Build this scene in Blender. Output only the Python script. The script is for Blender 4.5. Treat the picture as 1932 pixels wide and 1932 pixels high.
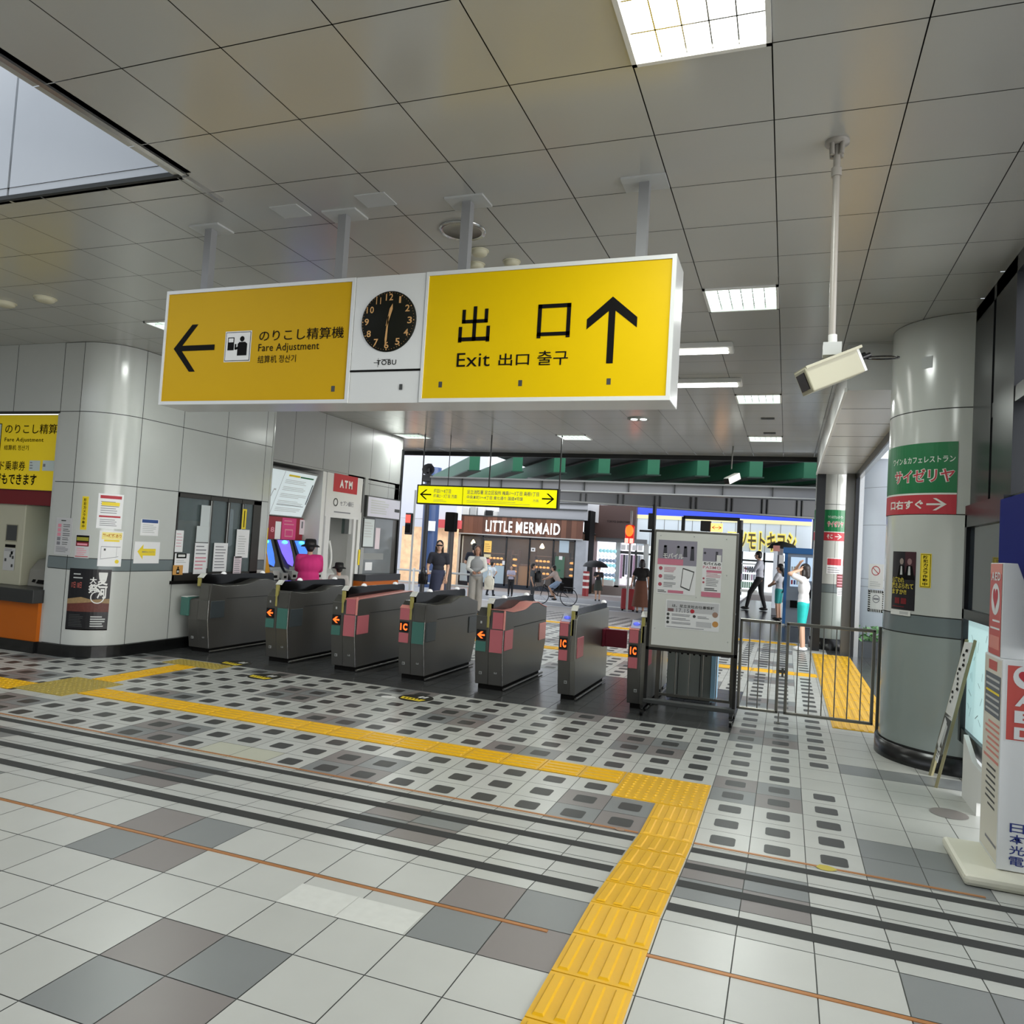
import bpy, bmesh, math, random
from mathutils import Vector, Matrix
random.seed(7)
S = bpy.context.scene
COL = S.collection
for _o in list(bpy.data.objects): bpy.data.objects.remove(_o)

# ------------------------------------------------------------------ camera
CAMZ = 1.53
F_PX = 1429.7
def _cam_rows(yaw, pitch, roll):
    cy, sy, cp, sp = math.cos(yaw), math.sin(yaw), math.cos(pitch), math.sin(pitch)
    fwd = Vector((sy*cp, cy*cp, sp)); r0 = Vector((cy, -sy, 0)); d0 = -r0.cross(fwd)
    c, s = math.cos(roll), math.sin(roll)
    return c*r0 + s*d0, -s*r0 + c*d0, fwd
RGT, DWN, FWD = _cam_rows(-.3499, .0434, -.0598)
cd = bpy.data.cameras.new('camera'); cam = bpy.data.objects.new('camera', cd); COL.objects.link(cam)
cd.sensor_width = 36; cd.lens = 36*F_PX/1932; cd.clip_end = 300
up = -DWN; bk = -FWD
cam.matrix_world = Matrix(((RGT.x, up.x, bk.x, 0), (RGT.y, up.y, bk.y, 0), (RGT.z, up.z, bk.z, CAMZ), (0, 0, 0, 1)))
S.camera = cam
# ------------------------------------------------------------------ world, light, exposure
S.view_settings.view_transform = 'Standard'; S.view_settings.look = 'None'
S.view_settings.gamma = 1; S.view_settings.use_curve_mapping = False
S.view_settings.exposure = 0.6
W = bpy.data.worlds.new('world'); S.world = W; W.use_nodes = True
bgn = W.node_tree.nodes['Background']; bgn.inputs[0].default_value = (.86, .92, 1, 1); bgn.inputs[1].default_value = 1.1

sl = bpy.data.lights.new('daylight', 'SUN'); sl.energy = 3.6; sl.angle = math.radians(55); sl.color = (1, .98, .95)
so = bpy.data.objects.new('daylight', sl); COL.objects.link(so)
so.rotation_euler = Vector((-1.0, .50, -.16)).to_track_quat('-Z', 'Y').to_euler()      # soft light through the right-hand windows

# ------------------------------------------------------------------ helpers
def ray(x, y): return RGT*(x-966) + DWN*(y-966) + FWD*F_PX
C0 = Vector((0, 0, CAMZ))
def at(x, y, ax, v):
    d = ray(x, y); i = 'XYZ'.index(ax); return C0 + d*((v-C0[i])/d[i])
def lin(h):
    if isinstance(h, (tuple, list)): return tuple(h)[:3]
    h = h.lstrip('#'); o = []
    for i in (0, 2, 4):
        c = int(h[i:i+2], 16)/255; o.append(c/12.92 if c <= .04045 else ((c+.055)/1.055)**2.4)
    return tuple(o)
MATS = {}
def mat(name, col, rough=.5, metal=0, emit=0, alpha=1, noise=0, nscale=8, spec=.5, ecol=None, trans=0, bump=0):
    if name in MATS: return MATS[name]
    if not col: raise KeyError(name)
    m = bpy.data.materials.new(name); m.use_nodes = True; nt = m.node_tree
    b = nt.nodes['Principled BSDF']; c = (*lin(col), 1)
    b.inputs['Base Color'].default_value = c; b.inputs['Roughness'].default_value = rough
    b.inputs['Metallic'].default_value = metal; b.inputs['Specular IOR Level'].default_value = spec
    if trans: b.inputs['Transmission Weight'].default_value = trans
    if alpha < 1: b.inputs['Alpha'].default_value = alpha
    if emit:
        b.inputs['Emission Color'].default_value = (*lin(ecol or col), 1); b.inputs['Emission Strength'].default_value = emit
    tc = nt.nodes.new('ShaderNodeTexCoord'); n = nt.nodes.new('ShaderNodeTexNoise')
    n.inputs['Scale'].default_value = nscale; n.inputs['Detail'].default_value = 3
    nt.links.new(tc.outputs['Object'], n.inputs['Vector'])
    mr = nt.nodes.new('ShaderNodeMapRange'); mr.inputs[3].default_value = 1-max(noise, .02); mr.inputs[4].default_value = 1+max(noise, .02)
    nt.links.new(n.outputs['Fac'], mr.inputs[0])
    hs = nt.nodes.new('ShaderNodeHueSaturation'); hs.inputs['Color'].default_value = c
    nt.links.new(mr.outputs[0], hs.inputs['Value']); nt.links.new(hs.outputs[0], b.inputs['Base Color'])
    if bump:
        bp = nt.nodes.new('ShaderNodeBump'); bp.inputs['Strength'].default_value = bump; bp.inputs['Distance'].default_value = .01
        nt.links.new(n.outputs['Fac'], bp.inputs['Height']); nt.links.new(bp.outputs[0], b.inputs['Normal'])
    MATS[name] = m; return m

class MB:
    """collects shapes and links them as one mesh object"""
    def __init__(s): s.v = []; s.f = []; s.m = []; s.sm = []; s.mats = []
    def mi(s, m):
        if m not in s.mats: s.mats.append(m)
        return s.mats.index(m)
    def add(s, vs, fs, m=None, smooth=False):
        o = len(s.v); s.v += [tuple(v) for v in vs]; i = s.mi(m)
        for f in fs: s.f.append(tuple(o+k for k in f)); s.m.append(i); s.sm.append(smooth)
        return s
    def box(s, x0, x1, y0, y1, z0, z1, m=None):
        v = [(x, y, z) for x in (x0, x1) for y in (y0, y1) for z in (z0, z1)]
        return s.add(v, [(0, 1, 3, 2), (4, 6, 7, 5), (0, 4, 5, 1), (2, 3, 7, 6), (0, 2, 6, 4), (1, 5, 7, 3)], m)
    def rbox(s, x0, x1, y0, y1, z0, z1, r, m=None):
        """box with rounded vertical edges seen from the front (rounded in xz)"""
        pts = []
        for cx, cz, a0 in ((x1-r, z1-r, 0), (x0+r, z1-r, 90), (x0+r, z0+r, 180), (x1-r, z0+r, 270)):
            for k in range(5):
                a = math.radians(a0+k*22.5); pts.append((cx+r*math.cos(a), cz+r*math.sin(a)))
        return s.prism([(p[0], y0, p[1]) for p in pts], (0, y1-y0, 0), m)
    def prism(s, pts, d, m=None, smooth=False):
        n = len(pts); d = Vector(d); v = [Vector(p) for p in pts] + [Vector(p)+d for p in pts]
        return s.add(v, [tuple(range(n))[::-1], tuple(range(n, 2*n))] + [(i, (i+1) % n, n+(i+1) % n, n+i) for i in range(n)], m, smooth)
    def tube(s, a, b, r0, r1=None, m=None, n=10, caps=True, smooth=True):
        a, b = Vector(a), Vector(b); r1 = r0 if r1 is None else r1; d = (b-a).normalized()
        u = d.orthogonal().normalized(); w = d.cross(u)
        v = [a+(u*math.cos(t)+w*math.sin(t))*r0 for t in [2*math.pi*i/n for i in range(n)]]
        v += [b+(u*math.cos(t)+w*math.sin(t))*r1 for t in [2*math.pi*i/n for i in range(n)]]
        f = [(i, (i+1) % n, n+(i+1) % n, n+i) for i in range(n)]
        s.add(v, f, m, smooth)
        if caps: s.add(v, [tuple(range(n))[::-1], tuple(range(n, 2*n))], m)
        return s
    def path(s, pts, r, m=None, n=8):
        for a, b in zip(pts, pts[1:]): s.tube(a, b, r, r, m, n)
        return s
    def bar(s, a, b, w, h, m=None):
        """rectangular bar from a to b; w sideways, h upwards"""
        a, b = Vector(a), Vector(b); d = (b-a).normalized()
        u = d.cross(Vector((0, 0, 1)))
        if u.length < 1e-3: u = Vector((1, 0, 0))
        u.normalize(); t = u.cross(d).normalized()
        pts = [a+u*x*w/2+t*y*h/2 for x, y in ((-1, -1), (1, -1), (1, 1), (-1, 1))]
        return s.prism(pts, b-a, m)
    def ell(s, c, r, m=None, n=12, k=8, M=None):
        c = Vector(c); v = []; f = []
        for j in range(1, k):
            for i in range(n):
                p = Vector((r[0]*math.sin(math.pi*j/k)*math.cos(2*math.pi*i/n), r[1]*math.sin(math.pi*j/k)*math.sin(2*math.pi*i/n), r[2]*math.cos(math.pi*j/k)))
                v.append(c+(M @ p if M else p))
        t = len(v); p = Vector((0, 0, r[2])); v += [c+(M @ p if M else p), c-(M @ p if M else p)]
        for j in range(k-2):
            for i in range(n): f.append((j*n+i, (j+1)*n+i, (j+1)*n+(i+1) % n, j*n+(i+1) % n))
        for i in range(n): f += [(t, i, (i+1) % n), (t+1, (k-2)*n+(i+1) % n, (k-2)*n+i)]
        return s.add(v, f, m, True)
    def lathe(s, c, prof, m=None, n=20, smooth=True, a0=0, a1=360):
        c = Vector(c); full = abs(a1-a0) >= 360; kk = n if full else n+1; v = []
        for r, z in prof:
            for i in range(kk):
                a = math.radians(a0+(a1-a0)*i/n); v.append(c+Vector((r*math.cos(a), r*math.sin(a), z)))
        f = []
        for j in range(len(prof)-1):
            for i in range(n):
                i2 = (i+1) % kk if full else i+1
                f.append((j*kk+i, j*kk+i2, (j+1)*kk+i2, (j+1)*kk+i))
        return s.add(v, f, m, smooth)
    def build(s, name, m=None, parent=None, world=True, bevel=0):
        me = bpy.data.meshes.new(name); me.from_pydata(s.v, [], s.f)
        for q in s.mats: me.materials.append(q or m)
        for i, p in enumerate(me.polygons): p.material_index = s.m[i]; p.use_smooth = s.sm[i]
        me.update(); o = bpy.data.objects.new(name, me); COL.objects.link(o)
        if parent is not None:
            o.parent = parent
            if world:
                q = parent; t = Vector((0, 0, 0))
                while q is not None: t += q.location; q = q.parent
                o.location = -t
        if bevel:
            b = o.modifiers.new('bevel', 'BEVEL'); b.width = bevel; b.segments = 2; b.limit_method = 'ANGLE'
        return o
def tag(o, label=None, cat=None, group=None, kind=None):
    if label: o['label'] = label
    if cat: o['category'] = cat
    if group: o['group'] = group
    if kind: o['kind'] = kind
    return o
def thing(name, label, cat, loc=(0, 0, 0), group=None, rz=0):
    o = bpy.data.objects.new(name, None); COL.objects.link(o); o.location = loc; o.rotation_euler.z = rz
    o.empty_display_size = .1
    return tag(o, label, cat, group)
def struct(name, mb, m): return tag(mb.build(name, m), kind='structure')

# text as real geometry, normalised to a unit box
_TX = {}
def textmesh(t, weight=0, res=3):
    k = (t, weight, res)
    if k in _TX: return _TX[k]
    c = bpy.data.curves.new('t', 'FONT'); c.body = t; c.resolution_u = res; c.offset = weight; c.space_character = 1.03+weight*9 if t.isascii() else 1
    o = bpy.data.objects.new('t', c); me = bpy.data.meshes.new_from_object(o)
    vs = [v.co.copy() for v in me.vertices]; fs = [tuple(p.vertices) for p in me.polygons]
    bpy.data.objects.remove(o); bpy.data.curves.remove(c); bpy.data.meshes.remove(me)
    if not vs: _TX[k] = ([], [], 1, 1, (0, 0)); return _TX[k]
    x0 = min(v.x for v in vs); x1 = max(v.x for v in vs); y0 = min(v.y for v in vs); y1 = max(v.y for v in vs)
    _TX[k] = ([((v.x-x0)/(x1-x0+1e-9), (v.y-y0)/(y1-y0+1e-9)) for v in vs], fs, x1-x0, y1-y0, None); return _TX[k]

class Art:
    """flat or curved printed surface: f(a, b, off) -> world point"""
    def __init__(s, f, step=.0012): s.f = f; s.mb = MB(); s.step = step
    def q(s, a, b, l): return s.f(a, b, l*s.step)
    def sheet(s, a0, b0, a1, b1, m, t=.003, n=1):
        A = [a0+(a1-a0)*i/n for i in range(n+1)]
        v = []
        for a in A: v += [s.f(a, b0, 0), s.f(a, b1, 0), s.f(a, b0, t), s.f(a, b1, t)]
        f = []
        for i in range(n):
            k = 4*i; f += [(k+2, k+6, k+7, k+3), (k, k+1, k+5, k+4), (k, k+4, k+6, k+2), (k+1, k+3, k+7, k+5)]
        f += [(0, 2, 3, 1), (4*n, 4*n+1, 4*n+3, 4*n+2)]
        s.mb.add(v, f, m); s.t = t; f0 = s.f; s.f = lambda a, b, o: f0(a, b, o+t); s.n = n; return s
    def rect(s, a0, b0, a1, b1, m, l=1, n=None):
        n = n or (getattr(s, 'n', 1) if getattr(s, 'n', 1) > 1 else 1)
        v = []
        for i in range(n+1):
            a = a0+(a1-a0)*i/n; v += [s.q(a, b0, l), s.q(a, b1, l)]
        s.mb.add(v, [(2*i, 2*i+2, 2*i+3, 2*i+1) for i in range(n)], m); return s
    def poly(s, pts, m, l=1):
        for P in s.slice(pts): s.mb.add([s.q(a, b, l) for a, b in P], [tuple(range(len(P)))], m)
        return s
    def slice(s, pts):
        """cut a polygon into narrow upright slices so that it can follow a curved surface"""
        if getattr(s, 'n', 1) <= 1: return [pts]
        w = .035; lo = min(p[0] for p in pts); hi = max(p[0] for p in pts); out = []
        k0 = math.floor(lo/w); k1 = math.floor(hi/w)
        if k0 == k1: return [pts]
        for k in range(k0, k1+1):
            P = list(pts)
            for lim, sg in ((k*w, 1), ((k+1)*w, -1)):
                Q = []
                for i in range(len(P)):
                    p, q = P[i], P[(i+1) % len(P)]; dp = (p[0]-lim)*sg; dq = (q[0]-lim)*sg
                    if dp >= 0: Q.append(p)
                    if (dp > 0 > dq) or (dp < 0 < dq):
                        t = dp/(dp-dq); Q.append((lim, p[1]+(q[1]-p[1])*t))
                P = Q
                if not P: break
            if len(P) > 2: out.append(P)
        return out
    def disc(s, a, b, r, m, l=1, n=24, rb=None):
        return s.poly([(a+r*math.cos(2*math.pi*i/n), b+(rb or r)*math.sin(2*math.pi*i/n)) for i in range(n)], m, l)
    def ring(s, a, b, r, w, m, l=1, n=24):
        v = []
        for i in range(n):
            t = 2*math.pi*i/n; v += [s.q(a+r*math.cos(t), b+r*math.sin(t), l), s.q(a+(r-w)*math.cos(t), b+(r-w)*math.sin(t), l)]
        s.mb.add(v, [(2*i, (2*i+2) % (2*n), (2*i+3) % (2*n), 2*i+1) for i in range(n)], m); return s
    def line(s, p, q, w, m, l=1):
        p, q = Vector(p), Vector(q); d = (q-p).normalized(); n = Vector((-d.y, d.x))*w/2
        return s.poly([p-n, q-n, q+n, p+n], m, l)
    def text(s, t, a0, b0, a1, b1, m, l=2, weight=0, vert=False):
        if vert:
            k = len(t); h = (b1-b0)/k
            for i, ch in enumerate(t): s.text(ch, a0, b1-(i+1)*h+h*.08, a1, b1-i*h-h*.08, m, l, weight)
            return s
        vs, fs = textmesh(t, weight)[:2]
        if getattr(s, 'n', 1) > 1:
            for f in fs: s.poly([(a0+(a1-a0)*vs[i][0], b0+(b1-b0)*vs[i][1]) for i in f], m, l)
            return s
        s.mb.add([s.q(a0+(a1-a0)*x, b0+(b1-b0)*y, l) for x, y in vs], fs, m); return s
    def bars(s, a0, b0, a1, b1, n, m, l=1, fill=.35, seed=1):
        """n rows of illegible small print"""
        r = random.Random(seed)
        for i in range(n):
            h = (b1-b0)/n; y = b1-(i+.5)*h; e = a0+(a1-a0)*r.uniform(.7, 1)
            s.rect(a0, y-h*fill/2, e, y+h*fill/2, m, l)
        return s
    def arrow(s, a0, b0, a1, b1, m, d='L', l=2, w=.13):
        W_, H_ = a1-a0, b1-b0
        t = w*1.45
        P = [(0, .5), (.5, 0), (.5+t*1.0, 0), (t*1.05, .5), (.5+t*1.0, 1), (.5, 1)]
        shaft = [(t*.5, .5-w*.62), (1, .5-w*.62), (1, .5+w*.62), (t*.5, .5+w*.62)]
        def mp(x, y):
            if d == 'R': x = 1-x
            if d == 'U': x, y = y, 1-x
            return a0+W_*x, b0+H_*y
        s.poly([mp(*P[i]) for i in (0, 1, 2, 3)], m, l); s.poly([mp(*P[i]) for i in (0, 3, 4, 5)], m, l)
        s.poly([mp(*p) for p in shaft], m, l+.3); return s
    def build(s, name, parent=None): return s.mb.build(name, None, parent)
def plane_Y(Y, sgn=-1): return lambda a, b, o: Vector((a, Y+sgn*o, b))      # faces the camera (-Y)
def plane_X(X, sgn=1): return lambda a, b, o: Vector((X+sgn*o, a, b))       # a = world Y

# ------------------------------------------------------------------ palette
white = mat('white paint', '#dcdcd8', .45); offwhite = mat('off white enamel', '#d6d6cf', .35)
paper = mat('paper', '#e6e6e6', .6); ink = mat('black ink', '#0d0c0b', .7, spec=.12); black = mat('black gloss', '#0b0b0c', .22)
dkgrey = mat('dark grey', '#3c3e3d', .5); grey = mat('mid grey', '#8a8c8a', .45); lgrey = mat('light grey', '#b8bab8', .4)
red = mat('print red', '#b02a36', .5); dred = mat('dark red', '#6d1018', .5); pinkp = mat('pink print', '#d98a98', .5)
yel = mat('sign yellow', '#cfae00', .4, emit=.05); yprint = mat('yellow print', '#e9cf2c', .5); blue = mat('print blue', '#2b4a86', .5)
steel = mat('stainless steel', '#8d8c86', .32, .85, noise=.08, nscale=3); darksteel = mat('dark stainless', '#5f5e5a', .30, .55, noise=.10, nscale=2)
chrome = mat('bright metal', '#c4c4c2', .2, .9)
seam = mat('joint', '#2e302f', .8); panelm = mat('enamel wall panel', '#b9bcb7', .17, 0, spec=.6, noise=.015)
bandm = mat('grey enamel band', '#6b7576', .2); basem = mat('black base', '#121313', .25)
glass = mat('clear glass', '#ffffff', .02, alpha=.12)
greenp = mat('sign green', '#0d6b3c', .35)
tgrey = mat('text grey', '#7b7b80', .6)
# ================================================================== STRUCTURE
TS = .2793; X0 = .157; YA = 4.21
CEIL = 3.53
def zf(y):
    """station floor: high level, short ramp down, then level"""
    if y < 3.093: return .098
    if y < YA: return .098*(YA-y)/(YA-3.093)
    return 0.0
def zg(x, y):
    """ground outside, falls gently towards the street"""
    if y < 15.4: return zf(y)
    return -.031*(y-15.4)*max(0, min(1, (-1.4-x)/.8)) if x > -2.2 else -.031*(y-15.4)
t_w = mat('floor tile white', '#b7b8b2', .30, noise=.05, nscale=5); t_w2 = mat('floor tile white b', '#b1b2ac', .33, noise=.05, nscale=5)
t_g = mat('floor tile grey', '#7b7e7d', .32, noise=.05, nscale=5); t_g2 = mat('floor tile warm grey', '#7d7774', .34, noise=.05, nscale=5)
t_d = mat('floor band dark', '#3f4040', .24, noise=.1, nscale=3); grout = mat('grout', '#595b58', .8)
t_p = mat('pale repair tile', '#b2b2a0', .5); dotm = mat('dark inlay dot', '#343534', .4); stripe = mat('black anti slip strip', '#242524', .65)
def cell_kind(i, r):
    if (r % 6 in (0, 1) and i % 6 in (1, 2)) or (r % 6 in (3, 4) and i % 6 in (4, 5)): return 'g'
    return 'w'
def dark_band(i, r): return 10 <= r <= 17 and i <= -3
fl = MB(); dots = []
def tile(x0, x1, y0, y1, m, zz=zf, o=0):
    g = .0022
    fl.add([(x0+g, y0+g, zz(y0)+o), (x1-g, y0+g, zz(y0)+o), (x1-g, y1-g, zz(y1)+o), (x0+g, y1-g, zz(y1)+o)], [(0, 1, 2, 3)], m)
for r in range(-24, 40):
    y0 = YA+r*TS; y1 = y0+TS
    for i in range(-42, 6):
        x0 = X0+i*TS; x1 = x0+TS
        if x0 < -11 and y0 > 6.3: continue
        k = cell_kind(i, r)
        if dark_band(i, r): m = t_d
        elif i >= 1:
            m = t_g if (r == 7 or (r in (-1+1, 1) and i in (1, 2)) or (k == 'g' and r < 0)) else t_w2
            if r in (12,): m = t_g2
            if i >= 2 and r >= 13: m = t_d
        elif k == 'g': m = (t_g, t_g2)[(i+r+1) % 2]
        elif r == 0 and i in (-14, -13): m = t_p
        else: m = (t_w, t_w2)[(i*7+r*3) % 5 == 0]
        if r == 12 and i > -3: m = t_w
        if y1 <= 3.10 or y0 >= YA-.01: tile(x0, x1, y0, y1, m)
        else: tile(x0, x1, y0, y1, m)
        dot = 0 <= r <= 38 and i <= 0 and not dark_band(i, r)
        if r in (5, 6) and i == 0: dot = False
        if r == 0 and i in (-14, -13): dot = False
        if r in (24, 38): dot = False
        if dot: dots.append((x0, y0, i, r))
# base under the tiles (joint colour)
ys = [-3, 3.093, YA, 15.4]
for a, b in zip(ys, ys[1:]):
    fl.add([(-11.6, a, zf(a)-.003), (1.6, a, zf(a)-.003), (1.6, b, zf(b)-.003), (-11.6, b, zf(b)-.003)], [(0, 1, 2, 3)], grout)
fl.box(-11.6, 1.6, -3, 15.4, -.4, -.02, grout)
# inlaid dark rounded squares
for x0, y0, i, r in dots:
    cx, cy, h, c = x0+TS/2, y0+TS/2, .066, .018
    if -4 < cx-(-.57) < 0 and 0: pass
    if -.69 < cx < -.41 and y0 < 5.05: continue
    if -.98 < cx < -.41 and 4.75 < y0 < 5.3: continue
    if 4.99 < y0 < 5.3 and cx > -5.8 and cx < -.6: continue
    if -6.4 < cx < -5.6 and 4.7 < y0 < 5.6: continue
    P = []
    for sx, sy, a0 in ((1, 1, 0), (-1, 1, 90), (-1, -1, 180), (1, -1, 270)):
        for k in (0, 45, 90):
            a = math.radians(a0+k); P.append((cx+sx*(h-c)+c*math.cos(a), cy+sy*(h-c)+c*math.sin(a), .0008))
    fl.add(P, [tuple(range(12))], dotm)
# anti-slip strips let into the ramp
for y in (3.247, 3.56, 3.838, 4.115):
    for a, b in ((-11.5, -.70), (-.40, 1.5)):
        fl.add([(a, y-.045, zf(y-.045)+.001), (b, y-.045, zf(y-.045)+.001), (b, y+.045, zf(y+.045)+.001), (a, y+.045, zf(y+.045)+.001)], [(0, 1, 2, 3)], stripe)
struct('floor', fl, t_w)

# brown expansion joints: two metal strips across the hall
brown = mat('brown metal joint', '#ad7646', .4, .3, noise=.1)
for nm, y, z, segs in (('joint_strip', 2.797, .098, ((-11, -.78), (-.42, 1.5))), ('joint_strip', 4.235, 0, ((-11, -.70), (-.40, .95)))):
    mb = MB()
    for a, b in segs: mb.box(a, b, y-.009, y+.009, z-.002, z+.003, brown)
    o = mb.build('trim_1' if z else 'trim_2', brown); tag(o, kind='structure')

# ---------------- ceiling
cp = mat('ceiling panel', '#b4b4af', .2, .1, noise=.03, nscale=1.5); cj = mat('ceiling joint', '#3a3a38', .8)
CW, CH_, CX, CY = .5433, .5462, -2.308, 2.4405
ce = MB()
holes = {(3, 0), (3, 6), (-7, 6), (3, 13), (3, 19), (-3, 19), (-9, 19)}
for r in range(-10, 24):
    for c in range(-17, 7):
        x0, x1 = CX+c*CW, CX+(c+1)*CW; y0, y1 = CY+r*CH_, CY+(r+1)*CH_
        y1 = min(y1, 15.38); x1 = min(x1, 1.3)
        if x0 > 1.28 or y0 > 15.3: continue
        if (c, r) in holes: continue
        if x1 <= -3.2 and y1 <= 3.35: continue
        if x1 <= -3.2 and y0 < 3.35: y0 = 3.31
        g = .0028
        ce.add([(x0+g, y0+g, CEIL), (x0+g, y1-g, CEIL), (x1-g, y1-g, CEIL), (x1-g, y0+g, CEIL)], [(0, 1, 2, 3)], cp)
ce.add([(-3.3, -3, CEIL+.075), (-3.3, 15.4, CEIL+.075), (1.3, 15.4, CEIL+.075), (1.3, -3, CEIL+.075)], [(0, 1, 2, 3)], cj)
ce.add([(-11.6, 3.31, CEIL+.075), (-11.6, 15.4, CEIL+.075), (-3.3, 15.4, CEIL+.075), (-3.3, 3.31, CEIL+.075)], [(0, 1, 2, 3)], cj)
ce.box(-3.28, 1.3, -3, 15.4, CEIL+.1, CEIL+.3, cj); ce.box(-11.6, -3.28, 3.33, 15.4, CEIL+.1, CEIL+.3, cj)
struct('ceiling', ce, cp)
# skylight well: lined walls rising above the opening, open to the sky
sw = MB(); swm = mat('skylight lining', '#b4b8bc', .5)
for a, b in ((-4.742, -3.30), (-6.6, -4.752), (-9.7, -6.61)): sw.box(a, b-.01, 3.315, 3.36, CEIL, 6.6, swm)
sw.box(-3.30, -3.26, -3, 3.3, CEIL+.0, 5.2, swm)
sw.box(-3.335, -3.30, -3, 3.31, CEIL-.012, CEIL+.03, chrome); sw.box(-9.7, -3.3, 3.30, 3.325, CEIL-.006, CEIL+.02, seam)
sw.box(-3.335, -3.31, 3.31, 3.62, CEIL-.02, CEIL+.0, chrome)
struct('trim_3', sw, swm)

# ---------------- left enamel-panel wall with the rounded corner
LC = Vector((-7.53, 6.73)); LR = .45; ARC = LR*math.pi/2
def fL(a, b, o):
    if a < 0: return Vector((-7.53+a, 6.28-o, b))
    if a < ARC:
        t = -math.pi/2+a/LR; return Vector((LC.x+(LR+o)*math.cos(t), LC.y+(LR+o)*math.sin(t), b))
    y = 6.73+a-ARC
    return Vector((-7.08+o, y, b))
def cyl_hit(x, y, c, r):
    d = ray(x, y); A = d.x*d.x+d.y*d.y; B = -2*(d.x*c.x+d.y*c.y); Q = c.x*c.x+c.y*c.y-r*r; D = B*B-4*A*Q
    if D < 0: return None
    t = (-B-math.sqrt(D))/2/A; P = C0+d*t; return P, math.atan2(P.y-c.y, P.x-c.x)
def aL(x, y):
    p = at(x, y, 'X', -7.08)
    if p.y >= 6.73: return ARC+p.y-6.73, p.z
    p = at(x, y, 'Y', 6.28)
    if p.x <= -7.53: return p.x+7.53, p.z
    h = cyl_hit(x, y, LC, LR)
    if h: return max(0, min(ARC, (h[1]+math.pi/2)*LR)), h[0].z
    return ARC, p.z
A = lambda Y: ARC+Y-6.73
cols = [-.30, 0, ARC, A(7.37), A(8.15), A(8.95), A(9.10)]
rows = [(.13, .965, panelm), (.965, 1.10, bandm), (1.10, 1.94, panelm), (1.94, 2.74, panelm), (2.74, CEIL, panelm)]
wl = MB()
def wpanel(f, a0, a1, b0, b1, m, n):
    g = .004; v = []; a0 += g; a1 -= g; b0 += g; b1 -= g
    for i in range(n+1):
        a = a0+(a1-a0)*i/n; v += [f(a, b0, 0), f(a, b1, 0)]
    wl.add(v, [(2*i, 2*i+2, 2*i+3, 2*i+1) for i in range(n)], m, n > 1)
for k in range(6):
    for b0, b1, m in rows:
        if k in (3, 4):                      # ticket office window between Y 7.37 and 8.95
            if b0 > .9 and b0 < 1.9: continue
            if b0 < .2: b1 = .80
        wpanel(fL, cols[k], cols[k+1], b0, b1, m, 12 if k == 1 else 1)
for a0, a1, z0, z1 in ((-.30, A(7.37), .0, CEIL), (A(7.37), A(8.95), 0, .8), (A(7.37), A(8.95), 1.93, CEIL), (A(8.95), A(9.10), 0, CEIL)):
    v = []; n = 14
    for i in range(n+1):
        a = a0+(a1-a0)*i/n; v += [fL(a, z0, -.008), fL(a, z1, -.008)]
    wl.add(v, [(2*i, 2*i+2, 2*i+3, 2*i+1) for i in range(n)], seam)
# rounded end of the wall, then the returned face
wl.lathe((-7.20, 9.10, 0), [(.12, .13), (.12, CEIL)], panelm, 8, True, 0, 90)
wl.box(-7.6, -7.19, 9.19, 9.22, 0, CEIL, panelm)
# thickness behind
wl.box(-7.14, -7.10, 7.37, 8.95, 0, .80, seam); wl.box(-7.14, -7.10, 7.37, 8.95, 1.93, CEIL, seam)
struct('wall_left', wl, panelm); wl = MB()
# part over the fare machines, facing the camera
for a, b in ((-11, -9.335), (-9.335, -8.58), (-8.58, -7.83)):
    g = .004; wl.add([(a+g, 6.28, 2.744), (b-g, 6.28, 2.744), (b-g, 6.28, CEIL), (a+g, 6.28, CEIL)], [(0, 1, 2, 3)], panelm)
wl.box(-11, -7.83, 6.29, 6.33, 2.72, CEIL, seam)
struct('wall_front', wl, panelm); wl = MB()
wl.box(-7.86, -7.825, 6.285, 7.3, 0, 2.72, panelm)
struct('wall_niche_side', wl, panelm); wl = MB()
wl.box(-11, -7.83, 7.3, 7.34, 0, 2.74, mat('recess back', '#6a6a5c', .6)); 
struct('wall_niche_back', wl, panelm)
bb = MB(); v = []
pts = [(-.34, .03)] + [(a, .03) for a in (0,)]
aa = [-1.2, 0]+[ARC*i/10 for i in range(1, 11)]+[A(9.10)]
for a in aa: v += [fL(a, 0, .03), fL(a, .13, .03), fL(a, .13, -.02)]
bb.add(v, [(3*i, 3*i+3, 3*i+4, 3*i+1) for i in range(len(aa)-1)]+[(3*i+1, 3*i+4, 3*i+5, 3*i+2) for i in range(len(aa)-1)], basem)
bb.box(-11, -8.7, 6.25, 6.3, 0, .13, basem)
struct('baseboard_left', bb, basem)

# ---------------- ticket hall wall beyond (upper grey panels, lower mixed)
hw = MB(); hwp = mat('hall grey panel', '#9b9c9a', .38)
HX = -7.30
yj = [9.22, 9.9, 10.72, 11.50, 12.25, 12.95, 13.40]
for a, b in zip(yj, yj[1:]):
    for z0, z1 in ((2.60, CEIL),) if b < 12 else ((1.95, 2.5), (2.5, CEIL)):
        if b < 12 or True: hw.add([(HX, a+.004, z0+.004), (HX, b-.004, z0+.004), (HX, b-.004, z1-.004), (HX, a+.004, z1-.004)], [(0, 1, 2, 3)], hwp)
hw.box(HX-.06, HX-.006, 9.2, 13.4, 2.585, CEIL, seam)
hw.box(HX-.06, HX-.006, 11.98, 13.4, 1.9, 2.6, seam)
hw.box(HX-.9, HX-.85, 9.2, 13.4, 0, 2.6, hwp)          # back of the recess
hw.box(HX-.85, HX-.0, 9.2, 13.4, 2.57, 2.60, hwp)      # recess soffit
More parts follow.
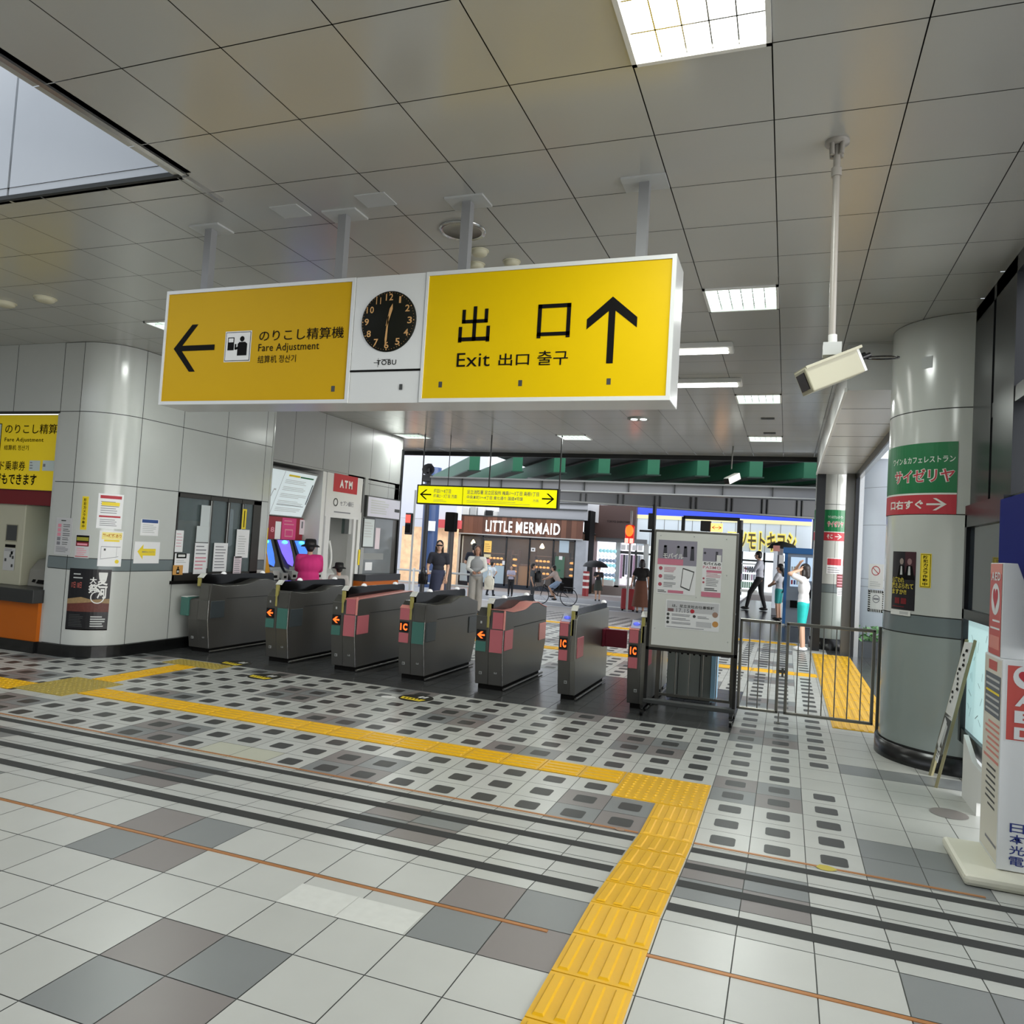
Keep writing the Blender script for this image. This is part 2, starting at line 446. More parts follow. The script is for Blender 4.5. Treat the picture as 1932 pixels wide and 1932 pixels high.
hw.box(HX-.85, HX+.0, 10.74, 10.84, 0, 2.58, white); hw.box(HX-.85, HX, 11.93, 12.03, 0, 2.58, white)
hw.box(HX-2.4, HX-.01, 13.38, 13.44, 0, CEIL, hwp)
hw.box(HX-.02, HX+.02, 12.05, 12.16, 0, 2.6, hwp); hw.box(HX-.85, HX+.0, 13.2, 13.38, 0, 2.6, darksteel)
struct('wall_back_left', hw, hwp)
# outer return of the hall (seen past the black frame post)
ow = MB(); ow.box(-11.6, -8.55, 15.3, 15.42, 0, 3.9, hwp); ow.box(-8.60, -8.50, 15.3, 15.5, 0, 3.9, hwp); struct('wall_outer_left', ow, hwp)

# unseen walls added behind and left of the camera, blocking ambient light there
cw = MB(); cw.box(-11.7, -11.6, -5, 6.3, 0, CEIL+.1, mat('unseen hall wall', '#6f6d66', .5)); struct('wall_unseen_left', cw, MATS['unseen hall wall'])
cw = MB(); cw.box(-11.7, 1.3, -3.1, -3.0, 0, CEIL+.1, MATS['unseen hall wall']); struct('wall_unseen_behind', cw, MATS['unseen hall wall'])
# ---------------- right: round pillar, window wall
RC = Vector((1.33, 7.12)); RR = .545
def fR(a, b, o):
    t = a/RR; return Vector((RC.x+(RR+o)*math.cos(t), RC.y+(RR+o)*math.sin(t), b))
def aR(x, y):
    h = cyl_hit(x, y, RC, RR)
    t = h[1]
    if t > 0: t -= 2*math.pi
    return t*RR, h[0].z
pl = MB()
pr_rows = [(.14, 1.02, mat('pillar lower enamel', '#8f9894', .16, noise=.02)), (1.02, 1.17, bandm), (1.17, 1.965, panelm), (1.965, 2.79, panelm), (2.79, CEIL, panelm)]
for b0, b1, m in pr_rows: pl.lathe((RC.x, RC.y, 0), [(RR, b0+.004), (RR, b1-.004)], m, 40, True, 88, 275)
pl.lathe((RC.x, RC.y, 0), [(RR-.006, 0), (RR-.006, CEIL)], seam, 40, True, 88, 275)
pl.lathe((RC.x, RC.y, 0), [(RR+.03, 0), (RR+.03, .13), (RR-.01, .13)], basem, 40, True, 88, 275)
pl.box(1.30, 1.36, 6.46, 7.7, 0, CEIL, panelm)
struct('wall_pillar_right', pl, panelm)
# dark window framing in the right wall
wf = MB(); fr = mat('dark window frame', '#15171b', .3)
wf.box(1.28, 1.42, 5.98, 6.52, 1.93, CEIL, fr)
wf.box(1.28, 1.42, 5.42, 5.92, 1.93, CEIL, fr)
wf.box(1.285, 1.40, 4.2, 5.98, 2.60, 2.70, fr); wf.box(1.28, 1.42, -3, 6.5, 3.42, CEIL, fr)
for y in (4.3, 3.1, 1.9, .7, -.5, -1.7): wf.box(1.28, 1.42, y-.06, y+.06, 0, CEIL, fr)
wf.box(1.28, 1.42, -3, 4.3, 2.60, 2.70, fr); wf.box(1.28, 1.42, -3, 4.3, 0, .25, fr)
wf.box(1.30, 1.40, 5.92, 5.98, 1.93, CEIL, chrome)
wf.box(1.28, 1.42, 4.2, 5.42, 1.90, 2.02, fr)
struct('wall_right', wf, fr)
wg = MB(); wg.box(1.345, 1.352, -3, 5.42, .25, 3.42, glass); struct('window_1', wg, glass)
# bulkhead over the side opening
bk_ = MB(); sof = mat('bulkhead panel', '#c9cac8', .3)
bk_.box(.45, 1.12, 7.42, 14.4, 3.11, CEIL, sof); bk_.box(.43, .455, 7.40, 14.4, 3.09, 3.13, white)
for y in (8.3, 9.2, 10.1, 11.0, 11.9, 12.8): bk_.box(.46, 1.1, y-.003, y+.003, 3.108, 3.111, seam)
struct('trim_4', bk_, sof)
df = MB(); df.box(1.08, 1.16, 7.7, 14.5, 3.02, 3.12, chrome); df.box(1.06, 1.08, 7.7, 14.5, 3.0, 3.13, fr)
df.box(1.06, 1.12, 14.05, 14.13, 0, 3.1, fr); df.box(1.12, 1.19, 14.05, 14.16, 0, 3.1, chrome)
df.box(.92, 1.06, 14.13, 14.3, 0, 3.1, darksteel)
struct('door_1', df, fr)
# side building seen through the opening
sb = MB(); sbm = mat('pale blue white panel', '#d4dbe6', .3)
sb.lathe((2.1, 15.6, 0), [(.9, .0), (.9, 1.16)], sbm, 24, True, 150, 290); sb.lathe((2.1, 15.6, 0), [(.9, 1.165), (.9, 1.30)], bandm, 24, True, 150, 195)
sb.lathe((2.1, 15.6, 0), [(.898, 1.165), (.898, 1.30)], sbm, 24, True, 195, 290)
for a, b in ((1.305, 2.27), (2.275, 2.95), (2.955, 3.9)): sb.lathe((2.1, 15.6, 0), [(.9, a), (.9, b)], sbm, 24, True, 150, 290)
sb.lathe((2.1, 15.6, 0), [(.895, 0), (.895, 3.9)], seam, 24, True, 150, 290)
sb.box(1.15, 6, 16.4, 16.5, -.3, 3.9, sbm); sb.box(1.15, 6, 14.8, 16.5, 3.45, 3.6, sbm)
struct('wall_side', sb, sbm)
# far black beam and posts of the exit opening
eb = MB(); eb.box(-8.6, .5, 15.36, 15.44, 3.44, CEIL, mat('black frame', '#141516', .35)); eb.box(-8.44, -8.38, 15.36, 15.44, 0, CEIL, MATS['black frame'])
eb.box(.455, .60, 14.40, 14.50, 0, CEIL, MATS['dark window frame'])
eb.box(-7.33, -7.27, 13.39, 13.45, 0, 3.3, MATS['black frame'])
struct('trim_5', eb, MATS['black frame'])
# round column at the far right, by the exit
fc = MB(); FC = Vector((.775, 15.0)); FR_ = .32
for b0, b1, m in ((.2, 1.02, pr_rows[0][2]), (1.02, 1.17, bandm), (1.17, 1.965, panelm), (1.965, 2.60, panelm), (2.60, CEIL, panelm)):
    for t0, t1 in ((150, 275), (276, 390)): fc.lathe((FC.x, FC.y, 0), [(FR_, b0+.004), (FR_, b1-.004)], m, 16, True, t0, t1)
fc.lathe((FC.x, FC.y, 0), [(FR_-.006, 0), (FR_-.006, CEIL)], seam, 40, True); fc.lathe((FC.x, FC.y, 0), [(FR_+.02, 0), (FR_+.02, .2), (FR_-.02, .2)], basem, 30)
struct('wall_pillar_exit', fc, panelm)
def fF(a, b, o):
    t = a/FR_; return Vector((FC.x+(FR_+o)*math.cos(t), FC.y+(FR_+o)*math.sin(t), b))
def aF(x, y):
    h = cyl_hit(x, y, FC, FR_)
    if not h: return -math.pi*FR_*.9, at(x, y, 'Y', 14.9).z
    t = h[1]
    if t > 0: t -= 2*math.pi
    return t*FR_, h[0].z

# ---------------- ground outside
gr = MB(); asph = mat('asphalt', '#97989b', .8, noise=.08, nscale=1.2); walk = mat('street paving', '#b9b4b0', .6, noise=.06, nscale=2); slate = mat('dark slate paving', '#26272a', .22, noise=.15, nscale=2)
xs = [-40, -30, -20, -14, -10, -6, -2.2, -1.8, -1.4, 1.0, 3, 8]
def strip(y0, y1, m, xa=None, xb=None):
    for a, b in zip(xs, xs[1:]):
        mm = slate if a >= -1.5 and y0 < 24 else m
        gr.add([(a, y0, zg(a, y0)-.001), (b, y0, zg(b, y0)-.001), (b, y1, zg(b, y1)-.001), (a, y1, zg(a, y1)-.001)], [(0, 1, 2, 3)], mm)
for y0, y1, m in ((15.4, 18.2, walk), (18.2, 21.5, walk), (21.5, 22.0, mat('kerb', '#c9ccd2', .6)), (22.0, 30, asph), (30, 35, mat('brown forecourt', '#877c78', .6)), (35, 60, walk)): strip(y0, y1, m)
gr.box(-40, -11.6, -3, 15.4, -.05, -.004, walk); gr.box(1.6, 8, -3, 15.4, -.05, -.004, walk)
gr.box(-9.5, -2.2, 24.0, 24.35, zg(-5, 24)+.0, zg(-5, 24)+.006, white)
for y in range(0, 12):       # dark inlay dots continue on the outer paving
    for i in range(-26, -8):
        yy = 15.55+y*TS; xx = X0+(i+.5)*TS
        gr.add([(xx-.066, yy-.066, zg(xx, yy-.066)+.002), (xx+.066, yy-.066, zg(xx, yy-.066)+.002), (xx+.066, yy+.066, zg(xx, yy+.066)+.002), (xx-.066, yy+.066, zg(xx, yy+.066)+.002)], [(0, 1, 2, 3)], dotm)
o = struct('floor_street', gr, walk)
# ================================================================== THINGS ON THE FLOOR
ty = mat('tactile yellow', '#dba806', .35, noise=.08, nscale=6); tyd = mat('worn tactile yellow', '#a08c3c', .5, noise=.1, nscale=9)
def tactile_bars(name, label, x0, x1, y0, y1, axis, nb, m, group=None, mz=None, seg=TS):
    """yellow guiding strip with raised bars running along axis"""
    t = thing(name, label, 'tactile paving', ((x0+x1)/2, (y0+y1)/2, zf((y0+y1)/2)), group)
    b = MB(); r = MB(); L0, L1 = (y0, y1) if axis == 'y' else (x0, x1); W0, W1 = (x0, x1) if axis == 'y' else (y0, y1)
    k = max(1, round((L1-L0)/seg)); brk = [L0+(L1-L0)*i/k for i in range(k+1)]
    for a, c in zip(brk, brk[1:]):
        if axis == 'y':
            za, zc = zf(a), zf(c); g = .003
            v = [(x0, a+g, za), (x1, a+g, za), (x1, c-g, zc), (x0, c-g, zc)]
            b.add([(p[0], p[1], p[2]+.0) for p in v]+[(p[0], p[1], p[2]+.006) for p in v], [(0, 3, 2, 1), (4, 5, 6, 7), (0, 1, 5, 4), (1, 2, 6, 5), (2, 3, 7, 6), (3, 0, 4, 7)], m)
        else: b.box(a+.003, c-.003, y0, y1, 0, .006, m)
        for j in range(nb):
            w = (W1-W0)/nb; u0 = W0+w*j+w*.22; u1 = W0+w*(j+1)-w*.22
            if axis == 'y':
                q = [(u0, a+.02, za+.006), (u1, a+.02, za+.006), (u1, c-.02, zc+.006), (u0, c-.02, zc+.006)]; h = .006; e = .006
                q2 = [(u0+e, a+.026, za+.006+h), (u1-e, a+.026, za+.006+h), (u1-e, c-.026, zc+.006+h), (u0+e, c-.026, zc+.006+h)]
            else:
                q = [(a+.02, u0, .006), (c-.02, u0, .006), (c-.02, u1, .006), (a+.02, u1, .006)]; e = .006
                q2 = [(a+.026, u0+e, .012), (c-.026, u0+e, .012), (c-.026, u1-e, .012), (a+.026, u1-e, .012)]
            r.add(q+q2, [(4, 5, 6, 7), (0, 1, 5, 4), (1, 2, 6, 5), (2, 3, 7, 6), (3, 0, 4, 7)], m)
    b.build('base', m, t); r.build('raised_bars', m, t); return t
def tactile_dots(name, label, x0, x1, y0, y1, m, group=None, n=None):
    t = thing(name, label, 'tactile paving', ((x0+x1)/2, (y0+y1)/2, zf((y0+y1)/2)), group)
    MB().box(x0, x1, y0, y1, 0, .006, m).build('base', m, t); d = MB()
    nx = round((x1-x0)/.056); ny = round((y1-y0)/.056)
    for i in range(nx):
        for j in range(ny):
            d.lathe((x0+(i+.5)*(x1-x0)/nx, y0+(j+.5)*(y1-y0)/ny, .006), [(.016, 0), (.011, .005), (0, .005)], m, 6)
    d.build('raised_dots', m, t)['kind'] = 'stuff'; return t
tactile_bars('tactile_strip', 'yellow ribbed strip running down the ramp towards the camera', -.69, -.41, .6, 4.77, 'y', 4, ty)
tactile_dots('tactile_block', 'yellow dotted block where the two guiding strips meet', -.97, -.41, 4.78, 5.32, ty)
tactile_bars('tactile_strip', 'long yellow ribbed strip crossing the dotted floor in front of the gates', -5.80, -.975, 5.05, 5.32, 'x', 4, ty)
tactile_dots('tactile_block', 'bright yellow dotted block at the left edge of the picture', -7.35, -6.40, 4.85, 5.15, ty)
tactile_dots('tactile_block', 'worn olive dotted block between the bright dotted block and the long strip', -6.395, -5.81, 4.90, 5.55, tyd)
tactile_bars('tactile_strip', 'short yellow strip leading to the leftmost gate', -6.22, -5.97, 5.56, 6.66, 'y', 4, ty)
tactile_dots('tactile_block', 'worn dotted block before the leftmost gate passage', -6.45, -5.72, 6.67, 6.95, tyd)
tactile_bars('tactile_strip', 'wide yellow ribbed strip beyond the low fence gate', .47, 1.05, 7.80, 13.9, 'y', 8, ty, seg=.56)
tactile_bars('tactile_strip', 'yellow line crossing the floor behind the gates', -6.6, .46, 11.05, 11.32, 'x', 3, ty)
tactile_bars('tactile_strip', 'yellow line at the exit threshold', -6.6, .25, 14.95, 15.2, 'x', 3, ty)
# floor stickers and scraps
def sticker(x, y, w, lab, rz=0):
    t = thing('floor_sticker', lab, 'sticker', (x, y, .001), 'round warning stickers before the gates')
    f = lambda a, b, o: Vector((x+a, y+b, .0012+o))
    a = Art(f, .0006); a.disc(0, 0, w, mat('sticker black', '#1c1b12', .5), 0); a.disc(0, 0, w*.93, MATS['sticker black'], 1)
    a.poly([(-w*.75, -w*.5), (w*.55, -w*.72), (w*.72, -w*.2), (-w*.85, w*.02)], yprint, 2)
    for k in range(5): a.rect(-w*.6+k*w*.22, -w*.42, -w*.5+k*w*.22, -w*.16, ink, 3)
    for s in (0, 1): a.poly([(w*(.02+s*.28), w*.15), (w*(.2+s*.28), w*.15), (w*(.26+s*.28), w*.6), (w*(.12+s*.28), w*.66), (w*(.02+s*.28), w*.45)], white, 2)
    o = a.mb.build('printed_disc', None, t); o.location = -t.location
for x, y, w, l in ((-5.83, 7.13, .17, 'yellow and black floor sticker with footprints, half on the dark band by the leftmost gate'),
                   (-5.08, 6.67, .17, 'yellow and black floor sticker with footprints before the second gate from the left'),
                   (-3.30, 6.66, .17, 'yellow and black floor sticker with footprints before the fourth gate from the left')): sticker(x, y, w, l)
def scrap(x0, y0, x1, y1, z, m, lab, nm='tape_remnant'):
    b = MB(); r = random.Random(int(abs(x0*100))); n = 9; P = []
    cx, cy = (x0+x1)/2, (y0+y1)/2
    for i in range(n):
        t = 2*math.pi*i/n; k = r.uniform(.75, 1.1); P.append((cx+(x1-x0)/2*k*math.cos(t), cy+(y1-y0)/2*k*math.sin(t), z))
    b.prism(P, (0, 0, .0015), m); tag(b.build(nm, m), lab, 'tape')
pt = mat('pale tape residue', '#cfd0c9', .5, alpha=.92, noise=.1, nscale=20)
for (a, b) in ((-1.80, -1.54), (-1.535, -1.25)):
    m_ = MB(); m_.box(a, b, 2.535, 2.71, .0985, .0995, pt); tag(m_.build('tape_residue', pt), 'pale rectangular tape residue on the near floor tiles, %s half' % ('left' if a < -1.7 else 'right'), 'tape')
scrap(.20, 4.19, .30, 4.26, .003, mat('yellow tape', '#b5a441', .6), 'scrap of yellow tape on the brown joint right of the ribbed strip')
scrap(-.05, 2.40, .0, 2.44, .0985, MATS['yellow tape'], 'crumpled scrap of yellow paper on a near tile', 'paper_scrap')
scrap(-.83, 4.20, -.77, 4.26, .003, mat('brown tape', '#8f7560', .6), 'scrap of brown tape where the ribbed strip meets the upper joint')
scrap(-3.62, 6.50, -3.46, 6.60, .001, white, 'white paper scrap on the floor left of a footprint sticker', 'paper_scrap')
m_ = MB(); m_.lathe((1.03, 5.55, .0005), [(.11, .0015), (.10, .002), (0, .002)], t_g2, 24); tag(m_.build('drain_cover', t_g2), 'round grey floor cover beside the leaning board', 'drain cover')

# ================================================================== CEILING FIXTURES
lampm = mat('lamp diffuser', '#ffffff', .5, emit=6, ecol=(1, 1, .94)); lampg = mat('lamp diffuser cool', '#e8fff6', .5, emit=3.2, ecol=(.82, 1, .93))
def troffer(c, r, lab, m, nx=6, ny=2, w=1, light=18):
    x0, x1 = CX+c*CW, CX+(c+w)*CW; y0, y1 = CY+r*CH_, CY+(r+1)*CH_
    t = thing('ceiling_light', lab, 'ceiling light', ((x0+x1)/2, (y0+y1)/2, CEIL), 'recessed square ceiling lights')
    f = MB()
    for a in (((x0, x0+.02, y0, y1)), (x1-.02, x1, y0, y1), (x0, x1, y0, y0+.02), (x0, x1, y1-.02, y1)): f.box(*a, CEIL-.012, CEIL+.06, white)
    f.build('frame', white, t)
    MB().box(x0+.02, x1-.02, y0+.02, y1-.02, CEIL+.045, CEIL+.055, m).build('diffuser', m, t)
    lv = MB()
    for i in range(1, nx):
        x = x0+.02+(x1-x0-.04)*i/nx; lv.box(x-.003, x+.003, y0+.02, y1-.02, CEIL+.005, CEIL+.04, chrome)
    for j in range(1, ny+1):
        y = y0+(y1-y0)*j/(ny+1); lv.box(x0+.02, x1-.02, y-.004, y+.004, CEIL+.005, CEIL+.04, chrome)
    lv.build('louver', chrome, t)
    ld = bpy.data.lights.new('lamp', 'AREA'); ld.size = .45; ld.energy = light; ld.color = (.95, 1, .95); lo = bpy.data.objects.new('lamp', ld); COL.objects.link(lo)
    lo.location = (0, 0, -.03); lo.parent = t
troffer(3, 0, 'brightest square ceiling light, nearest to the camera at the top of the picture', lampm, 5, 2, light=22)
troffer(3, 6, 'square ceiling light just right of the big hanging sign', lampg, 6, 3)
troffer(-7, 6, 'square ceiling light showing at the left end of the big hanging sign', lampg, 6, 3)
troffer(3, 13, 'square ceiling light left of the camera on a pole, third in the right row', lampg, 6, 2)
troffer(3, 19, 'square ceiling light in the right row nearest the exit', lampg, 6, 2)
troffer(-3, 19, 'square ceiling light above the small yellow sign, middle of the exit end', lampg, 6, 2)
troffer(-9, 19, 'square ceiling light near the exit at the left end of the hall', lampg, 6, 2)
for y, lab in ((7.30, 'nearer of two long fluorescent battens right of the big sign'), (8.77, 'farther of two long fluorescent battens right of the big sign')):
    t = thing('batten_light', lab, 'ceiling light', (-1.8, y, CEIL), 'long fluorescent battens')
    MB().rbox(-3.2, -.55, y-.13, y+.13, CEIL-.05, CEIL-.002, .012, white).build('body', white, t)
    MB().box(-3.15, -.6, y-.085, y-.02, CEIL-.058, CEIL-.05, lampm).box(-3.15, -.6, y+.02, y+.085, CEIL-.058, CEIL-.05, lampm).build('tube', lampm, t)
def disc(x, y, r, lab, h=.035, g='round ceiling speakers', nm='ceiling_speaker', cat='speaker', m=None):
    m = m or mat('cream plastic', '#cfcbb2', .5)
    t = thing(nm, lab, cat, (x, y, CEIL), g)
    MB().lathe((x, y, CEIL), [(r, .0), (r*.97, -h*.7), (r*.8, -h), (0, -h)], m, 20).build('dome', m, t)
    MB().lathe((x, y, CEIL), [(r*1.15, .0), (r*1.15, -.006), (r, -.006)], m, 20).build('rim', m, t)
disc(-2.06, 4.69, .055, 'round cream detector right behind the downlight, back one of three'); disc(-2.18, 4.92, .055, 'round cream detector just above the big sign, left of three')
disc(-1.91, 4.92, .055, 'round cream detector just above the big sign, right of three'); disc(-6.47, 4.94, .085, 'round cream detector on the far left ceiling, right of the pair')
disc(-7.04, 4.98, .085, 'round cream detector on the far left ceiling, at the picture edge')
t = thing('downlight', 'round chrome recessed downlight above the big hanging sign', 'ceiling light', (-2.04, 4.35, CEIL))
MB().lathe((-2.04, 4.35, CEIL), [(.15, 0), (.15, -.012), (.125, -.012)], chrome, 32).build('rim', chrome, t)
MB().lathe((-2.04, 4.35, CEIL), [(.125, -.01), (.10, -.004), (.05, -.002), (0, -.002)], steel, 32).build('reflector', steel, t)
for x, y, l in ((-5.05, 10.3, 'twin spot downlight at the left of the far ceiling'), (-2.16, 11.2, 'twin spot downlight in the middle of the far ceiling')):
    t = thing('spot_downlight', l, 'ceiling light', (x, y, CEIL), 'small twin spots')
    MB().lathe((x, y, CEIL), [(.17, 0), (.17, -.01), (0, -.01)], grey, 20).build('plate', grey, t)
    for s in (-.07, .07): MB().lathe((x+s, y, CEIL-.01), [(.05, 0), (.05, -.01), (0, -.01)], lampg, 14).build('lens', lampg, t)
for x, y, w, l, c_ in ((-.33, 11.2, .09, 'small dark vent slot in the ceiling past the third right-hand light', 0), (-.33, 12.5, .09, 'small dark vent slot in the ceiling before the last right-hand light', 0)):
    tag(MB().box(x-w, x+w, y-.06, y+.06, CEIL-.008, CEIL+.0, dkgrey).build('ceiling_vent', dkgrey), l, 'vent')
for x, y, l in ((-3.0, 3.86, 'pale square access plate on the ceiling left of the second sign post'),(-2.38, 3.84, 'pale square access plate on the ceiling between the middle sign posts')):
    tag(MB().box(x-.1, x+.1, y-.08, y+.08, CEIL-.006, CEIL, lgrey).build('access_plate', lgrey), l, 'plate')

# ================================================================== BIG HANGING SIGN
t = thing('hanging_sign', 'large yellow and white hanging sign with a clock over the gates', 'sign', (-2.25, 3.97, 2.31))
SY, SX0, SX1, SZ0, SZ1 = 3.85, -3.915, -.588, 2.31, 3.065
hous = mat('sign housing', '#cfd1cf', .25, spec=.6)
MB().box(SX0, SX1, SY, 4.10, SZ0, SZ1, hous).box(-2.72, -1.3, 3.9, 4.05, SZ1, SZ1+.015, grey).build('housing', hous, t, bevel=.004)
for k, x in enumerate((-3.72, -2.68, -1.84, -.80)):
    p = MB().box(x-.0275, x+.0275, 3.95, 4.005, SZ1, CEIL-.006, mat('painted post', '#8a8b8c', .4)).build('post', None, t)
    MB().box(x-.12, x+.12, 3.90, 4.06, CEIL-.012, CEIL+.0, lgrey).build('ceiling_plate', lgrey, p)
fS = plane_Y(SY); sgy_dim = mat('hanging sign yellow', '#c79e00', .45, noise=.02, spec=.15)  # darker yellow for the left panel, its dimmer light put into the colour
def pS(x, y): p = at(x, y, 'Y', SY); return p.x, p.z
def glyph(txt, c0, c1, art, m, w=0, l=2):
    """text filling the box between two picture corners on the sign face"""
    a0, b0 = pS(*c0); a1, b1 = pS(*c1); art.text(txt, a0, min(b0, b1), a1, max(b0, b1), m, l, w)
fm = MB()
for a, b in ((SX0, -2.478), (-2.008, SX1)):
    fm.box(a, b, SY-.012, SY, SZ0, SZ0+.022, hous).box(a, b, SY-.012, SY, SZ1-.022, SZ1, hous).box(a, a+.016, SY-.0125, SY, SZ0+.022, SZ1-.022, hous).box(b-.022, b, SY-.0125, SY, SZ0+.022, SZ1-.022, hous)
fm.build('face_frame', hous, t)
a = Art(fS); a.sheet(SX0+.014, SZ0+.02, -2.49, SZ1-.02, sgy_dim, .005)
# arrow left
x0, z0 = pS(326, 696); x1, _ = pS(406, 658); _, z1 = pS(360, 620); zc = pS(330, 659)[1]
zc = (z0+z1)/2
a.poly([(x0, zc), (x0+.14, zc+.155), (x0+.19, zc+.155), (x0+.055, zc)], ink); a.poly([(x0, zc), (x0+.055, zc), (x0+.19, zc-.155), (x0+.14, zc-.155)], ink); a.rect(x0+.03, zc-.018, x1, zc+.018, ink, 1.5)
# pictogram
px0, pz0 = pS(423, 684); px1, pz1 = pS(477, 624)
a.rect(px0, pz0, px1, pz1, white, 1); a.rect(px0+.006, pz0+.006, px1-.006, pz1-.006, ink, 1.5); a.rect(px0+.010, pz0+.010, px1-.010, pz1-.010, white, 2)
W_ = px1-px0; H_ = pz1-pz0
a.rect(px0+W_*.12, pz0+H_*.38, px0+W_*.36, pz0+H_*.80, ink, 3); a.rect(px0+W_*.15, pz0+H_*.64, px0+W_*.33, pz0+H_*.77, white, 3.5)
a.disc(px0+W_*.66, pz0+H_*.74, W_*.085, ink, 3); a.poly([(px0+W_*.5, pz0+H_*.2), (px0+W_*.86, pz0+H_*.2), (px0+W_*.86, pz0+H_*.58), (px0+W_*.78, pz0+H_*.64), (px0+W_*.56, pz0+H_*.64), (px0+W_*.5, pz0+H_*.58)], ink, 3)
a.line((px0+W_*.52, pz0+H_*.46), (px0+W_*.42, pz0+H_*.42), W_*.07, ink, 3); a.line((px0+W_*.42, pz0+H_*.40), (px0+W_*.42, pz0+H_*.58), W_*.06, ink, 3)
glyph('のりこし精算機', (490, 645), (651, 616), a, ink, .005)
glyph('Fare Adjustment', (488, 668), (604, 645), a, ink, .004); glyph('结算机 정산기', (487, 686), (560, 669), a, ink, .003)
a.rect(-2.60, SZ0+.07, -2.575, SZ0+.105, dkgrey, 1)
a.build('left_yellow_panel', t)
a = Art(fS); a.sheet(-1.992, SZ0+.02, SX1-.02, SZ1-.02, mat('hanging sign yellow lit side', '#d2b000', .45, noise=.02, spec=.15), .005)  # lighter yellow, the stronger light on this side put into the colour
def box_strokes(art, c0, c1, strokes, m):
    """heavy straight strokes in a unit box"""
    a0, b0 = pS(*c0); a1, b1 = pS(*c1)
    for (u0, v0, u1, v1) in strokes: art.rect(a0+(a1-a0)*u0, b0+(b1-b0)*v0, a0+(a1-a0)*u1, b0+(b1-b0)*v1, m, 2)
box_strokes(a, (865, 647), (928, 577), ((.445, .03, .56, 1), (.09, .53, .92, .63), (.09, .53, .20, .92), (.81, .53, .92, .92), (0, 0, .11, .44), (.89, 0, 1, .44), (0, .03, 1, .14)), ink)
box_strokes(a, (1013, 639), (1079, 572), ((0, 0, .12, 1), (.88, 0, 1, 1), (0, .88, 1, 1), (0, .06, 1, .17)), ink)
glyph('Exit', (862, 693), (926, 665), a, ink, .0); glyph('出口', (941, 691), (1000, 666), a, ink, .008); glyph('출구', (1014, 690), (1073, 661), a, ink, .004)
x0, zt = pS(1107, 618); x1, _ = pS(1202, 618); xc, zb = pS(1153, 686); _, zt2 = pS(1157, 560); w = .045
xc = (x0+x1)/2; dx = xc-x0; zs = zt2-dx*.86
a.poly([(xc, zt2), (x0, zs), (x0, zs-.055), (xc, zt2-.062)], ink); a.poly([(xc, zt2), (xc, zt2-.062), (x1, zs-.055), (x1, zs)], ink); a.rect(xc-.018, zb, xc+.018, zt2-.04, ink, 1.5)
for x in (-1.88, -1.40, -.91): a.rect(x-.011, SZ0+.085, x+.011, SZ0+.118, dkgrey, 1)
a.build('right_yellow_panel', t)
wh = MB().box(-2.474, -2.012, SY-.006, SY, 2.507, SZ1, hous).box(-2.474, -2.012, SY-.003, SY, SZ0, 2.497, hous).box(-2.48, -2.006, SY-.008, SY, 2.495, 2.505, ink).build('white_panel', hous, t)
clk = MB(); cx, cz = -2.238, 2.789
clk.lathe((0, 0, 0), [(.180, 0), (.180, .004), (.174, .010), (0, .010)], mat('clock face', '#14150d', .6, spec=.15), 48)
cl = clk.build('clock_face', None, t); cl.rotation_euler.x = math.pi/2; cl.location = Vector((cx, SY-.006, cz))-t.location
gold = mat('gold numeral', '#c99a5e', .4, .3)
nu = Art(plane_Y(SY-.0165), .001)
for k in range(1, 13):
    an = math.radians(90-30*k); r = .142; wdt = {1: .008, 11: .020}.get(k, .018 if k < 10 else .030); q = cx+r*math.cos(an), cz+r*math.sin(an)
    nu.text(str(k), q[0]-wdt*.8, q[1]-.020, q[0]+wdt*.8, q[1]+.020, gold, 1, .0 if k in (1, 11) else .016)
for k in range(60):
    an = math.radians(6*k); nu.disc(cx+.168*math.cos(an), cz+.168*math.sin(an), .0042 if k % 5 == 0 else .0018, gold, 1, 6)
no = nu.mb.build('numerals', None, cl, world=False); 
no.matrix_parent_inverse = Matrix.Identity(4)
Mi = (Matrix.Translation(t.location) @ Matrix.Translation(cl.location) @ Matrix.Rotation(math.pi/2, 4, 'X')).inverted(); no.matrix_local = Mi
def hand(nm, ang, L, w):
    h = Art(plane_Y(SY-.0165), .001); u = Vector((math.cos(ang), math.sin(ang))); n = Vector((-u.y, u.x)); c = Vector((cx, cz))
    P = [c-u*.03-n*w*.5, c+u*L*.7-n*w, c+u*L, c+u*L*.7+n*w, c-u*.03+n*w*.5]
    h.poly([tuple(p) for p in P], gold, 3); o = h.mb.build(nm, None, cl, world=False); o.matrix_local = Mi
hand('hour_hand', math.radians(90-14), .105, .010); hand('minute_hand', math.radians(90-183), .155, .007)
lo = Art(plane_Y(SY-.007), .001); q0 = pS(706, 691); q1 = pS(749, 679)
lo.text('TOBU', q0[0]+.02, q0[1]+.004, q1[0], q1[1], ink, 1, .01); lo.rect(q0[0], (q0[1]+q1[1])/2, q0[0]+.03, (q0[1]+q1[1])/2+.003, ink, 1); lo.rect(q0[0]+.05, q1[1]+.001, q0[0]+.11, q1[1]+.004, ink, 1); lo.rect(q0[0]+.028, q0[1]-.008, q0[0]+.030, q1[1]+.012, ink, 1)
lo.rect(-2.14, SZ0+.075, -2.12, SZ0+.108, dkgrey, 1)
lo.build('maker_lettering', t)

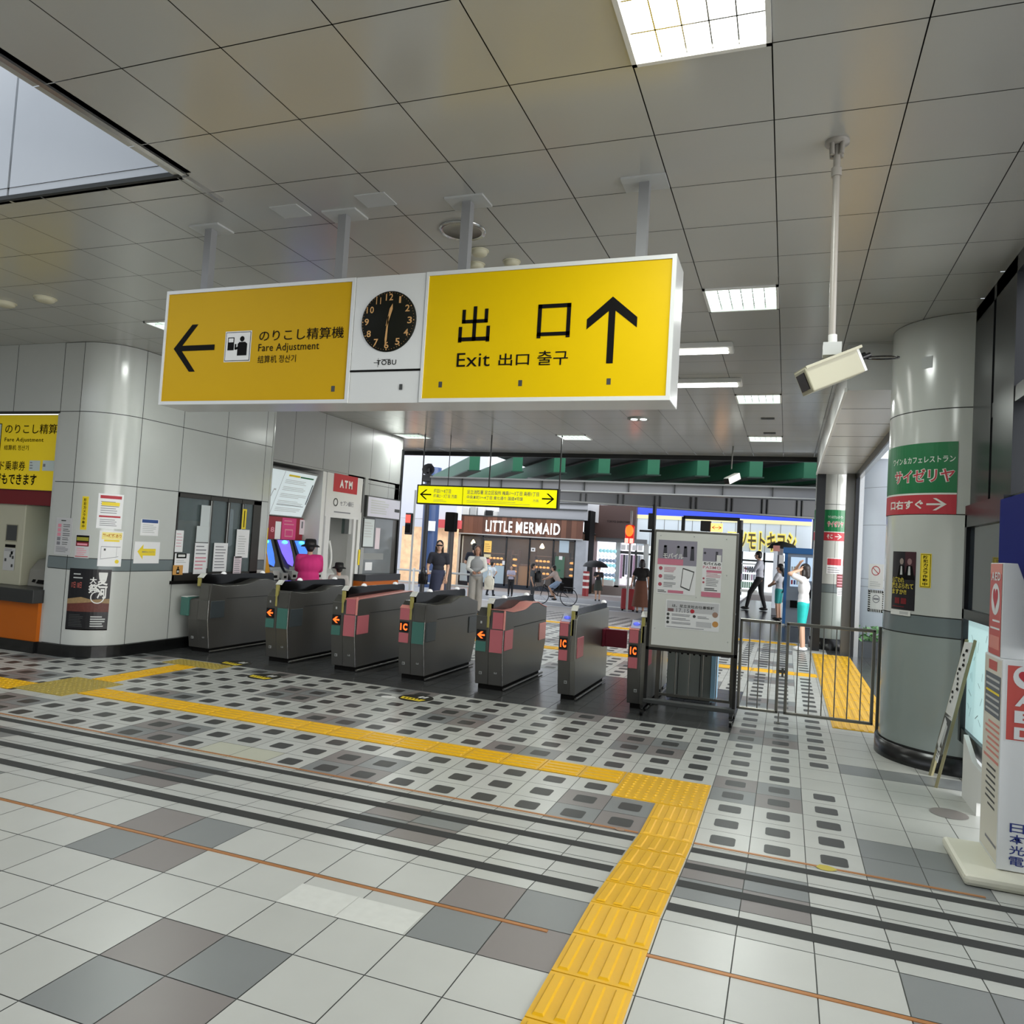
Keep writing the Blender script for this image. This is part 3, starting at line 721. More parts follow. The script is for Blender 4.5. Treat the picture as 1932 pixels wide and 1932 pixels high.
# ================================================================== CAMERAS ON POLES
def cctv(t, base, L, w, h, direction, m, cable=True):
    pass
t = thing('security_camera', 'cream box camera hanging on a long ceiling pole by the right pillar', 'camera', (.16, 3.79, CEIL))
cream = mat('cream metal', '#a9a690', .4, noise=.04); polem = mat('painted pole', '#9b968e', .35)
fb = MB().lathe((.145, 3.79, CEIL), [(.055, 0), (.055, -.012), (.02, -.02)], polem, 20)
for k in range(4):
    a_ = math.radians(45+90*k); fb.tube((.145+.033*math.cos(a_), 3.79+.033*math.sin(a_), CEIL-.01), (.145+.028*math.cos(a_), 3.79+.028*math.sin(a_), CEIL-.07), .011, None, polem, 8)
fb.build('flange', polem, t)
MB().tube((.145, 3.79, CEIL), (.157, 3.79, 2.585), .016, None, polem, 12).tube((.146, 3.79, CEIL-.13), (.147, 3.79, CEIL-.17), .024, None, polem, 12).tube((.16, 3.79, 2.60), (.162, 3.79, 2.53), .02, None, white, 10).build('pole', polem, t)
br = MB().box(.12, .20, 3.76, 3.83, 2.50, 2.56, lgrey).box(.17, .24, 3.77, 3.80, 2.485, 2.515, ink); br.build('bracket', lgrey, t)
p_f = at(1516, 722, 'Y', 3.72); p_b = at(1612, 685, 'Y', 3.80)
d = (p_b-p_f).normalized(); hs = MB().bar(p_f, p_b, .13, .115, cream); hb = hs.build('housing', cream, t, bevel=.006)
rf = MB().bar(p_f-d*.02+Vector((0, 0, .062)), p_b+Vector((0, 0, .062)), .145, .012, cream); rf.build('sun_shield', cream, t)
MB().bar(p_b, p_b+d*.012, .125, .11, white).build('rear_plate', white, t)
MB().bar(p_f-d*.004, p_f, .09, .08, black).build('lens_window', black, t)
q = p_b+d*.012; cab = MB(); cab.tube(q+Vector((0, 0, .02)), q+d*.04+Vector((0, 0, .02)), .014, None, black, 10).tube(q+Vector((.02, -.02, .015)), q+d*.04+Vector((.02, -.02, .015)), .012, None, black, 10)
loop = []
for k in range(22):
    s = k/21*2*math.pi; loop.append(q+Vector((.035+.115*(1-math.cos(s))*.62, .02*math.sin(s), .018+.012*math.sin(s))))
cab.path(loop, .0035, black, 6); cab.build('cable', black, t)
t = thing('security_camera', 'small white camera on a short ceiling pole near the exit', 'camera', (-.98, 14.02, CEIL))
pp = at(1380, 885, 'Y', 14.02)
MB().tube((-.98, 14.02, CEIL), (pp.x, 14.02, pp.z), .012, None, darksteel, 8).build('pole', darksteel, t)
a1_, a2_ = at(1371, 908, 'Y', 13.9), at(1392, 898, 'Y', 14.15); MB().bar(a1_, a2_, .12, .12, white).build('housing', white, t, bevel=.01)
MB().bar(a1_-(a2_-a1_).normalized()*.005, a1_, .10, .10, black).build('lens_window', black, t)

# ================================================================== SMALL FAR YELLOW SIGN
t = thing('hanging_sign', 'narrow yellow direction sign with arrows at both ends, hung near the exit', 'sign', (-5.24, 12.86, 2.22))
ysg = mat('lit sign yellow', '#e3e000', .4, emit=.55); bf = mat('black frame metal', '#101010', .4)
MB().box(-6.64, -3.84, 12.87, 12.99, 2.20, 2.57, bf).build('housing', bf, t, bevel=.004)
for x in (-6.57, -6.03, -5.20, -3.85): MB().tube((x, 12.93, 2.57), (x, 12.93, CEIL), .014 if x != -6.03 else .008, None, bf, 8).build('rod', bf, t)
a = Art(plane_Y(12.868), .002); a.sheet(-6.61, 2.225, -3.87, 2.545, ysg, .004)
a.arrow(-6.57, 2.29, -6.33, 2.48, ink, 'L', 2, .11); a.arrow(-4.14, 2.29, -3.91, 2.48, ink, 'R', 2, .11); a.rect(-5.69, 2.225, -5.68, 2.545, ink, 1)
a.text('梅田1～8丁目', -6.28, 2.42, -5.93, 2.50, tgrey, 2, .01); a.text('梅島2・3丁目 方面', -6.28, 2.33, -5.80, 2.40, tgrey, 2, .01)
a.text('足立消防署 足立区役所 梅島1～3丁目 島根1丁目', -5.60, 2.42, -4.20, 2.50, tgrey, 2, .012); a.text('中央本町1～4丁目 東七通り 国道4号線', -5.60, 2.33, -4.50, 2.40, tgrey, 2, .012); a.text('方面', -4.31, 2.32, -4.20, 2.37, tgrey, 2)
a.bars(-6.28, 2.25, -6.0, 2.30, 2, tgrey, 2, .25); a.bars(-5.6, 2.25, -4.3, 2.31, 2, tgrey, 2, .2)
a.build('printed_face', t)
# ================================================================== TICKET GATES
gpink = mat('gate pink', '#b5636a', .35); ggreen = mat('gate green', '#3f6d63', .35); gcrim = mat('crimson flap', '#7a1f33', .3)
gpole = mat('yellow grey strip', '#9c9350', .4); led = mat('led orange', '#ff5a1e', .5, emit=1.6, ecol=(1, .10, .012)); flapd = mat('dark flap', '#3c4346', .3)
gpt = mat('gate pink edge', '#d98d84', .35); bluel = mat('blue reader', '#5a66d8', .3, emit=.5); bluep = mat('reader surround', '#b9bdd6', .3)
def gate(x, label, L, M, wide=True, hump=True, disp='A', pinkedge=False, flap=None, back=None, low=False):
    """x = left edge; L = left unit (upper, lower), M = main unit colours"""
    t = thing('ticket_gate', label, 'ticket gate', (x, 7.44, 0), 'automatic ticket gates in a row')
    P = lambda mb, n, m, par=t, **k: mb.build(n, m, par, world=False, **k)
    D = 1.47
    if wide:
        # main cabinet, side profile (y, z) extruded across
        top = [(0.02, .84), (.26, .81), (.62, .815), (.72, .83), (.90, .875), (1.12, .875), (1.30, .83), (D, .80)] if hump else [(0.02, .80), (.05, .815), (1.30, .86), (D, .84)]
        prof = [(.05, .05), (0, .41), (.0, .64)]+top+[(D+.02, .40), (D-.12, .05)]
        P(MB().prism([(.15, y, z) for y, z in prof], (.165, 0, 0), darksteel), 'main_cabinet', darksteel, bevel=.008)
        if pinkedge:
            e = MB()
            for (y0, z0), (y1, z1) in zip(top, top[1:]): e.prism([(.148, y0, z0+.001), (.148, y1, z1+.001), (.148, y1, z1+.007), (.148, y0, z0+.007)], (.170, 0, 0), gpt)
            e.box(.305, .318, -.004, .02, .64, .84, gpt)
            P(e, 'edge_trim', gpt)
        P(MB().box(.185, .300, -.006, .02, .645, .815, M[0]), 'upper_front_panel', None); P(MB().box(.165, .305, -.010, .02, .40, .635, M[1]), 'lower_front_panel', None)
        P(MB().tube((.312, -.004, .64), (.312, -.004, .40), .004, None, chrome, 6).tube((.312, -.002, .40), (.316, .045, .06), .004, None, chrome, 6), 'edge_rail', chrome)
        fm = flap or flapd
        P(MB().box(.300, .325, .03, .27, .42, .63, fm), 'front_flap', None, bevel=.006)
        P(MB().box(.300, .325, 1.20, 1.45, .42, .62, back or flapd), 'rear_flap', None, bevel=.006)
        P(MB().box(.318, .322, .30, 1.40, .648, .653, seam), 'side_seam', None)
    w = .15 if wide else .125
    # left unit: reader side of the next passage
    zt = .62 if low else .77
    pr = [(.06, .05), (.005, .39), (.0, zt), (.03, zt+.02), (.10, .85 if not low else zt+.03), (D-.1, .85 if not low else .8), (D, .80), (D, .40), (D-.12, .05)]
    P(MB().prism([(0, y, z) for y, z in pr], (w, 0, 0), darksteel), 'reader_cabinet', None, bevel=.006)
    if not wide:
        P(MB().prism([(w, y, z) for y, z in [(.06, .05), (.0, .40), (.0, .82), (.06, .86), (D, .86), (D, .05)]], (.055, 0, 0), steel), 'side_panel', None, bevel=.005)
        P(MB().box(w+.045, w+.062, .06, .30, .42, .63, M[1]), 'front_flap', None, bevel=.006)
        P(MB().prism([(.012, .015, .785), (.11, .015, .785), (.11, .10, .855), (.012, .10, .855)], (0, -.004, .006), bluep), 'reader_plate', None)
        P(MB().ell((.062, .058, .826), (.036, .034, .02), bluel, 14, 6), 'touch_pad', None)
    if not low:
        P(MB().box(.008, w-.03, -.007, .02, zt-.125, zt-.002, L[0]), 'upper_reader_panel', None)
        P(MB().box(.008, w-.03, -.007, .03, .40, .505, L[1]), 'lower_reader_panel', None)
        dsp = P(MB().box(.014, w-.034, -.010, .02, .515, .625, black), 'display', black)
        a = Art(lambda u, v, o: Vector((u, -.0105-o, v)), .0008); x0, x1 = .022, w-.042
        if disp == 'A': a.arrow(x0, .535, x1, .607, led, 'L', 1, .2)
        else: a.text('IC', x0, .532, x1, .608, led, 1, .05)
        P(a.mb, 'lit_symbol', None, dsp)
        if L[0] is darksteel: aa = Art(lambda u, v, o: Vector((u, -.008-o, v)), .0008); aa.rect(.05, .69, .068, .715, lgrey, 1); P(aa.mb, 'small_mark', None)
        else: P(MB().prism([(.0, .0, zt), (w-.025, .0, zt), (w-.025, .045, zt+.028), (.0, .045, zt+.028)], (0, -.003, .006), gpt), 'reader_top', None)
    else:
        P(MB().box(-.10, .02, -.02, .18, .43, .66, L[1]), 'lower_reader_panel', None, bevel=.005)
        P(MB().box(-.10, .0, -.02, .18, .655, .662, white), 'reader_top', None)
    for k, (u, v) in enumerate(((.05, .17), (.22, .19)) if wide else ((.07, .18),)):
        P(MB().box(u, u+.03, .03, .052, v-.015, v+.015, grey).box(u+.008, u+.022, .028, .04, v-.007, v+.007, darksteel), 'door_lock', None)
    P(MB().box(.03, (.30 if wide else w+.045), .08, D-.14, 0, .052, ink), 'plinth', None)
    # visor along the top with warning beacons
    vx = .125 if wide else w+.005
    r = .05; zz0, zz1 = (.80, .945) if wide else (.845, .925); pts = []
    for cy, cz, a0 in ((D-.06-r, zz1-r, 0), (.06+r, zz1-r, 90)):
        for k in range(7):
            q = math.radians(a0+15*k); pts.append((vx, cy+r*math.cos(q), cz+r*math.sin(q)))
    pts += [(vx, .06, zz0), (vx, D-.06, zz0)]
    P(MB().prism(pts, (.035, 0, 0), mat('visor black', '#050506', .12, spec=.25)), 'visor', None)
    P(MB().box(vx-.012, vx+.022, .0, .035, .65 if not low else .80, .90, gpole), 'marker_strip', None, bevel=.004)
    P(MB().prism([(vx-.02, .0, .905), (vx-.02, .06, .955), (vx-.02, .10, .955), (vx-.02, .04, .90)], (.06, 0, 0), offwhite), 'visor_cap', None)
    for y in (.42, 1.18) if wide else (1.30,):
        P(MB().lathe((vx+.017, y, zz1-.003), [(.034, 0), (.033, .010), (.022, .026), (0, .032)], mat('beacon white', '#eeeeee', .4, emit=.15), 14), 'beacon', None)
    P(MB().tube((.33 if wide else w+.07, .05, .02), (.33 if wide else w+.07, D-.1, .02), .012, None, darksteel, 8), 'floor_rail', None)
    return t
ds = darksteel
gate(-6.86, 'leftmost ticket gate, by the rounded wall, with a green front-left box and dark flap', (ds, ggreen), (ds, ds), low=True)
gate(-5.71, 'second ticket gate from the left, orange arrow, green lower panel and dark flap', (ds, ggreen), (ds, ggreen))
gate(-4.81, 'third ticket gate from the left, orange arrow and pink main unit with straight pink top', (ds, ggreen), (gpink, gpink), hump=False, pinkedge=True, flap=gpink)
gate(-3.95, 'fourth ticket gate from the left, IC display on pink and green main panel', (gpink, gpink), (ds, ggreen), disp='I')
gate(-3.04, 'fifth ticket gate from the left, orange arrow and pink main unit with humped pink top', (ds, ggreen), (gpink, gpink), pinkedge=True, flap=gpink, back=gpt)
g6 = gate(-2.13, 'narrow ticket gate with IC display and blue touch pad, crimson barrier beside it', (gpink, gpink), (gpink, gpink), wide=False, disp='I')
gate(-1.42, 'narrow ticket gate partly hidden behind the notice board', (gpink, gpink), (gpink, gpink), wide=False, disp='I')
MB().box(.18, .21, 1.16, 1.40, .43, .63, gcrim).box(.20, .46, 1.20, 1.235, .43, .63, gcrim).build('barrier_flap', gcrim, g6, world=False, bevel=.006)

# ================================================================== LOW DOUBLE FENCE GATE
t = thing('fence_gate', 'low steel double-leaf barred gate between the notice board and the pillar', 'gate', (.2, 7.72, 0))
fst = mat('fence steel', '#84827c', .3, .8); FY = 7.72
for x0, x1, nb in ((-.395, -.02, 3), (.03, .80, 6)):
    lf = MB(); r = .019
    lf.box(x0, x0+.028, FY-.014, FY+.014, .09, .95, fst).box(x1-.028, x1, FY-.014, FY+.014, .09, .95, fst).box(x0, x1, FY-.014, FY+.014, .925, .955, fst).box(x0, x1, FY-.014, FY+.014, .085, .113, fst)
    l = lf.build('leaf_frame', fst, t, bevel=.006)
    for k in range(nb):
        x = x0+(x1-x0)*(k+1)/(nb+1); MB().tube((x, FY, .10), (x, FY, .94), .0055, None, fst, 8).build('upright_bar', fst, l)
MB().box(-.03, .035, FY-.02, FY+.02, .47, .50, darksteel).box(.0, .02, FY-.03, FY+.02, .44, .52, darksteel).build('latch', darksteel, t)
MB().tube((-.01, FY, .10), (-.01, FY, .003), .006, None, fst, 8).tube((-.03, FY-.01, .004), (.01, FY-.01, .004), .005, None, fst, 8).build('drop_bolt', fst, t)
for x in (-.43, .845): MB().box(x-.024, x+.024, FY-.024, FY+.024, 0, .985, mat('fence post', '#54544f', .35, .6)).build('post', None, t, bevel=.004)
# fence run behind the board
t = thing('fence', 'low steel railing behind the notice board', 'fence', (-.85, 7.9, 0))
for z in (.93, .09): MB().box(-1.18, -.45, 7.89, 7.92, z, z+.025, fst).build('rail', fst, t)
for k in range(6): MB().tube((-1.15+k*.135, 7.905, .1), (-1.15+k*.135, 7.905, .94), .0055, None, fst, 8).build('upright_bar', fst, t)
for x in (-1.19, -.45): MB().box(x-.02, x+.02, 7.885, 7.925, 0, .98, fst).build('post', fst, t)
# ================================================================== BIN BEHIND THE BOARD
t = thing('recycling_bin', 'grey ribbed bin with round holes, standing behind the notice board', 'bin', (-.9, 8.35, 0))
bm = mat('bin grey', '#7e8480', .45, noise=.04)
b = MB(); 
for k in range(4): b.box(-1.14+k*.115, -1.14+k*.115+.108, 8.20, 8.55, .03, .72, bm)
b.box(-1.135, -.69, 8.21, 8.54, .02, .725, dkgrey); b.build('body', bm, t, bevel=.006)
MB().box(-.685, -.64, 8.18, 8.55, .03, .74, mat('pale blue panel', '#8fb9d3', .4)).build('side_panel', None, t)
h = Art(plane_Y(8.199), .001)
for r in range(3):
    for c in range(7): h.disc(-1.10+c*.062+(r % 2)*.03-.015, .50+r*.048, .013, ink, 1, 12)
h.mb.build('holes', None, t).location = -t.location

# ================================================================== NOTICE BOARD ON WHEELS
t = thing('notice_board', 'white notice board with three posters on a black wheeled stand', 'notice board', (-.82, 7.45, 0))
blk = mat('black frame metal', '#101010', .4)
BX0, BX1, BY = -1.215, -.425, 7.42
st_ = MB()
for x in (BX0-.018, BX1+.018): st_.box(x-.014, x+.014, BY+.0, BY+.03, .10, 1.80, blk)
st_.box(BX0-.03, BX1+.03, BY, BY+.03, .60, .63, blk); st_.build('stand_frame', blk, t)
MB().box(BX0-.03, BX1+.03, BY-.03, BY+.06, .09, .13, mat('dark grey', '#3c3e3d')).build('base_beam', None, t, bevel=.006)
for x in (BX0-.01, BX1+.01):
    MB().box(x-.015, x+.015, BY-.20, BY+.26, .075, .10, blk).build('foot_bar', blk, t)
    for y in (BY-.18, BY+.24): MB().tube((x-.012, y, .032), (x+.012, y, .032), .032, None, black, 14).box(x-.008, x+.008, y-.01, y+.02, .03, .08, dkgrey).build('caster', black, t)
MB().box(BX0, BX1, BY-.03, BY, .63, 1.765, steel).build('board_frame', mat('frame grey', '#77776f', .4), t, bevel=.004)
bw = mat('board white', '#cfd0ca', .5)
a = Art(plane_Y(BY-.0305), .001); a.sheet(BX0+.022, .655, BX1-.022, 1.742, bw, .002); bo = a.build('board_face', t)
def pB(x, y): p = at(x, y, 'Y', BY-.034); return p.x, p.z
def poster(nm, par, Y=BY-.0335): return Art(plane_Y(Y), .0009)
ph = mat('poster photo grey', '#8b8794', .6); skinp = mat('poster figure', '#3b3a42', .6); ppk = mat('poster pink', '#c47488', .6); pgl = mat('poster pale', '#dedede', .6)
(x0, z1), (x1, z0) = pB(1243, 1018), pB(1311, 1124)
a = poster('p', t); a.sheet(x0, z0, x1, z1, pgl, .001); H = z1-z0; Wd = x1-x0
a.rect(x0, z1-H*.46, x1, z1, ph, 1)
for k, (u, hh) in enumerate(((.18, .26), (.52, .2), (.70, .24), (.88, .3))):
    a.disc(x0+Wd*u, z1-H*.06-.03, .012, skinp, 2, 10); a.poly([(x0+Wd*u-.018, z1-H*(.06+hh)), (x0+Wd*u+.022, z1-H*(.06+hh)), (x0+Wd*u+.016, z1-H*.10), (x0+Wd*u-.012, z1-H*.10)], skinp if k != 1 else tgrey, 2)
a.rect(x0, z1-H*.46, x0+Wd*.66, z1-H*.35, ppk, 2.5); a.text('モバイル', x0+Wd*.14, z1-H*.34, x0+Wd*.66, z1-H*.24, white, 3, .02)
for k in range(3): a.disc(x0+Wd*.09, z1-H*(.53+.15*k), .018, mat('poster red', '#a84a58', .6), 2, 14); a.bars(x0+Wd*.18, z1-H*(.60+.14*k), x0+Wd*.5, z1-H*(.50+.14*k), 4, tgrey if k else ppk, 2, .4, k)
q = [(x0+Wd*.62, z1-H*.86), (x0+Wd*.86, z1-H*.92), (x0+Wd*.96, z1-H*.56), (x0+Wd*.66, z1-H*.50)]; a.poly(q, dkgrey, 3); cc = Vector((x0+Wd*.775, z1-H*.71)); a.poly([tuple(cc+(Vector(p)-cc)*.88) for p in q], pgl, 3.5)
a.rect(x0+Wd*.3, z0+H*.02, x0+Wd*.7, z0+H*.07, ppk, 2); a.bars(x0+Wd*.04, z0+H*.02, x0+Wd*.27, z0+H*.07, 2, dkgrey, 2, .5)
a.build('wide_poster', bo)
(x0, z1), (x1, z0) = pB(1327, 1034), pB(1359, 1128)
a = poster('p', t); a.sheet(x0, z0, x1, z1, pgl, .001); H = z1-z0; Wd = x1-x0
a.rect(x0, z1-H*.27, x1, z1, ph, 1); a.disc(x0+Wd*.1, z1-H*.1, .012, skinp, 2, 8); a.rect(x0+Wd*.66, z1-H*.25, x0+Wd*.78, z1-H*.06, skinp, 2); a.rect(x0+Wd*.72, z1-H*.27, x0+Wd*.95, z1-H*.13, white, 2.5)
a.text('モバイルの', x0+Wd*.05, z1-H*.345, x0+Wd*.95, z1-H*.285, ink, 2, .03); a.text('PASMO', x0+Wd*.03, z1-H*.42, x0+Wd*.95, z1-H*.365, ppk, 2, .01)
a.rect(x0+Wd*.22, z1-H*.50, x1, z1-H*.45, ppk, 2); a.bars(x0+Wd*.22, z1-H*.60, x1, z1-H*.51, 3, ppk, 2, .3)
for k in range(2): a.disc(x0+Wd*.09, z1-H*(.625+.08*k), .010, MATS['poster red'], 2, 10)
a.bars(x0+Wd*.22, z1-H*.78, x0+Wd*.9, z1-H*.61, 5, tgrey, 2, .35); a.bars(x0+Wd*.15, z1-H*.88, x0+Wd*.85, z1-H*.81, 2, dkgrey, 2, .5); a.rect(x0, z0, x1, z0+H*.10, ppk, 2)
a.build('narrow_poster', bo)
(x0, z1), (x1, z0) = pB(1257, 1130), pB(1356, 1193)
a = poster('p', t); a.sheet(x0, z0, x1, z1, pgl, .001); H = z1-z0; Wd = x1-x0
a.rect(x0+Wd*.02, z1-H*.42, x1-Wd*.02, z1-H*.04, mat('poster light grey', '#bcbcbe', .6), 1)
a.text('は、足立支社お仕事情報', x0+Wd*.12, z1-H*.26, x0+Wd*.9, z1-H*.15, dkgrey, 2, .02); a.text('17.15', x0+Wd*.2, z1-H*.43, x0+Wd*.44, z1-H*.29, tgrey, 2, .02); a.disc(x0+Wd*.50, z1-H*.36, .020, red, 3, 14)
a.rect(x0+Wd*.04, z1-H*.42, x0+Wd*.15, z1-H*.31, mat('poster brown', '#77595a', .6), 2)
for k in range(3): a.disc(x0+Wd*.05, z1-H*(.52+.14*k), .014, dkgrey, 2, 12); a.bars(x0+Wd*.12, z1-H*(.57+.14*k), x0+Wd*.48, z1-H*(.48+.14*k), 2, tgrey, 2, .4, k)
a.disc(x0+Wd*.54, z1-H*.53, .014, dkgrey, 2, 12); a.bars(x0+Wd*.6, z1-H*.6, x0+Wd*.82, z1-H*.5, 2, tgrey, 2, .4); a.rect(x0+Wd*.58, z0+H*.12, x0+Wd*.86, z0+H*.3, MATS['poster light grey'], 2)
a.disc(x0+Wd*.92, z1-H*.42, .026, mat('poster tan', '#9b7c6c', .6), 2, 14); a.disc(x0+Wd*.93, z1-H*.74, .028, mat('poster orange', '#c08a48', .6), 2, 14); a.bars(x0+Wd*.03, z0+H*.02, x1-Wd*.03, z0+H*.08, 1, tgrey, 2, .3)
a.build('lower_poster', bo)
for (x, y) in ((1247, 1010), (1310, 1012), (1371, 1017), (1313, 1127), (1371, 1085), (1235, 1185), (1373, 1212)): 
    p = pB(x, y); MB().tube((p[0], BY-.033, p[1]), (p[0], BY-.040, p[1]), .006, .004, lgrey, 8).build('magnet', lgrey, bo)

# ================================================================== RIGHT PILLAR: STICKERS AND POSTERS
def curved(nm, lab, cat, c0, c1, f, inv, base, n=14, z0=None, z1=None, t_=.0025):
    a0, zb = inv(*c0); a1, zt = inv(*c1); zb = z0 if z0 is not None else zb; zt = z1 if z1 is not None else zt
    t = thing(nm, lab, cat, f((a0+a1)/2, zb, 0)); ar = Art(f, .0009); ar.n = n; ar.sheet(a0, zb, a1, zt, base, t_, n); return t, ar, a0, zb, a1, zt
def restaurant(t, ar, a0, z0, a1, z1, small=False):
    H = z1-z0; Wd = a1-a0; zr = z0+H*.27
    ar.rect(a0, zr+H*.025, a1, z1, greenp, 1); ar.rect(a0, z0, a1, zr, red, 1)
    q = (lambda x: aF(x, 990)[0]) if small else (lambda x: aR(x, 900)[0])
    U = (1562, 1590, 1561, 1591, 1561, 1572, 1576, 1589) if small else (1686, 1802, 1690, 1801, 1684, 1744, 1750, 1788)
    U = [q(u) for u in U]
    ar.text('ワイン＆カフェレストラン', U[0], z0+H*.72, U[1], z0+H*.81, offwhite, 2, .012)
    for w_, m_, l_ in ((.07, offwhite, 2), (.015, red, 3)):
        e = w_*.12*(U[3]-U[2]); ar.text('サイゼリヤ', U[2]-e, z0+H*.45-w_*.18*H, U[3]+e, z0+H*.63+w_*.18*H, m_, l_, w_)
    ar.text('そこ' if small else '口右すぐ', U[4], z0+H*.07, U[5], z0+H*.20, offwhite, 2, .03)
    ar.arrow(U[6], z0+H*.05, U[7], z0+H*.22, offwhite, 'R', 2, .12)
    ar.build('printed_sheet', t)
a0 = -RR*math.radians(196); t = thing('wall_sign', 'green and red restaurant sign wrapped round the big right pillar', 'sign', fR(-RR*2.4, 1.96, 0)); ar = Art(fR, .0009); ar.n = 26
ar.sheet(a0, 1.966, -RR*math.radians(103.4), 2.528, offwhite, .002, 26); restaurant(t, ar, a0, 1.966, -RR*math.radians(103.4), 2.528)
# concert style dark poster
t, ar, a0, z0, a1, z1 = curved('poster', 'curling dark poster with two suited men on the right pillar', 'poster', (1682, 1150), (1729, 1044), fR, aR, mat('poster near black', '#15131a', .3), 10, 1.20, 1.665)
a0b = a0
Wd = a1-a0; H = z1-z0
ar.rect(a0+Wd*.6, z0+H*.6, a1, z1, mat('poster wine', '#3a1620', .4), 1); 
for u, v, s_, m_ in ((.46, .83, .05, mat('poster face', '#8d8078', .5)), (.78, .83, .05, mat('poster face red', '#8a6a6a', .5))):
    ar.disc(a0+Wd*u, z0+H*v, Wd*s_*1.7, m_, 2, 16, H*.055); ar.poly([(a0+Wd*(u-.2), z0+H*.52), (a0+Wd*(u+.2), z0+H*.52), (a0+Wd*(u+.1), z0+H*.76), (a0+Wd*(u-.1), z0+H*.76)], ink, 2); ar.poly([(a0+Wd*(u-.05), z0+H*.6), (a0+Wd*(u+.05), z0+H*.6), (a0+Wd*(u+.03), z0+H*.75), (a0+Wd*(u-.03), z0+H*.75)], lgrey, 3)
yg = mat('poster lime', '#b9a83a', .5); ar.text('心奪われ', a0+Wd*.05, z0+H*.46, a0+Wd*.6, z0+H*.56, yg, 4, .03); ar.text('揺さぶられて', a0+Wd*.02, z0+H*.36, a0+Wd*.95, z0+H*.46, yg, 4, .03); ar.text('ますか?!', a0+Wd*.05, z0+H*.26, a0+Wd*.7, z0+H*.35, yg, 4, .03)
ar.rect(a0+Wd*.2, z0+H*.10, a0+Wd*.42, z0+H*.2, dred, 2); ar.rect(a0+Wd*.48, z0+H*.10, a0+Wd*.7, z0+H*.2, dred, 2); ar.bars(a0+Wd*.1, z0+H*.03, a0+Wd*.8, z0+H*.07, 1, dred, 2)
ar.build('printed_sheet', t)
ar = Art(lambda a, b, o: fR(a, b, o+.004), .0009); ar.n = 8; ar.sheet(a0, z0-.045, a1-Wd*.12, z0-.004, white, .002, 8); ar.rect(a0+Wd*.45, z0-.035, a1-Wd*.2, z0-.012, lgrey, 1); ar.build('lower_margin', t)
def camsticker(t, ar, a0, z0, a1, z1):
    Wd = a1-a0; H = z1-z0; ar.rect(a0+Wd*.06, z0+H*.02, a1-Wd*.06, z1-H*.02, ink, 1); ar.rect(a0+Wd*.10, z0+H*.035, a1-Wd*.10, z1-H*.035, yprint, 2)
    ar.text('防犯カメラ作動中', a0+Wd*.28, z0+H*.05, a1-Wd*.28, z1-H*.05, ink, 3, .02, vert=True); ar.build('printed_sheet', t)
camsticker(*curved('warning_sticker', 'narrow yellow vertical sticker on the big right pillar', 'sticker', (1735, 1108), (1758, 1045), fR, aR, yprint, 3))
t, ar, a0, z0, a1, z1 = curved('tape_mark', 'faint square of old tape high on the right pillar', 'tape', (1739, 697), (1760, 671), fR, aR, mat('pillar tape', '#aeb2b0', .5), 3); ar.build('sheet', t)

# exit column stickers
a0 = -FR_*math.radians(182); a1 = -FR_*math.radians(52)
t = thing('wall_sign', 'smaller green and red restaurant sign on the far column by the exit', 'sign', fF(-FR_*2, 1.9, 0)); ar = Art(fF, .001); ar.n = 14
zz0 = at(1575, 1020, 'Y', 14.55).z; zz1 = at(1575, 961, 'Y', 14.55).z
ar.sheet(a0, zz0, a1, zz1, offwhite, .003, 14); restaurant(t, ar, a0, zz0, a1, zz1, True)
def colsheet(nm, lab, px0, py0, px1, py1, m, draw=None, n=4):
    u0, z0 = aF(px0, py1); u1, z1 = aF(px1, py0); t = thing(nm, lab, 'notice', fF((u0+u1)/2, z0, 0)); ar = Art(fF, .001); ar.n = n; ar.sheet(u0, z0, u1, z1, m, .003, n)
    if draw: draw(ar, u0, z0, u1, z1)
    ar.build('printed_sheet', t)
colsheet('notice', 'white notice with a red heading on the far column', 1559, 1054, 1588, 1082, pgl, lambda r, a, b, c, d: (r.rect(a+.01, b+(d-b)*.55, c-.01, d-.01, red, 1), r.bars(a+.02, b+.01, c-.02, b+(d-b)*.45, 3, tgrey, 1)))
colsheet('notice', 'small dark red notice low on the far column', 1578, 1084, 1594, 1108, dred, lambda r, a, b, c, d: r.bars(a+.01, b+.01, c-.01, d-.02, 4, pinkp, 1))
colsheet('notice', 'small grey notice below the dark red one on the far column', 1579, 1110, 1595, 1124, pgl, lambda r, a, b, c, d: r.bars(a+.01, b+.01, c-.01, d-.01, 4, tgrey, 1))
# notices on the pale side wall outside the opening
SBC = Vector((2.1, 15.6))
def fB(a, b, o): t = a/.9; return Vector((SBC.x+(.9+o)*math.cos(t), SBC.y+(.9+o)*math.sin(t), b))
def aB(x, y):
    h = cyl_hit(x, y, SBC, .9); t = h[1]; t = t-2*math.pi if t > 0 else t; return t*.9, h[0].z
def side(nm, lab, c0, c1, draw):
    a0, z0 = aB(*c0); a1, z1 = aB(*c1); t = thing(nm, lab, 'notice', fB((a0+a1)/2, z0, 0)); ar = Art(fB, .0015); ar.n = 4; ar.sheet(a0, z0, a1, z1, white, .003, 4); draw(ar, a0, z0, a1, z1); ar.build('printed_sheet', t)
side('notice', 'white no-entry style notice with a red ring on the pale outside wall', (1638, 1110), (1668, 1065), lambda r, a, b, c, d: (r.ring((a+c)/2, d-.12, .085, .014, red, 1), r.line(((a+c)/2-.055, d-.07), ((a+c)/2+.055, d-.17), .013, red, 1), r.bars(a+.04, b+.04, c-.04, b+.14, 3, lgrey, 1)))
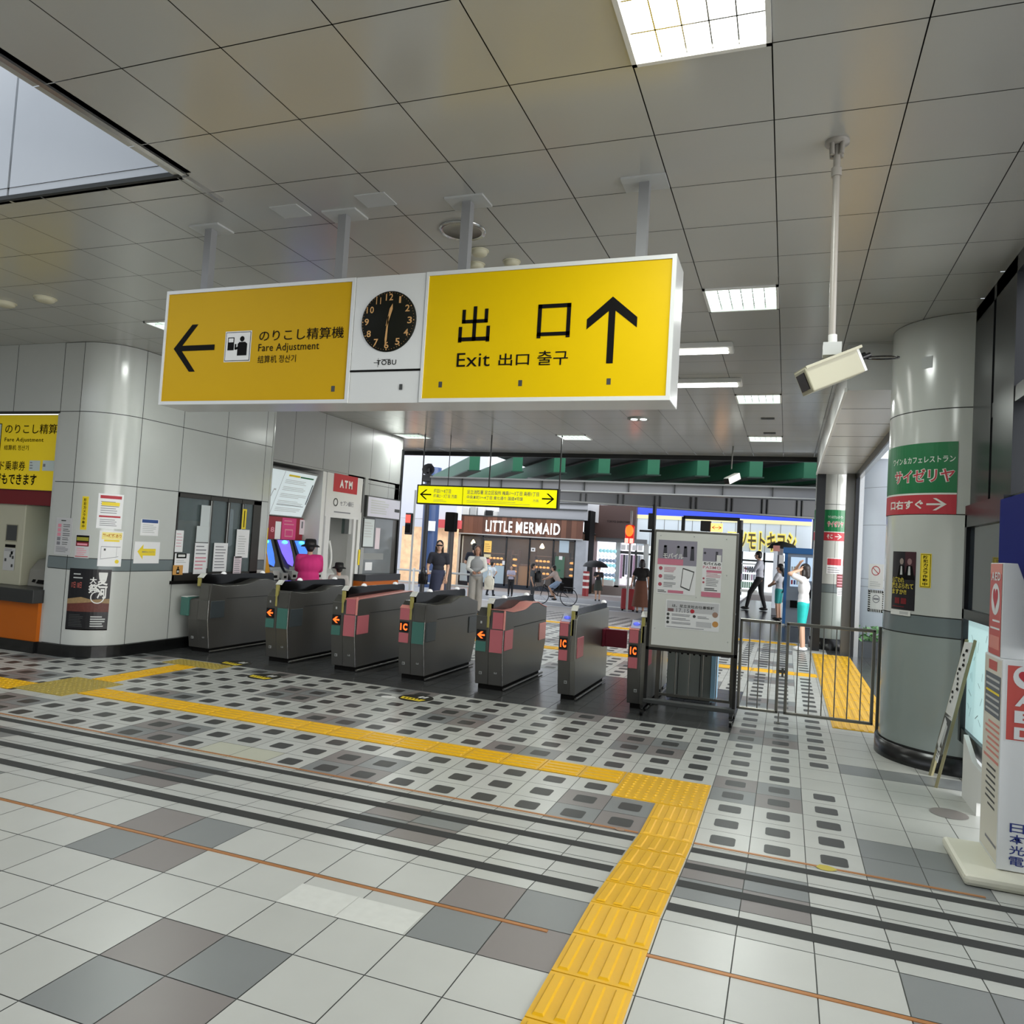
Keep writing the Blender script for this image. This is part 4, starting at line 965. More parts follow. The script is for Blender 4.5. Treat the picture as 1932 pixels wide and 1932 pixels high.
def hz(r, a, b, c, d):
    n = 10
    for k in range(n):
        r.rect(a+(c-a)*k/n, b, a+(c-a)*(k+.5)/n, b+.05, ink, 1, 1); r.rect(a+(c-a)*k/n, d-.05, a+(c-a)*(k+.5)/n, d, ink, 1, 1); r.rect(a, b+(d-b)*k/n, a+.05, b+(d-b)*(k+.5)/n, ink, 1, 1); r.rect(c-.05, b+(d-b)*k/n, c, b+(d-b)*(k+.5)/n, ink, 1, 1)
    r.ring((a+c)/2, b+(d-b)*.6, .07, .012, tgrey, 1); r.rect((a+c)/2-.05, b+(d-b)*.56, (a+c)/2+.05, b+(d-b)*.64, tgrey, 1)
side('notice', 'white notice with black and yellow hazard border on the pale outside wall', (1637, 1153), (1671, 1115), hz)
# planter
t = thing('planter_box', 'long dark planter full of leafy green plants outside the side opening', 'planter', (1.75, 14.3, 0))
MB().box(1.20, 2.35, 14.1, 14.5, 0, .26, mat('planter dark', '#33383c', .5)).box(1.23, 2.32, 14.13, 14.47, .2, .24, mat('soil', '#3a2f26', .9)).build('trough', None, t)
lf = MB(); lfm = mat('leaf green', '#4f7a48', .5, noise=.3, nscale=12); rr_ = random.Random(3)
for k in range(170):
    c = Vector((rr_.uniform(1.2, 2.35), rr_.uniform(14.1, 14.5), rr_.uniform(.24, .50))); u = Vector((rr_.uniform(-1, 1), rr_.uniform(-1, 1), rr_.uniform(-.3, 1))).normalized()*.07; w = u.cross(Vector((rr_.uniform(-1, 1), rr_.uniform(-1, 1), .3))).normalized()*.03
    lf.add([c-u, c+w, c+u, c-w], [(0, 1, 2, 3)], lfm)
lf.build('foliage', lfm, t)['kind'] = 'stuff'

# ================================================================== AED STAND
t = thing('aed_stand', 'white AED stand with red heart panels on a flat base at the right edge', 'AED stand', (1.2, 4.6, 0))
aw = mat('AED white', '#d5d8d9', .4); ac = mat('AED cream', '#cfcbbd', .4); ared = mat('AED red', '#b94a42', .4); aorg = mat('AED pale red', '#cf8276', .5)
MB().prism([(.88, 4.34, 0), (1.275, 4.34, 0), (1.275, 4.91, 0), (.88, 4.91, 0)], (0, 0, .055), mat('AED base', '#d4d2c0', .4)).build('base_plate', None, t, bevel=.02)
AX = 1.06; AY0, AY1 = 4.50, 4.90
MB().box(AX, 1.275, AY0, AY1, .055, 1.095, aw).build('cabinet', aw, t, bevel=.004)
up_ = MB(); up_.prism([(AX+.005, 4.60, 1.095), (1.19, 4.60, 1.095), (1.19, 4.60, 1.42), (1.13, 4.60, 1.59), (AX+.005, 4.60, 1.59)], (0, .26, 0), aw); up_.build('header', aw, t, bevel=.003)
MB().box(AX-.012, 1.275, AY0-.014, AY0, .06, 1.10, aw).build('door', aw, t, bevel=.003)
a = Art(lambda u, v, o: Vector((AX-.013-o, u, v)), .0008)         # left side: seen edge on
def pA(x, y): p = at(x, y, 'X', AX-.014); return p.y, p.z
def heart(ar, cx, cz, w, h, m, l):
    P = []
    for k in range(28):
        q = 2*math.pi*k/28; P.append((cx+w*16*math.sin(q)**3/34, cz+h*(13*math.cos(q)-5*math.cos(2*q)-2*math.cos(3*q)-math.cos(4*q)+2)/32))
    ar.poly(P, m, l)
s = a; s.f = lambda u, v, o: Vector((AX-.001-o, u, v))
s.rect(AY0+.015, .07, AY1-.015, 1.085, ac, 1); s.rect(4.80, 1.02, 4.63, 1.07, ared, 2); s.rect(AY0+.05, .78, AY1-.04, 1.0, mat('AED picture', '#5d636b', .5), 2)
for k in range(6): s.rect(AY0+.07, .80+k*.033, AY1-.06, .812+k*.033, lgrey if k != 3 else yprint, 3)
s.bars(AY0+.05, .58, AY1-.05, .76, 6, aorg, 2, .4); s.rect(AY0+.05, .55, AY1-.05, .565, aorg, 2); s.bars(AY0+.1, .30, AY1-.1, .53, 7, dkgrey, 2, .35, 5); s.bars(AY0+.05, .12, AY1-.05, .16, 1, tgrey, 2)
s.build('side_label', t)
s = Art(lambda u, v, o: Vector((AX+.004-o, u, v)), .0008)
Y0, Y1 = 4.61, 4.85
s.rect(Y0, 1.10, Y1, 1.585, ared, 1); s.rect(Y0, 1.53, Y1, 1.585, aorg, 1.5)
s.disc((Y0+Y1)/2, 1.395, .085, aw, 2, 24, .085); heart(s, (Y0+Y1)/2, 1.395, .11, .13, red, 3)
# lettering runs from the far edge to the near edge on this side
vs, fs = textmesh('AED', .03)[:2]; s.mb.add([s.q(Y1-.03-(Y1-Y0-.06)*x, 1.495+.045*y, 3) for x, y in vs], fs, aw)
s.bars(Y0+.02, 1.22, Y1-.02, 1.30, 2, aw, 2, .25); s.rect(Y0+.02, 1.13, Y1-.02, 1.20, aorg, 2)
s.build('header_label', t)
a = Art(plane_Y(AY0-.0145), .0008); a.sheet(1.066, .70, 1.24, 1.08, aw, .001); a.rect(1.071, .705, 1.235, 1.075, ared, 1)
a.disc(1.153, 1.02, .058, aw, 2); heart(a, 1.158, 1.015, .085, .08, red, 3); a.line((1.15, 1.0), (1.19, 1.03), .006, yprint, 4)
for k, ch in enumerate('AED'): a.text(ch, 1.105, .875-k*.082, 1.20, .935-k*.082, aw, 3, .04)
a.build('front_label', t)
a = Art(plane_Y(AY0-.0145), .0008); a.text('日本光電', 1.10, .03+.055, 1.165, .30, mat('navy print', '#1e2f77', .5), 1, .01, vert=True); a.build('maker_lettering', t)
# ================================================================== DISPLAY CASES ON THE RIGHT WALL
t = thing('display_case', 'dark glazed display case on the right wall behind the AED stand', 'display case', (1.28, 5.9, .3))
MB().box(1.235, 1.275, 5.38, 6.44, 1.86, 2.02, fr).box(1.235, 1.275, 5.38, 5.44, 1.20, 1.95, fr).box(1.235, 1.275, 6.38, 6.44, .30, 1.95, fr).box(1.235, 1.275, 5.38, 6.44, 1.19, 1.26, fr).build('frame', fr, t)
MB().box(1.262, 1.266, 5.44, 6.38, 1.26, 1.86, mat('dark reflective glass', '#2c3238', .04, spec=.9)).build('upper_glass', None, t)
MB().box(1.268, 1.277, 5.38, 6.44, 1.2, 1.95, fr).build('back', fr, t)
lb = Art(lambda u, v, o: Vector((1.27-o, u, v)), .001); lb.sheet(5.40, .40, 6.37, 1.18, mat('lit map panel', '#bfe0e2', .4, emit=.35), .003)
r_ = random.Random(2)
for k in range(26): y = r_.uniform(5.3, 6.3); z = r_.uniform(.45, 1.12); lb.line((y, z), (y+r_.uniform(-.1, .1), z+r_.uniform(-.08, .08)), .006, grey, 1)
lb.build('lit_map', t)
MB().box(1.24, 1.275, 5.38, 6.44, .30, .40, fr).build('sill', fr, t)
tag(MB().box(1.20, 1.275, 4.35, 5.30, 1.15, 1.98, mat('deep blue panel', '#0a1866', .7, spec=.1)).build('blue_cabinet', None), 'deep blue wall cabinet above the AED stand at the picture edge', 'cabinet')
tag(MB().prism([(1.19, 6.02, 0), (1.19, 5.60, 0), (1.19, 5.60, .08), (1.19, 5.20, .18), (1.19, 5.20, .28), (1.19, 5.75, .30), (1.19, 6.02, .42)], (.03, 0, 0), white).build('low_screen', white), 'low white cut-out screen between the pillar and the AED stand', 'screen')
# ================================================================== LEANING A-BOARD
t = thing('leaning_board', 'narrow wooden easel plastered with paper notices leaning beside the right pillar', 'board', (1.08, 6.38, 0))
wd = mat('weathered wood', '#8a8463', .6, noise=.15, nscale=6)
N0, N1 = Vector((1.06, 6.17, 0)), Vector((1.08, 6.50, 0)); T0, T1 = Vector((1.262, 6.12, 1.06)), Vector((1.262, 6.36, 1.04))
# two legs and sheets between
nrm = (N1-N0).cross(T0-N0).normalized()
if nrm.x > 0: nrm = -nrm
for k, (a_, b_) in enumerate(((N0, T0), (N1, T1))): MB().bar(a_, b_, .035, .02, wd).build('leg', wd, t)
def fP(u, v, o): p0 = N0.lerp(T0, v); p1 = N1.lerp(T1, v); return p1.lerp(p0, u)+nrm*(.014+o)
a = Art(fP, .002); a.sheet(.05, .45, 1.05, .98, white, .003); a.rect(.05, .34, 1.0, .46, dkgrey, 0); a.build('upper_sheet', t)
a = Art(fP, .002); a.sheet(-.02, .20, .98, .47, mat('dark newsprint', '#57564e', .6, noise=.3, nscale=30), .003); a.poly([(.1, .25), (.5, .22), (.6, .42), (.2, .44)], white, 1); a.poly([(.55, .28), (.8, .26), (.85, .40), (.6, .41)], lgrey, 1); a.build('collage_sheet', t)
a = Art(fP, .002); a.sheet(.3, .14, .7, .24, white, .003); a.bars(.35, .16, .65, .22, 3, tgrey, 1); a.build('small_sheet', t)
a = Art(lambda u, v, o: fP(u, v, o+.005), .002); r_ = random.Random(4)
for k in range(12): u = r_.uniform(.15, .7); v = .55+k*.033; a.rect(u, v, u+r_.uniform(.1, .3), v+.018, ink, 1)
a.build('handwriting', t)
# ================================================================== FARE ADJUSTMENT MACHINES (far left)
def pY(x, y, Y): p = at(x, y, 'Y', Y); return p.x, p.z
t = thing('wall_sign', 'large yellow fare adjustment sign above the machines at the far left', 'sign', (-8.4, 6.4, 1.83))
ylw = mat('wall sign yellow', '#d8bd10', .35, emit=.12)
MB().box(-9.8, -7.835, 6.36, 6.44, 1.83, 2.715, dkgrey).build('housing', dkgrey, t)
a = Art(plane_Y(6.358), .0015); a.sheet(-9.79, 1.835, -7.84, 2.71, ylw, .003)
g = lambda s_, c0, c1, w=.01: a.text(s_, pY(*c0, 6.35)[0], pY(*c0, 6.35)[1], pY(*c1, 6.35)[0], pY(*c1, 6.35)[1], ink, 2, w)
g('のりこし精算機', (9, 818), (126, 800), .006); g('Fare Adjustment', (8, 835), (82, 826), .01); g('结算机 정산기', (7, 849), (54, 840), .005); g('カード乗車券', (-28, 886), (48, 870), .006)
g('の', (106, 886), (116, 873), .01); g('チャージもできます', (-50, 912), (69, 895), .02)
for x0_, x1_ in ((54, 76), (79, 103)): q0 = pY(x0_, 888, 6.35); q1 = pY(x1_, 869, 6.35); a.rect(q0[0], q0[1], q1[0], q1[1], mat('pale card', '#c4d0cc', .5), 2); a.bars(q0[0]+.01, q0[1]+.015, q0[0]+.06, q1[1]-.01, 3 if x0_ == 54 else 1, tgrey, 3)
q0 = pY(-30, 850, 6.35); q1 = pY(4, 799, 6.35); a.rect(q0[0], q0[1], q1[0], q1[1], ink, 1); a.rect(q0[0]+.01, q0[1]+.01, q1[0]-.01, q1[1]-.01, mat('pale card', ''), 2)
a.build('printed_face', t)
t = thing('fare_machine', 'cream fare adjustment machine under the yellow sign', 'ticket machine', (-8.9, 6.6, .71))
cm = mat('machine cream', '#b3b19b', .45, noise=.03); cm2 = mat('machine cream dark', '#8f8d78', .5)
MB().box(-9.8, -8.42, 6.42, 7.25, .71, 1.66, cm).build('cabinet', cm, t, bevel=.01)
MB().box(-9.8, -7.84, 6.38, 6.42, 1.66, 1.83, dred).build('header_band', dred, t)
a = Art(plane_Y(6.418), .002)
q0, q1 = pY(10, 1021, 6.42), pY(35, 990, 6.42); a.rect(q0[0], q0[1], q1[0], q1[1], cm2, 1); a.rect(q0[0]+.015, q0[1]+.015, q1[0]-.01, q1[1]-.01, dkgrey, 2)
q0, q1 = pY(10, 1032, 6.42), pY(30, 1028, 6.42); a.rect(q0[0], q0[1], q1[0], q1[1], ink, 1)
q0, q1 = pY(5, 1075, 6.42), pY(30, 1035, 6.42); a.rect(q0[0], q0[1], q1[0], q1[1], mat('machine label', '#b9b9b5', .5), 1)
r_ = random.Random(5)
for k in range(6): x = r_.uniform(q0[0]+.02, q1[0]-.04); z = r_.uniform(q0[1]+.02, q1[1]-.06); a.rect(x, z, x+.03, z+.035, dkgrey, 2)
a.bars(q0[0]+.01, q1[1]-.04, q1[0]-.01, q1[1]-.005, 2, tgrey, 2); a.build('front_fittings', t)
q0, q1 = pY(0, 955, 6.40), pY(13, 928, 6.40)
# slanted machine in the niche
sl = [(7.2, .71), (6.50, .71), (6.52, .90), (6.62, 1.02), (6.78, 1.06), (6.95, 1.38), (7.2, 1.50)]
u_ = thing('fare_machine', 'slanted touch-screen fare machine in the niche beside the rounded wall', 'ticket machine', (-8.1, 6.9, .71))
MB().prism([(-8.40, y, z) for y, z in sl], (.54, 0, 0), mat('machine grey', '#85837b', .4)).build('cabinet', None, u_, bevel=.008)
def fM(u, v, o): p = Vector((-8.38+u*.5, 6.79+.16*v, 1.075+.30*v)); return p+Vector((0, -.88, .47))*o
a = Art(fM, .002); a.sheet(.02, 0, .98, 1, black, .006); a.rect(.10, .06, .9, .94, mat('screen pale', '#cfe0e4', .3, emit=.5), 1); a.rect(.15, .5, .85, .9, white, 2); a.build('touch_screen', u_)
def fM2(u, v, o): p = Vector((-8.38+u*.5, 6.505+.11*v, .78+.22*v)); return p+Vector((0, -.9, .4))*o
a = Art(fM2, .002)
for b_ in ((.15, .55, .4, .95), (.5, .6, .7, 1), (.12, -.1, .22, .35), (.28, -.15, .6, .2)): a.rect(*b_, ink, 1)
a.build('coin_and_card_slots', u_)
MB().ell((-7.93, 6.6, 1.56), (.035, .02, .012), mat('green lamp', '#40ff90', .4, emit=3), 10, 6).box(-7.98, -7.88, 6.62, 6.75, 1.40, 1.62, dkgrey).build('status_lamp', None, u_)
t = thing('counter', 'dark counter ledge over orange front panels under the fare machines', 'counter', (-8.9, 6.3, .1))
MB().box(-9.8, -7.84, 6.15, 6.55, .56, .71, mat('counter dark', '#2b2c2c', .35)).build('ledge', None, t, bevel=.006)
MB().box(-9.8, -7.86, 6.24, 6.30, .13, .56, mat('orange panel', '#b35a00', .35)).build('front_panel', None, t)
MB().box(-9.8, -7.86, 6.22, 6.28, 0, .13, basem).build('kick_board', None, t)

# ================================================================== NOTICES ON THE ROUNDED WALL
def wnote(nm, lab, c0, c1, base, draw, n=6, cat='notice'):
    a0, z0 = aL(*c0); a1, z1 = aL(*c1); t = thing(nm, lab, cat, fL((a0+a1)/2, z0, 0)); ar = Art(fL, .0009); ar.n = n
    ar.sheet(a0, z0, a1, z1, base, .0025, n); draw(ar, a0, z0, a1, z1, a1-a0, z1-z0); ar.build('printed_sheet', t)
def d_red(r, a, b, c, d, w, h): r.rect(a+w*.08, d-h*.14, c-w*.08, d-h*.05, red, 1); r.bars(a+w*.12, b+h*.42, c-w*.12, d-h*.2, 6, tgrey, 1, .3); r.rect(a+w*.15, d-h*.34, c-w*.15, d-h*.24, yprint, 1.5); r.rect(a+w*.08, b+h*.32, c-w*.08, b+h*.37, red, 1); r.bars(a+w*.12, b+h*.06, c-w*.12, b+h*.28, 4, tgrey, 1, .3, 3)
wnote('notice', 'white notice with red headings at eye height on the rounded wall', (181, 996), (234, 934), paper, d_red)
def d_tbl(r, a, b, c, d, w, h):
    r.rect(a+w*.3, d-h*.09, a+w*.6, d-h*.06, dkgrey, 1)
    for k in range(5): r.rect(a+w*.12, d-h*(.26+.12*k), a+w*.33, d-h*(.17+.12*k), (pinkp, tgrey)[k > 2], 1); r.bars(a+w*.45, d-h*(.26+.12*k), c-w*.1, d-h*(.16+.12*k), 2, dkgrey, 1, .3, k)
    r.bars(a+w*.1, b+h*.06, c-w*.1, b+h*.22, 4, tgrey, 1, .4)
wnote('notice', 'tall grey tabular notice, leftmost on the wall beside the fare machines', (102, 1045), (138, 978), mat('paper grey', '#bcbcbc', .6), d_tbl)
wnote('warning_sticker', 'narrow yellow vertical camera sticker on the rounded wall', (151, 999), (168, 937), yprint, lambda r, a, b, c, d, w, h: (r.rect(a+w*.06, b+h*.02, c-w*.06, d-h*.02, mat('sticker yellow deep', '#d6bd12', .5), 1), r.text('防犯カメラ作動中', a+w*.3, b+h*.05, c-w*.3, d-h*.05, ink, 2, .02, vert=True)), 4, 'sticker')
wnote('notice', 'small notice with dark yellow and red header left of the yellow map poster', (140, 1052), (171, 1009), mat('paper grey', ''), lambda r, a, b, c, d, w, h: (r.rect(a+w*.06, d-h*.32, c-w*.06, d-h*.04, ink, 1), r.rect(a+w*.1, d-h*.27, c-w*.1, d-h*.12, mat('olive print', '#8f8a25', .5), 2), r.rect(a+w*.06, d-h*.5, c-w*.06, d-h*.32, dred, 1), r.rect(a+w*.15, d-h*.46, c-w*.15, d-h*.38, pinkp, 2), r.bars(a+w*.15, b+h*.12, c-w*.15, b+h*.44, 4, pinkp, 1, .35), r.rect(a+w*.06, b+h*.05, c-w*.06, b+h*.08, red, 1)))
def d_map(r, a, b, c, d, w, h):
    r.rect(a+w*.1, d-h*.24, c-w*.05, d-h*.04, mat('pale yellow print', '#efe08a', .5), 1); r.text('塾×課題あり', a+w*.13, d-h*.19, c-w*.08, d-h*.08, mat('orange print', '#c48a2a', .5), 2, .03); r.rect(a+w*.2, d-h*.30, c-w*.15, d-h*.25, yprint, 1)
    r.rect(a+w*.1, d-h*.455, c-w*.08, d-h*.44, tgrey, 1); r.rect(a+w*.1, b+h*.22, a+w*.115, d-h*.44, tgrey, 1); r.line((a+w*.1, b+h*.2), (c-w*.15, b+h*.28), h*.012, tgrey, 1); r.rect(c-w*.25, b+h*.25, c-w*.24, d-h*.44, tgrey, 1); r.rect(a+w*.22, d-h*.56, a+w*.3, d-h*.5, dkgrey, 1); r.disc(c-w*.2, b+h*.14, w*.09, yprint, 1)
wnote('notice', 'white map notice with a yellow heading on the rounded wall', (183, 1068), (233, 1003), paper, d_map)
wnote('notice', 'small white notice with a blue header on the flat wall left of the ticket window', (264, 1010), (300, 981), paper, lambda r, a, b, c, d, w, h: (r.rect(a+w*.05, d-h*.22, c-w*.05, d-h*.02, blue, 1), r.bars(a+w*.1, b+h*.15, c-w*.1, d-h*.3, 5, lgrey, 1)))
wnote('arrow_notice', 'white sheet with a big yellow arrow pointing left on the side wall', (251, 1063), (302, 1023), paper, lambda r, a, b, c, d, w, h: (r.poly([(a+w*.12, b+h*.55), (a+w*.34, d-h*.12), (a+w*.34, b+h*.68), (c-w*.16, b+h*.68), (c-w*.16, b+h*.36), (a+w*.34, b+h*.36), (a+w*.34, b+h*.18)], yprint, 1), r.text('精算機はこちらです', a+w*.3, b+h*.49, c-w*.2, b+h*.57, tgrey, 2, .01)), 1)
def d_fire(r, a, b, c, d, w, h):
    r.rect(a, d-h*.5, c, d, mat('poster night', '#0d0d12', .4), 1); r.rect(a, b+h*.02, c, b+h*.30, mat('poster night', ''), 1); r.rect(a, b+h*.30, c, b+h*.5, mat('poster crowd', '#5a2b22', .5, noise=.4, nscale=60), 1)
    r.poly([(a, b+h*.5), (a+w*.35, b+h*.54), (a+w*.6, b+h*.5), (c, b+h*.52), (c, b+h*.44), (a+w*.6, b+h*.46), (a+w*.3, b+h*.44), (a, b+h*.42)], mat('poster glow', '#8f7650', .5, noise=.3, nscale=40), 2)
    r.text('夏', a+w*.70, d-h*.26, a+w*.93, d-h*.05, white, 3, .03); r.text('大', a+w*.52, d-h*.24, a+w*.68, d-h*.13, white, 3, .03); r.text('祭', a+w*.50, d-h*.40, a+w*.74, d-h*.24, white, 3, .03); r.text('河', a+w*.70, d-h*.48, a+w*.93, d-h*.26, white, 3, .03)
    r.ring(a+w*.72, d-h*.46, w*.16, w*.025, white, 3); r.text('17日 18日', a+w*.08, d-h*.32, a+w*.34, d-h*.22, mat('poster red text', '#a0524a', .5), 3, .02); r.bars(a+w*.12, d-h*.18, a+w*.36, d-h*.06, 2, lgrey, 3, .3); r.bars(a+w*.6, b+h*.05, a+w*.95, b+h*.24, 5, lgrey, 3, .5); r.bars(a+w*.08, b+h*.05, a+w*.45, b+h*.26, 8, dkgrey, 3, .4)
wnote('poster', 'large dark summer festival poster with white brush lettering low on the rounded wall', (123, 1187), (211, 1075), ink, d_fire, 12, 'poster')

# ================================================================== TICKET OFFICE WINDOW
t = thing('ticket_office_window', 'dark framed ticket office window beside the leftmost gate', 'window', (-7.1, 8.15, .8))
dfm = mat('window frame dark', '#35332f', .4, .3)
Y0, Y1, Z0, Z1 = 7.375, 8.945, .84, 1.928
f = MB(); f.box(-7.11, -7.075, Y0, Y1, Z1-.05, Z1, dfm).box(-7.11, -7.075, Y0, Y1, Z0, Z0+.10, dfm).box(-7.11, -7.075, Y0, Y0+.02, Z0, Z1, dfm).box(-7.11, -7.075, Y1-.16, Y1, Z0, Z1, dfm)
f.build('frame', dfm, t)
for y in (7.95, 8.28, 8.56): MB().box(-7.11, -7.07, y-.022, y+.022, Z0, Z1, dfm).box(-7.069, -7.066, y-.016, y-.004, Z0+.15, Z1-.06, lgrey).build('mullion', None, t)
MB().box(-7.60, -7.05, Y0-.04, Y1, .80, .84, ink).build('sill', ink, t)
MB().box(-7.098, -7.092, Y0, Y1, Z0+.1, Z1-.05, mat('office glass', '#8fa0a0', .05, alpha=.22)).build('pane', None, t)
# the office behind the pane
of = thing('office_shelving', 'dim office interior with shelves seen through the ticket window', 'shelf', (-7.9, 8.2, 0))
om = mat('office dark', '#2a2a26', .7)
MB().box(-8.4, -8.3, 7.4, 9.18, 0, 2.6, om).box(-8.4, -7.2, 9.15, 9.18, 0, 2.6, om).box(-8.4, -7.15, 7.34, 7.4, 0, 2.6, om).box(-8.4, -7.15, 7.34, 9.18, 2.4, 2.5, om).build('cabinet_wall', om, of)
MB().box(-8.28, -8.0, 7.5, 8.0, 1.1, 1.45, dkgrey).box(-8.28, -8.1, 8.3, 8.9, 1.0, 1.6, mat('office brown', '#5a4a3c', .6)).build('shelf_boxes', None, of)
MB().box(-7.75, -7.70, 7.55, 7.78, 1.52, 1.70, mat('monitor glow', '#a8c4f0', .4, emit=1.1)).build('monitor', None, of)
def pn(lab, c0, c1, m=paper, draw=None, X=-7.062, nm='paper_notice', grp='papers taped to the ticket office window'):
    p0, p1 = at(*c0, 'X', X), at(*c1, 'X', X); t = thing(nm, lab, 'notice', (X, (p0.y+p1.y)/2, p0.z), grp)
    ar = Art(plane_X(X), .0012); ar.sheet(p0.y, p0.z, p1.y, p1.z, m, .002); w, h = p1.y-p0.y, p1.z-p0.z
    (draw or (lambda r, a, b, w, h: r.bars(a+w*.1, b+h*.08, a+w*.9, b+h*.92, 8, tgrey, 1, .3)))(ar, p0.y, p0.z, w, h); ar.build('printed_sheet', t)
W_ = lambda x, y: (310+x*210/1932, 900+y*210/1932)
prd = mat('paper pink text', '#d08e9a', .6)
pn('plain pale sheet, uppermost in the second window pane', W_(620, 850), W_(805, 500), mat('paper cool', '#c9d0d0', .6), lambda r, a, b, w, h: None)
pn('blank pale sheet below the uppermost sheet in the second pane', W_(545, 1130), W_(780, 860), mat('paper cool', ''), lambda r, a, b, w, h: r.rect(a, b, a+w, b+h*.03, lgrey, 1))
pn('white notice with pink lines at the bottom of the second pane', W_(495, 1685), W_(760, 1150), paper, lambda r, a, b, w, h: (r.bars(a+w*.08, b+h*.6, a+w*.92, b+h*.95, 3, tgrey, 1, .3), r.bars(a+w*.08, b+h*.12, a+w*.92, b+h*.58, 4, prd, 1, .4, 2)))
pn('white printed notice at the bottom of the third pane', W_(830, 1640), W_(1105, 1150), paper)
pn('tall white notice at the right pane', W_(1225, 1400), W_(1480, 920), paper, lambda r, a, b, w, h: r.bars(a+w*.15, b+h*.1, a+w*.8, b+h*.8, 8, lgrey, 1, .3))
pn('narrow pinkish notice at the foot of the right pane', W_(1185, 1700), W_(1345, 1380), mat('paper pinkish', '#dccdd2', .6))
pn('pale notice with pink rules at the left pane', W_(175, 1300), W_(340, 930), paper, lambda r, a, b, w, h: r.bars(a+w*.1, b+h*.2, a+w*.9, b+h*.9, 5, prd, 1, .2))
pn('white sheet with a black rounded label at the lower left pane', W_(160, 1670), W_(440, 1330), paper, lambda r, a, b, w, h: (r.rect(a+w*.1, b+h*.76, a+w*.78, b+h, ink, 1), r.rect(a+w*.2, b+h*.83, a+w*.68, b+h*.95, white, 2), r.bars(a+w*.1, b+h*.5, a+w*.8, b+h*.68, 2, lgrey, 1)))
pn('small orange card with a dark bottle shape at the lower left pane', W_(140, 1700), W_(325, 1530), mat('orange card', '#c8944c', .6), lambda r, a, b, w, h: (r.rect(a+w*.35, b+h*.1, a+w*.65, b+h*.6, ink, 1), r.rect(a+w*.43, b+h*.6, a+w*.57, b+h*.85, ink, 1), r.rect(a+w*.4, b+h*.25, a+w*.6, b+h*.45, lgrey, 2)), X=-7.058)
pn('yellow vertical sticker high in the right pane', W_(1335, 900), W_(1435, 560), yprint, lambda r, a, b, w, h: r.rect(a+w*.4, b+h*.08, a+w*.6, b+h*.92, ink, 1), nm='warning_sticker')
tag(MB().prism([(-7.2, 8.38, 1.25), (-7.2, 8.52, 1.30), (-7.2, 8.50, 1.78), (-7.2, 8.44, 1.80), (-7.2, 8.42, 1.55)], (.02, 0, 0), mat('clear plastic sheet', '#b9c6cf', .15, alpha=.5)).build('plastic_sheet', None), 'clear plastic sheet hanging behind the third window pane', 'sheet')
# corner strip: yellow sticker and orange board on the wall end
def fE(a, b, o): t = a/.12; return Vector((-7.20+(.12+o)*math.cos(t), 9.10+(.12+o)*math.sin(t), b))
t = thing('warning_sticker', 'yellow vertical sticker on the rounded wall end beside the ticket machines', 'sticker', fE(.06, 1.2, 0)); ar = Art(fE, .001); ar.n = 4; zz = [at(495, y, 'X', -7.08).z for y in (1045, 995)]
ar.sheet(.03, zz[0], .11, zz[1], yprint, .002, 4); ar.rect(.06, zz[0]+.03, .08, zz[1]-.03, ink, 1); ar.build('printed_sheet', t)

# ================================================================== TICKET MACHINE BAY
def q3(x, y): return (480+x*300/1932, 860+y*260/1674)
t = thing('fare_map', 'large white route and fare map panel tilted above the ticket machines', 'fare map', (-7.45, 10, 1.76))
lit = mat('lit map white', '#cfdadc', .4, emit=.28)
A0, A1 = Vector((-7.60, 9.30, 1.77)), Vector((-7.60, 10.66, 1.77)); B0, B1 = Vector((-7.33, 9.30, 2.50)), Vector((-7.33, 10.66, 2.50))
nn = (A1-A0).cross(B0-A0).normalized()
if nn.x < 0: nn = -nn
def fT(u, v, o): return A0.lerp(A1, u).lerp(B0.lerp(B1, u), v)+nn*o
MB().add([fT(0, 0, -.08), fT(1, 0, -.08), fT(1, 1, -.08), fT(0, 1, -.08), fT(0, 0, 0), fT(1, 0, 0), fT(1, 1, 0), fT(0, 1, 0)], [(0, 1, 2, 3), (4, 5, 6, 7), (0, 1, 5, 4), (1, 2, 6, 5), (2, 3, 7, 6), (3, 0, 4, 7)], grey).build('housing', grey, t)
a = Art(fT, .003); a.sheet(.02, .02, .98, .96, lit, .003); a.rect(.36, .02, .365, .96, grey, 1)
r_ = random.Random(8)
for k in range(9): u, v = r_.uniform(.05, .3), r_.uniform(.1, .85); a.line((u, v), (u+r_.uniform(-.02, .05), v+r_.uniform(-.2, .2)), .008, tgrey, 1); a.rect(u, v, u+.04, v+.03, lgrey, 1)
a.rect(.45, .86, .66, .90, yprint, 1); a.rect(.67, .86, .93, .89, greenp, 1)
for k in range(5): a.bars(.42, .10+.15*k, .92, .20+.15*k, 3, lgrey, 1, .3, k)
a.rect(.95, .3, .965, .75, ink, 1); a.rect(.42, .24, .93, .25, dkgrey, 1); a.build('map_face', t)
t = thing('machine_backdrop', 'dark red panel with pink poster and notices above the ticket machines', 'panel', (-7.62, 9.9, 1.38))
MB().box(-7.66, -7.60, 9.25, 10.70, .0, 1.76, dred).build('panel', dred, t)
a = Art(plane_X(-7.598), .002); a.rect(9.25, 1.40, 10.7, 1.755, mat('machine red', '#8f1428', .4), 0)
def r3(x0, y0, x1, y1, m, l=1): p0 = at(*q3(x0, y1), 'X', -7.6); p1 = at(*q3(x1, y0), 'X', -7.6); a.rect(p0.y, p0.z, p1.y, p1.z, m, l); return p0, p1
mag = mat('magenta poster', '#d0407c', .5)
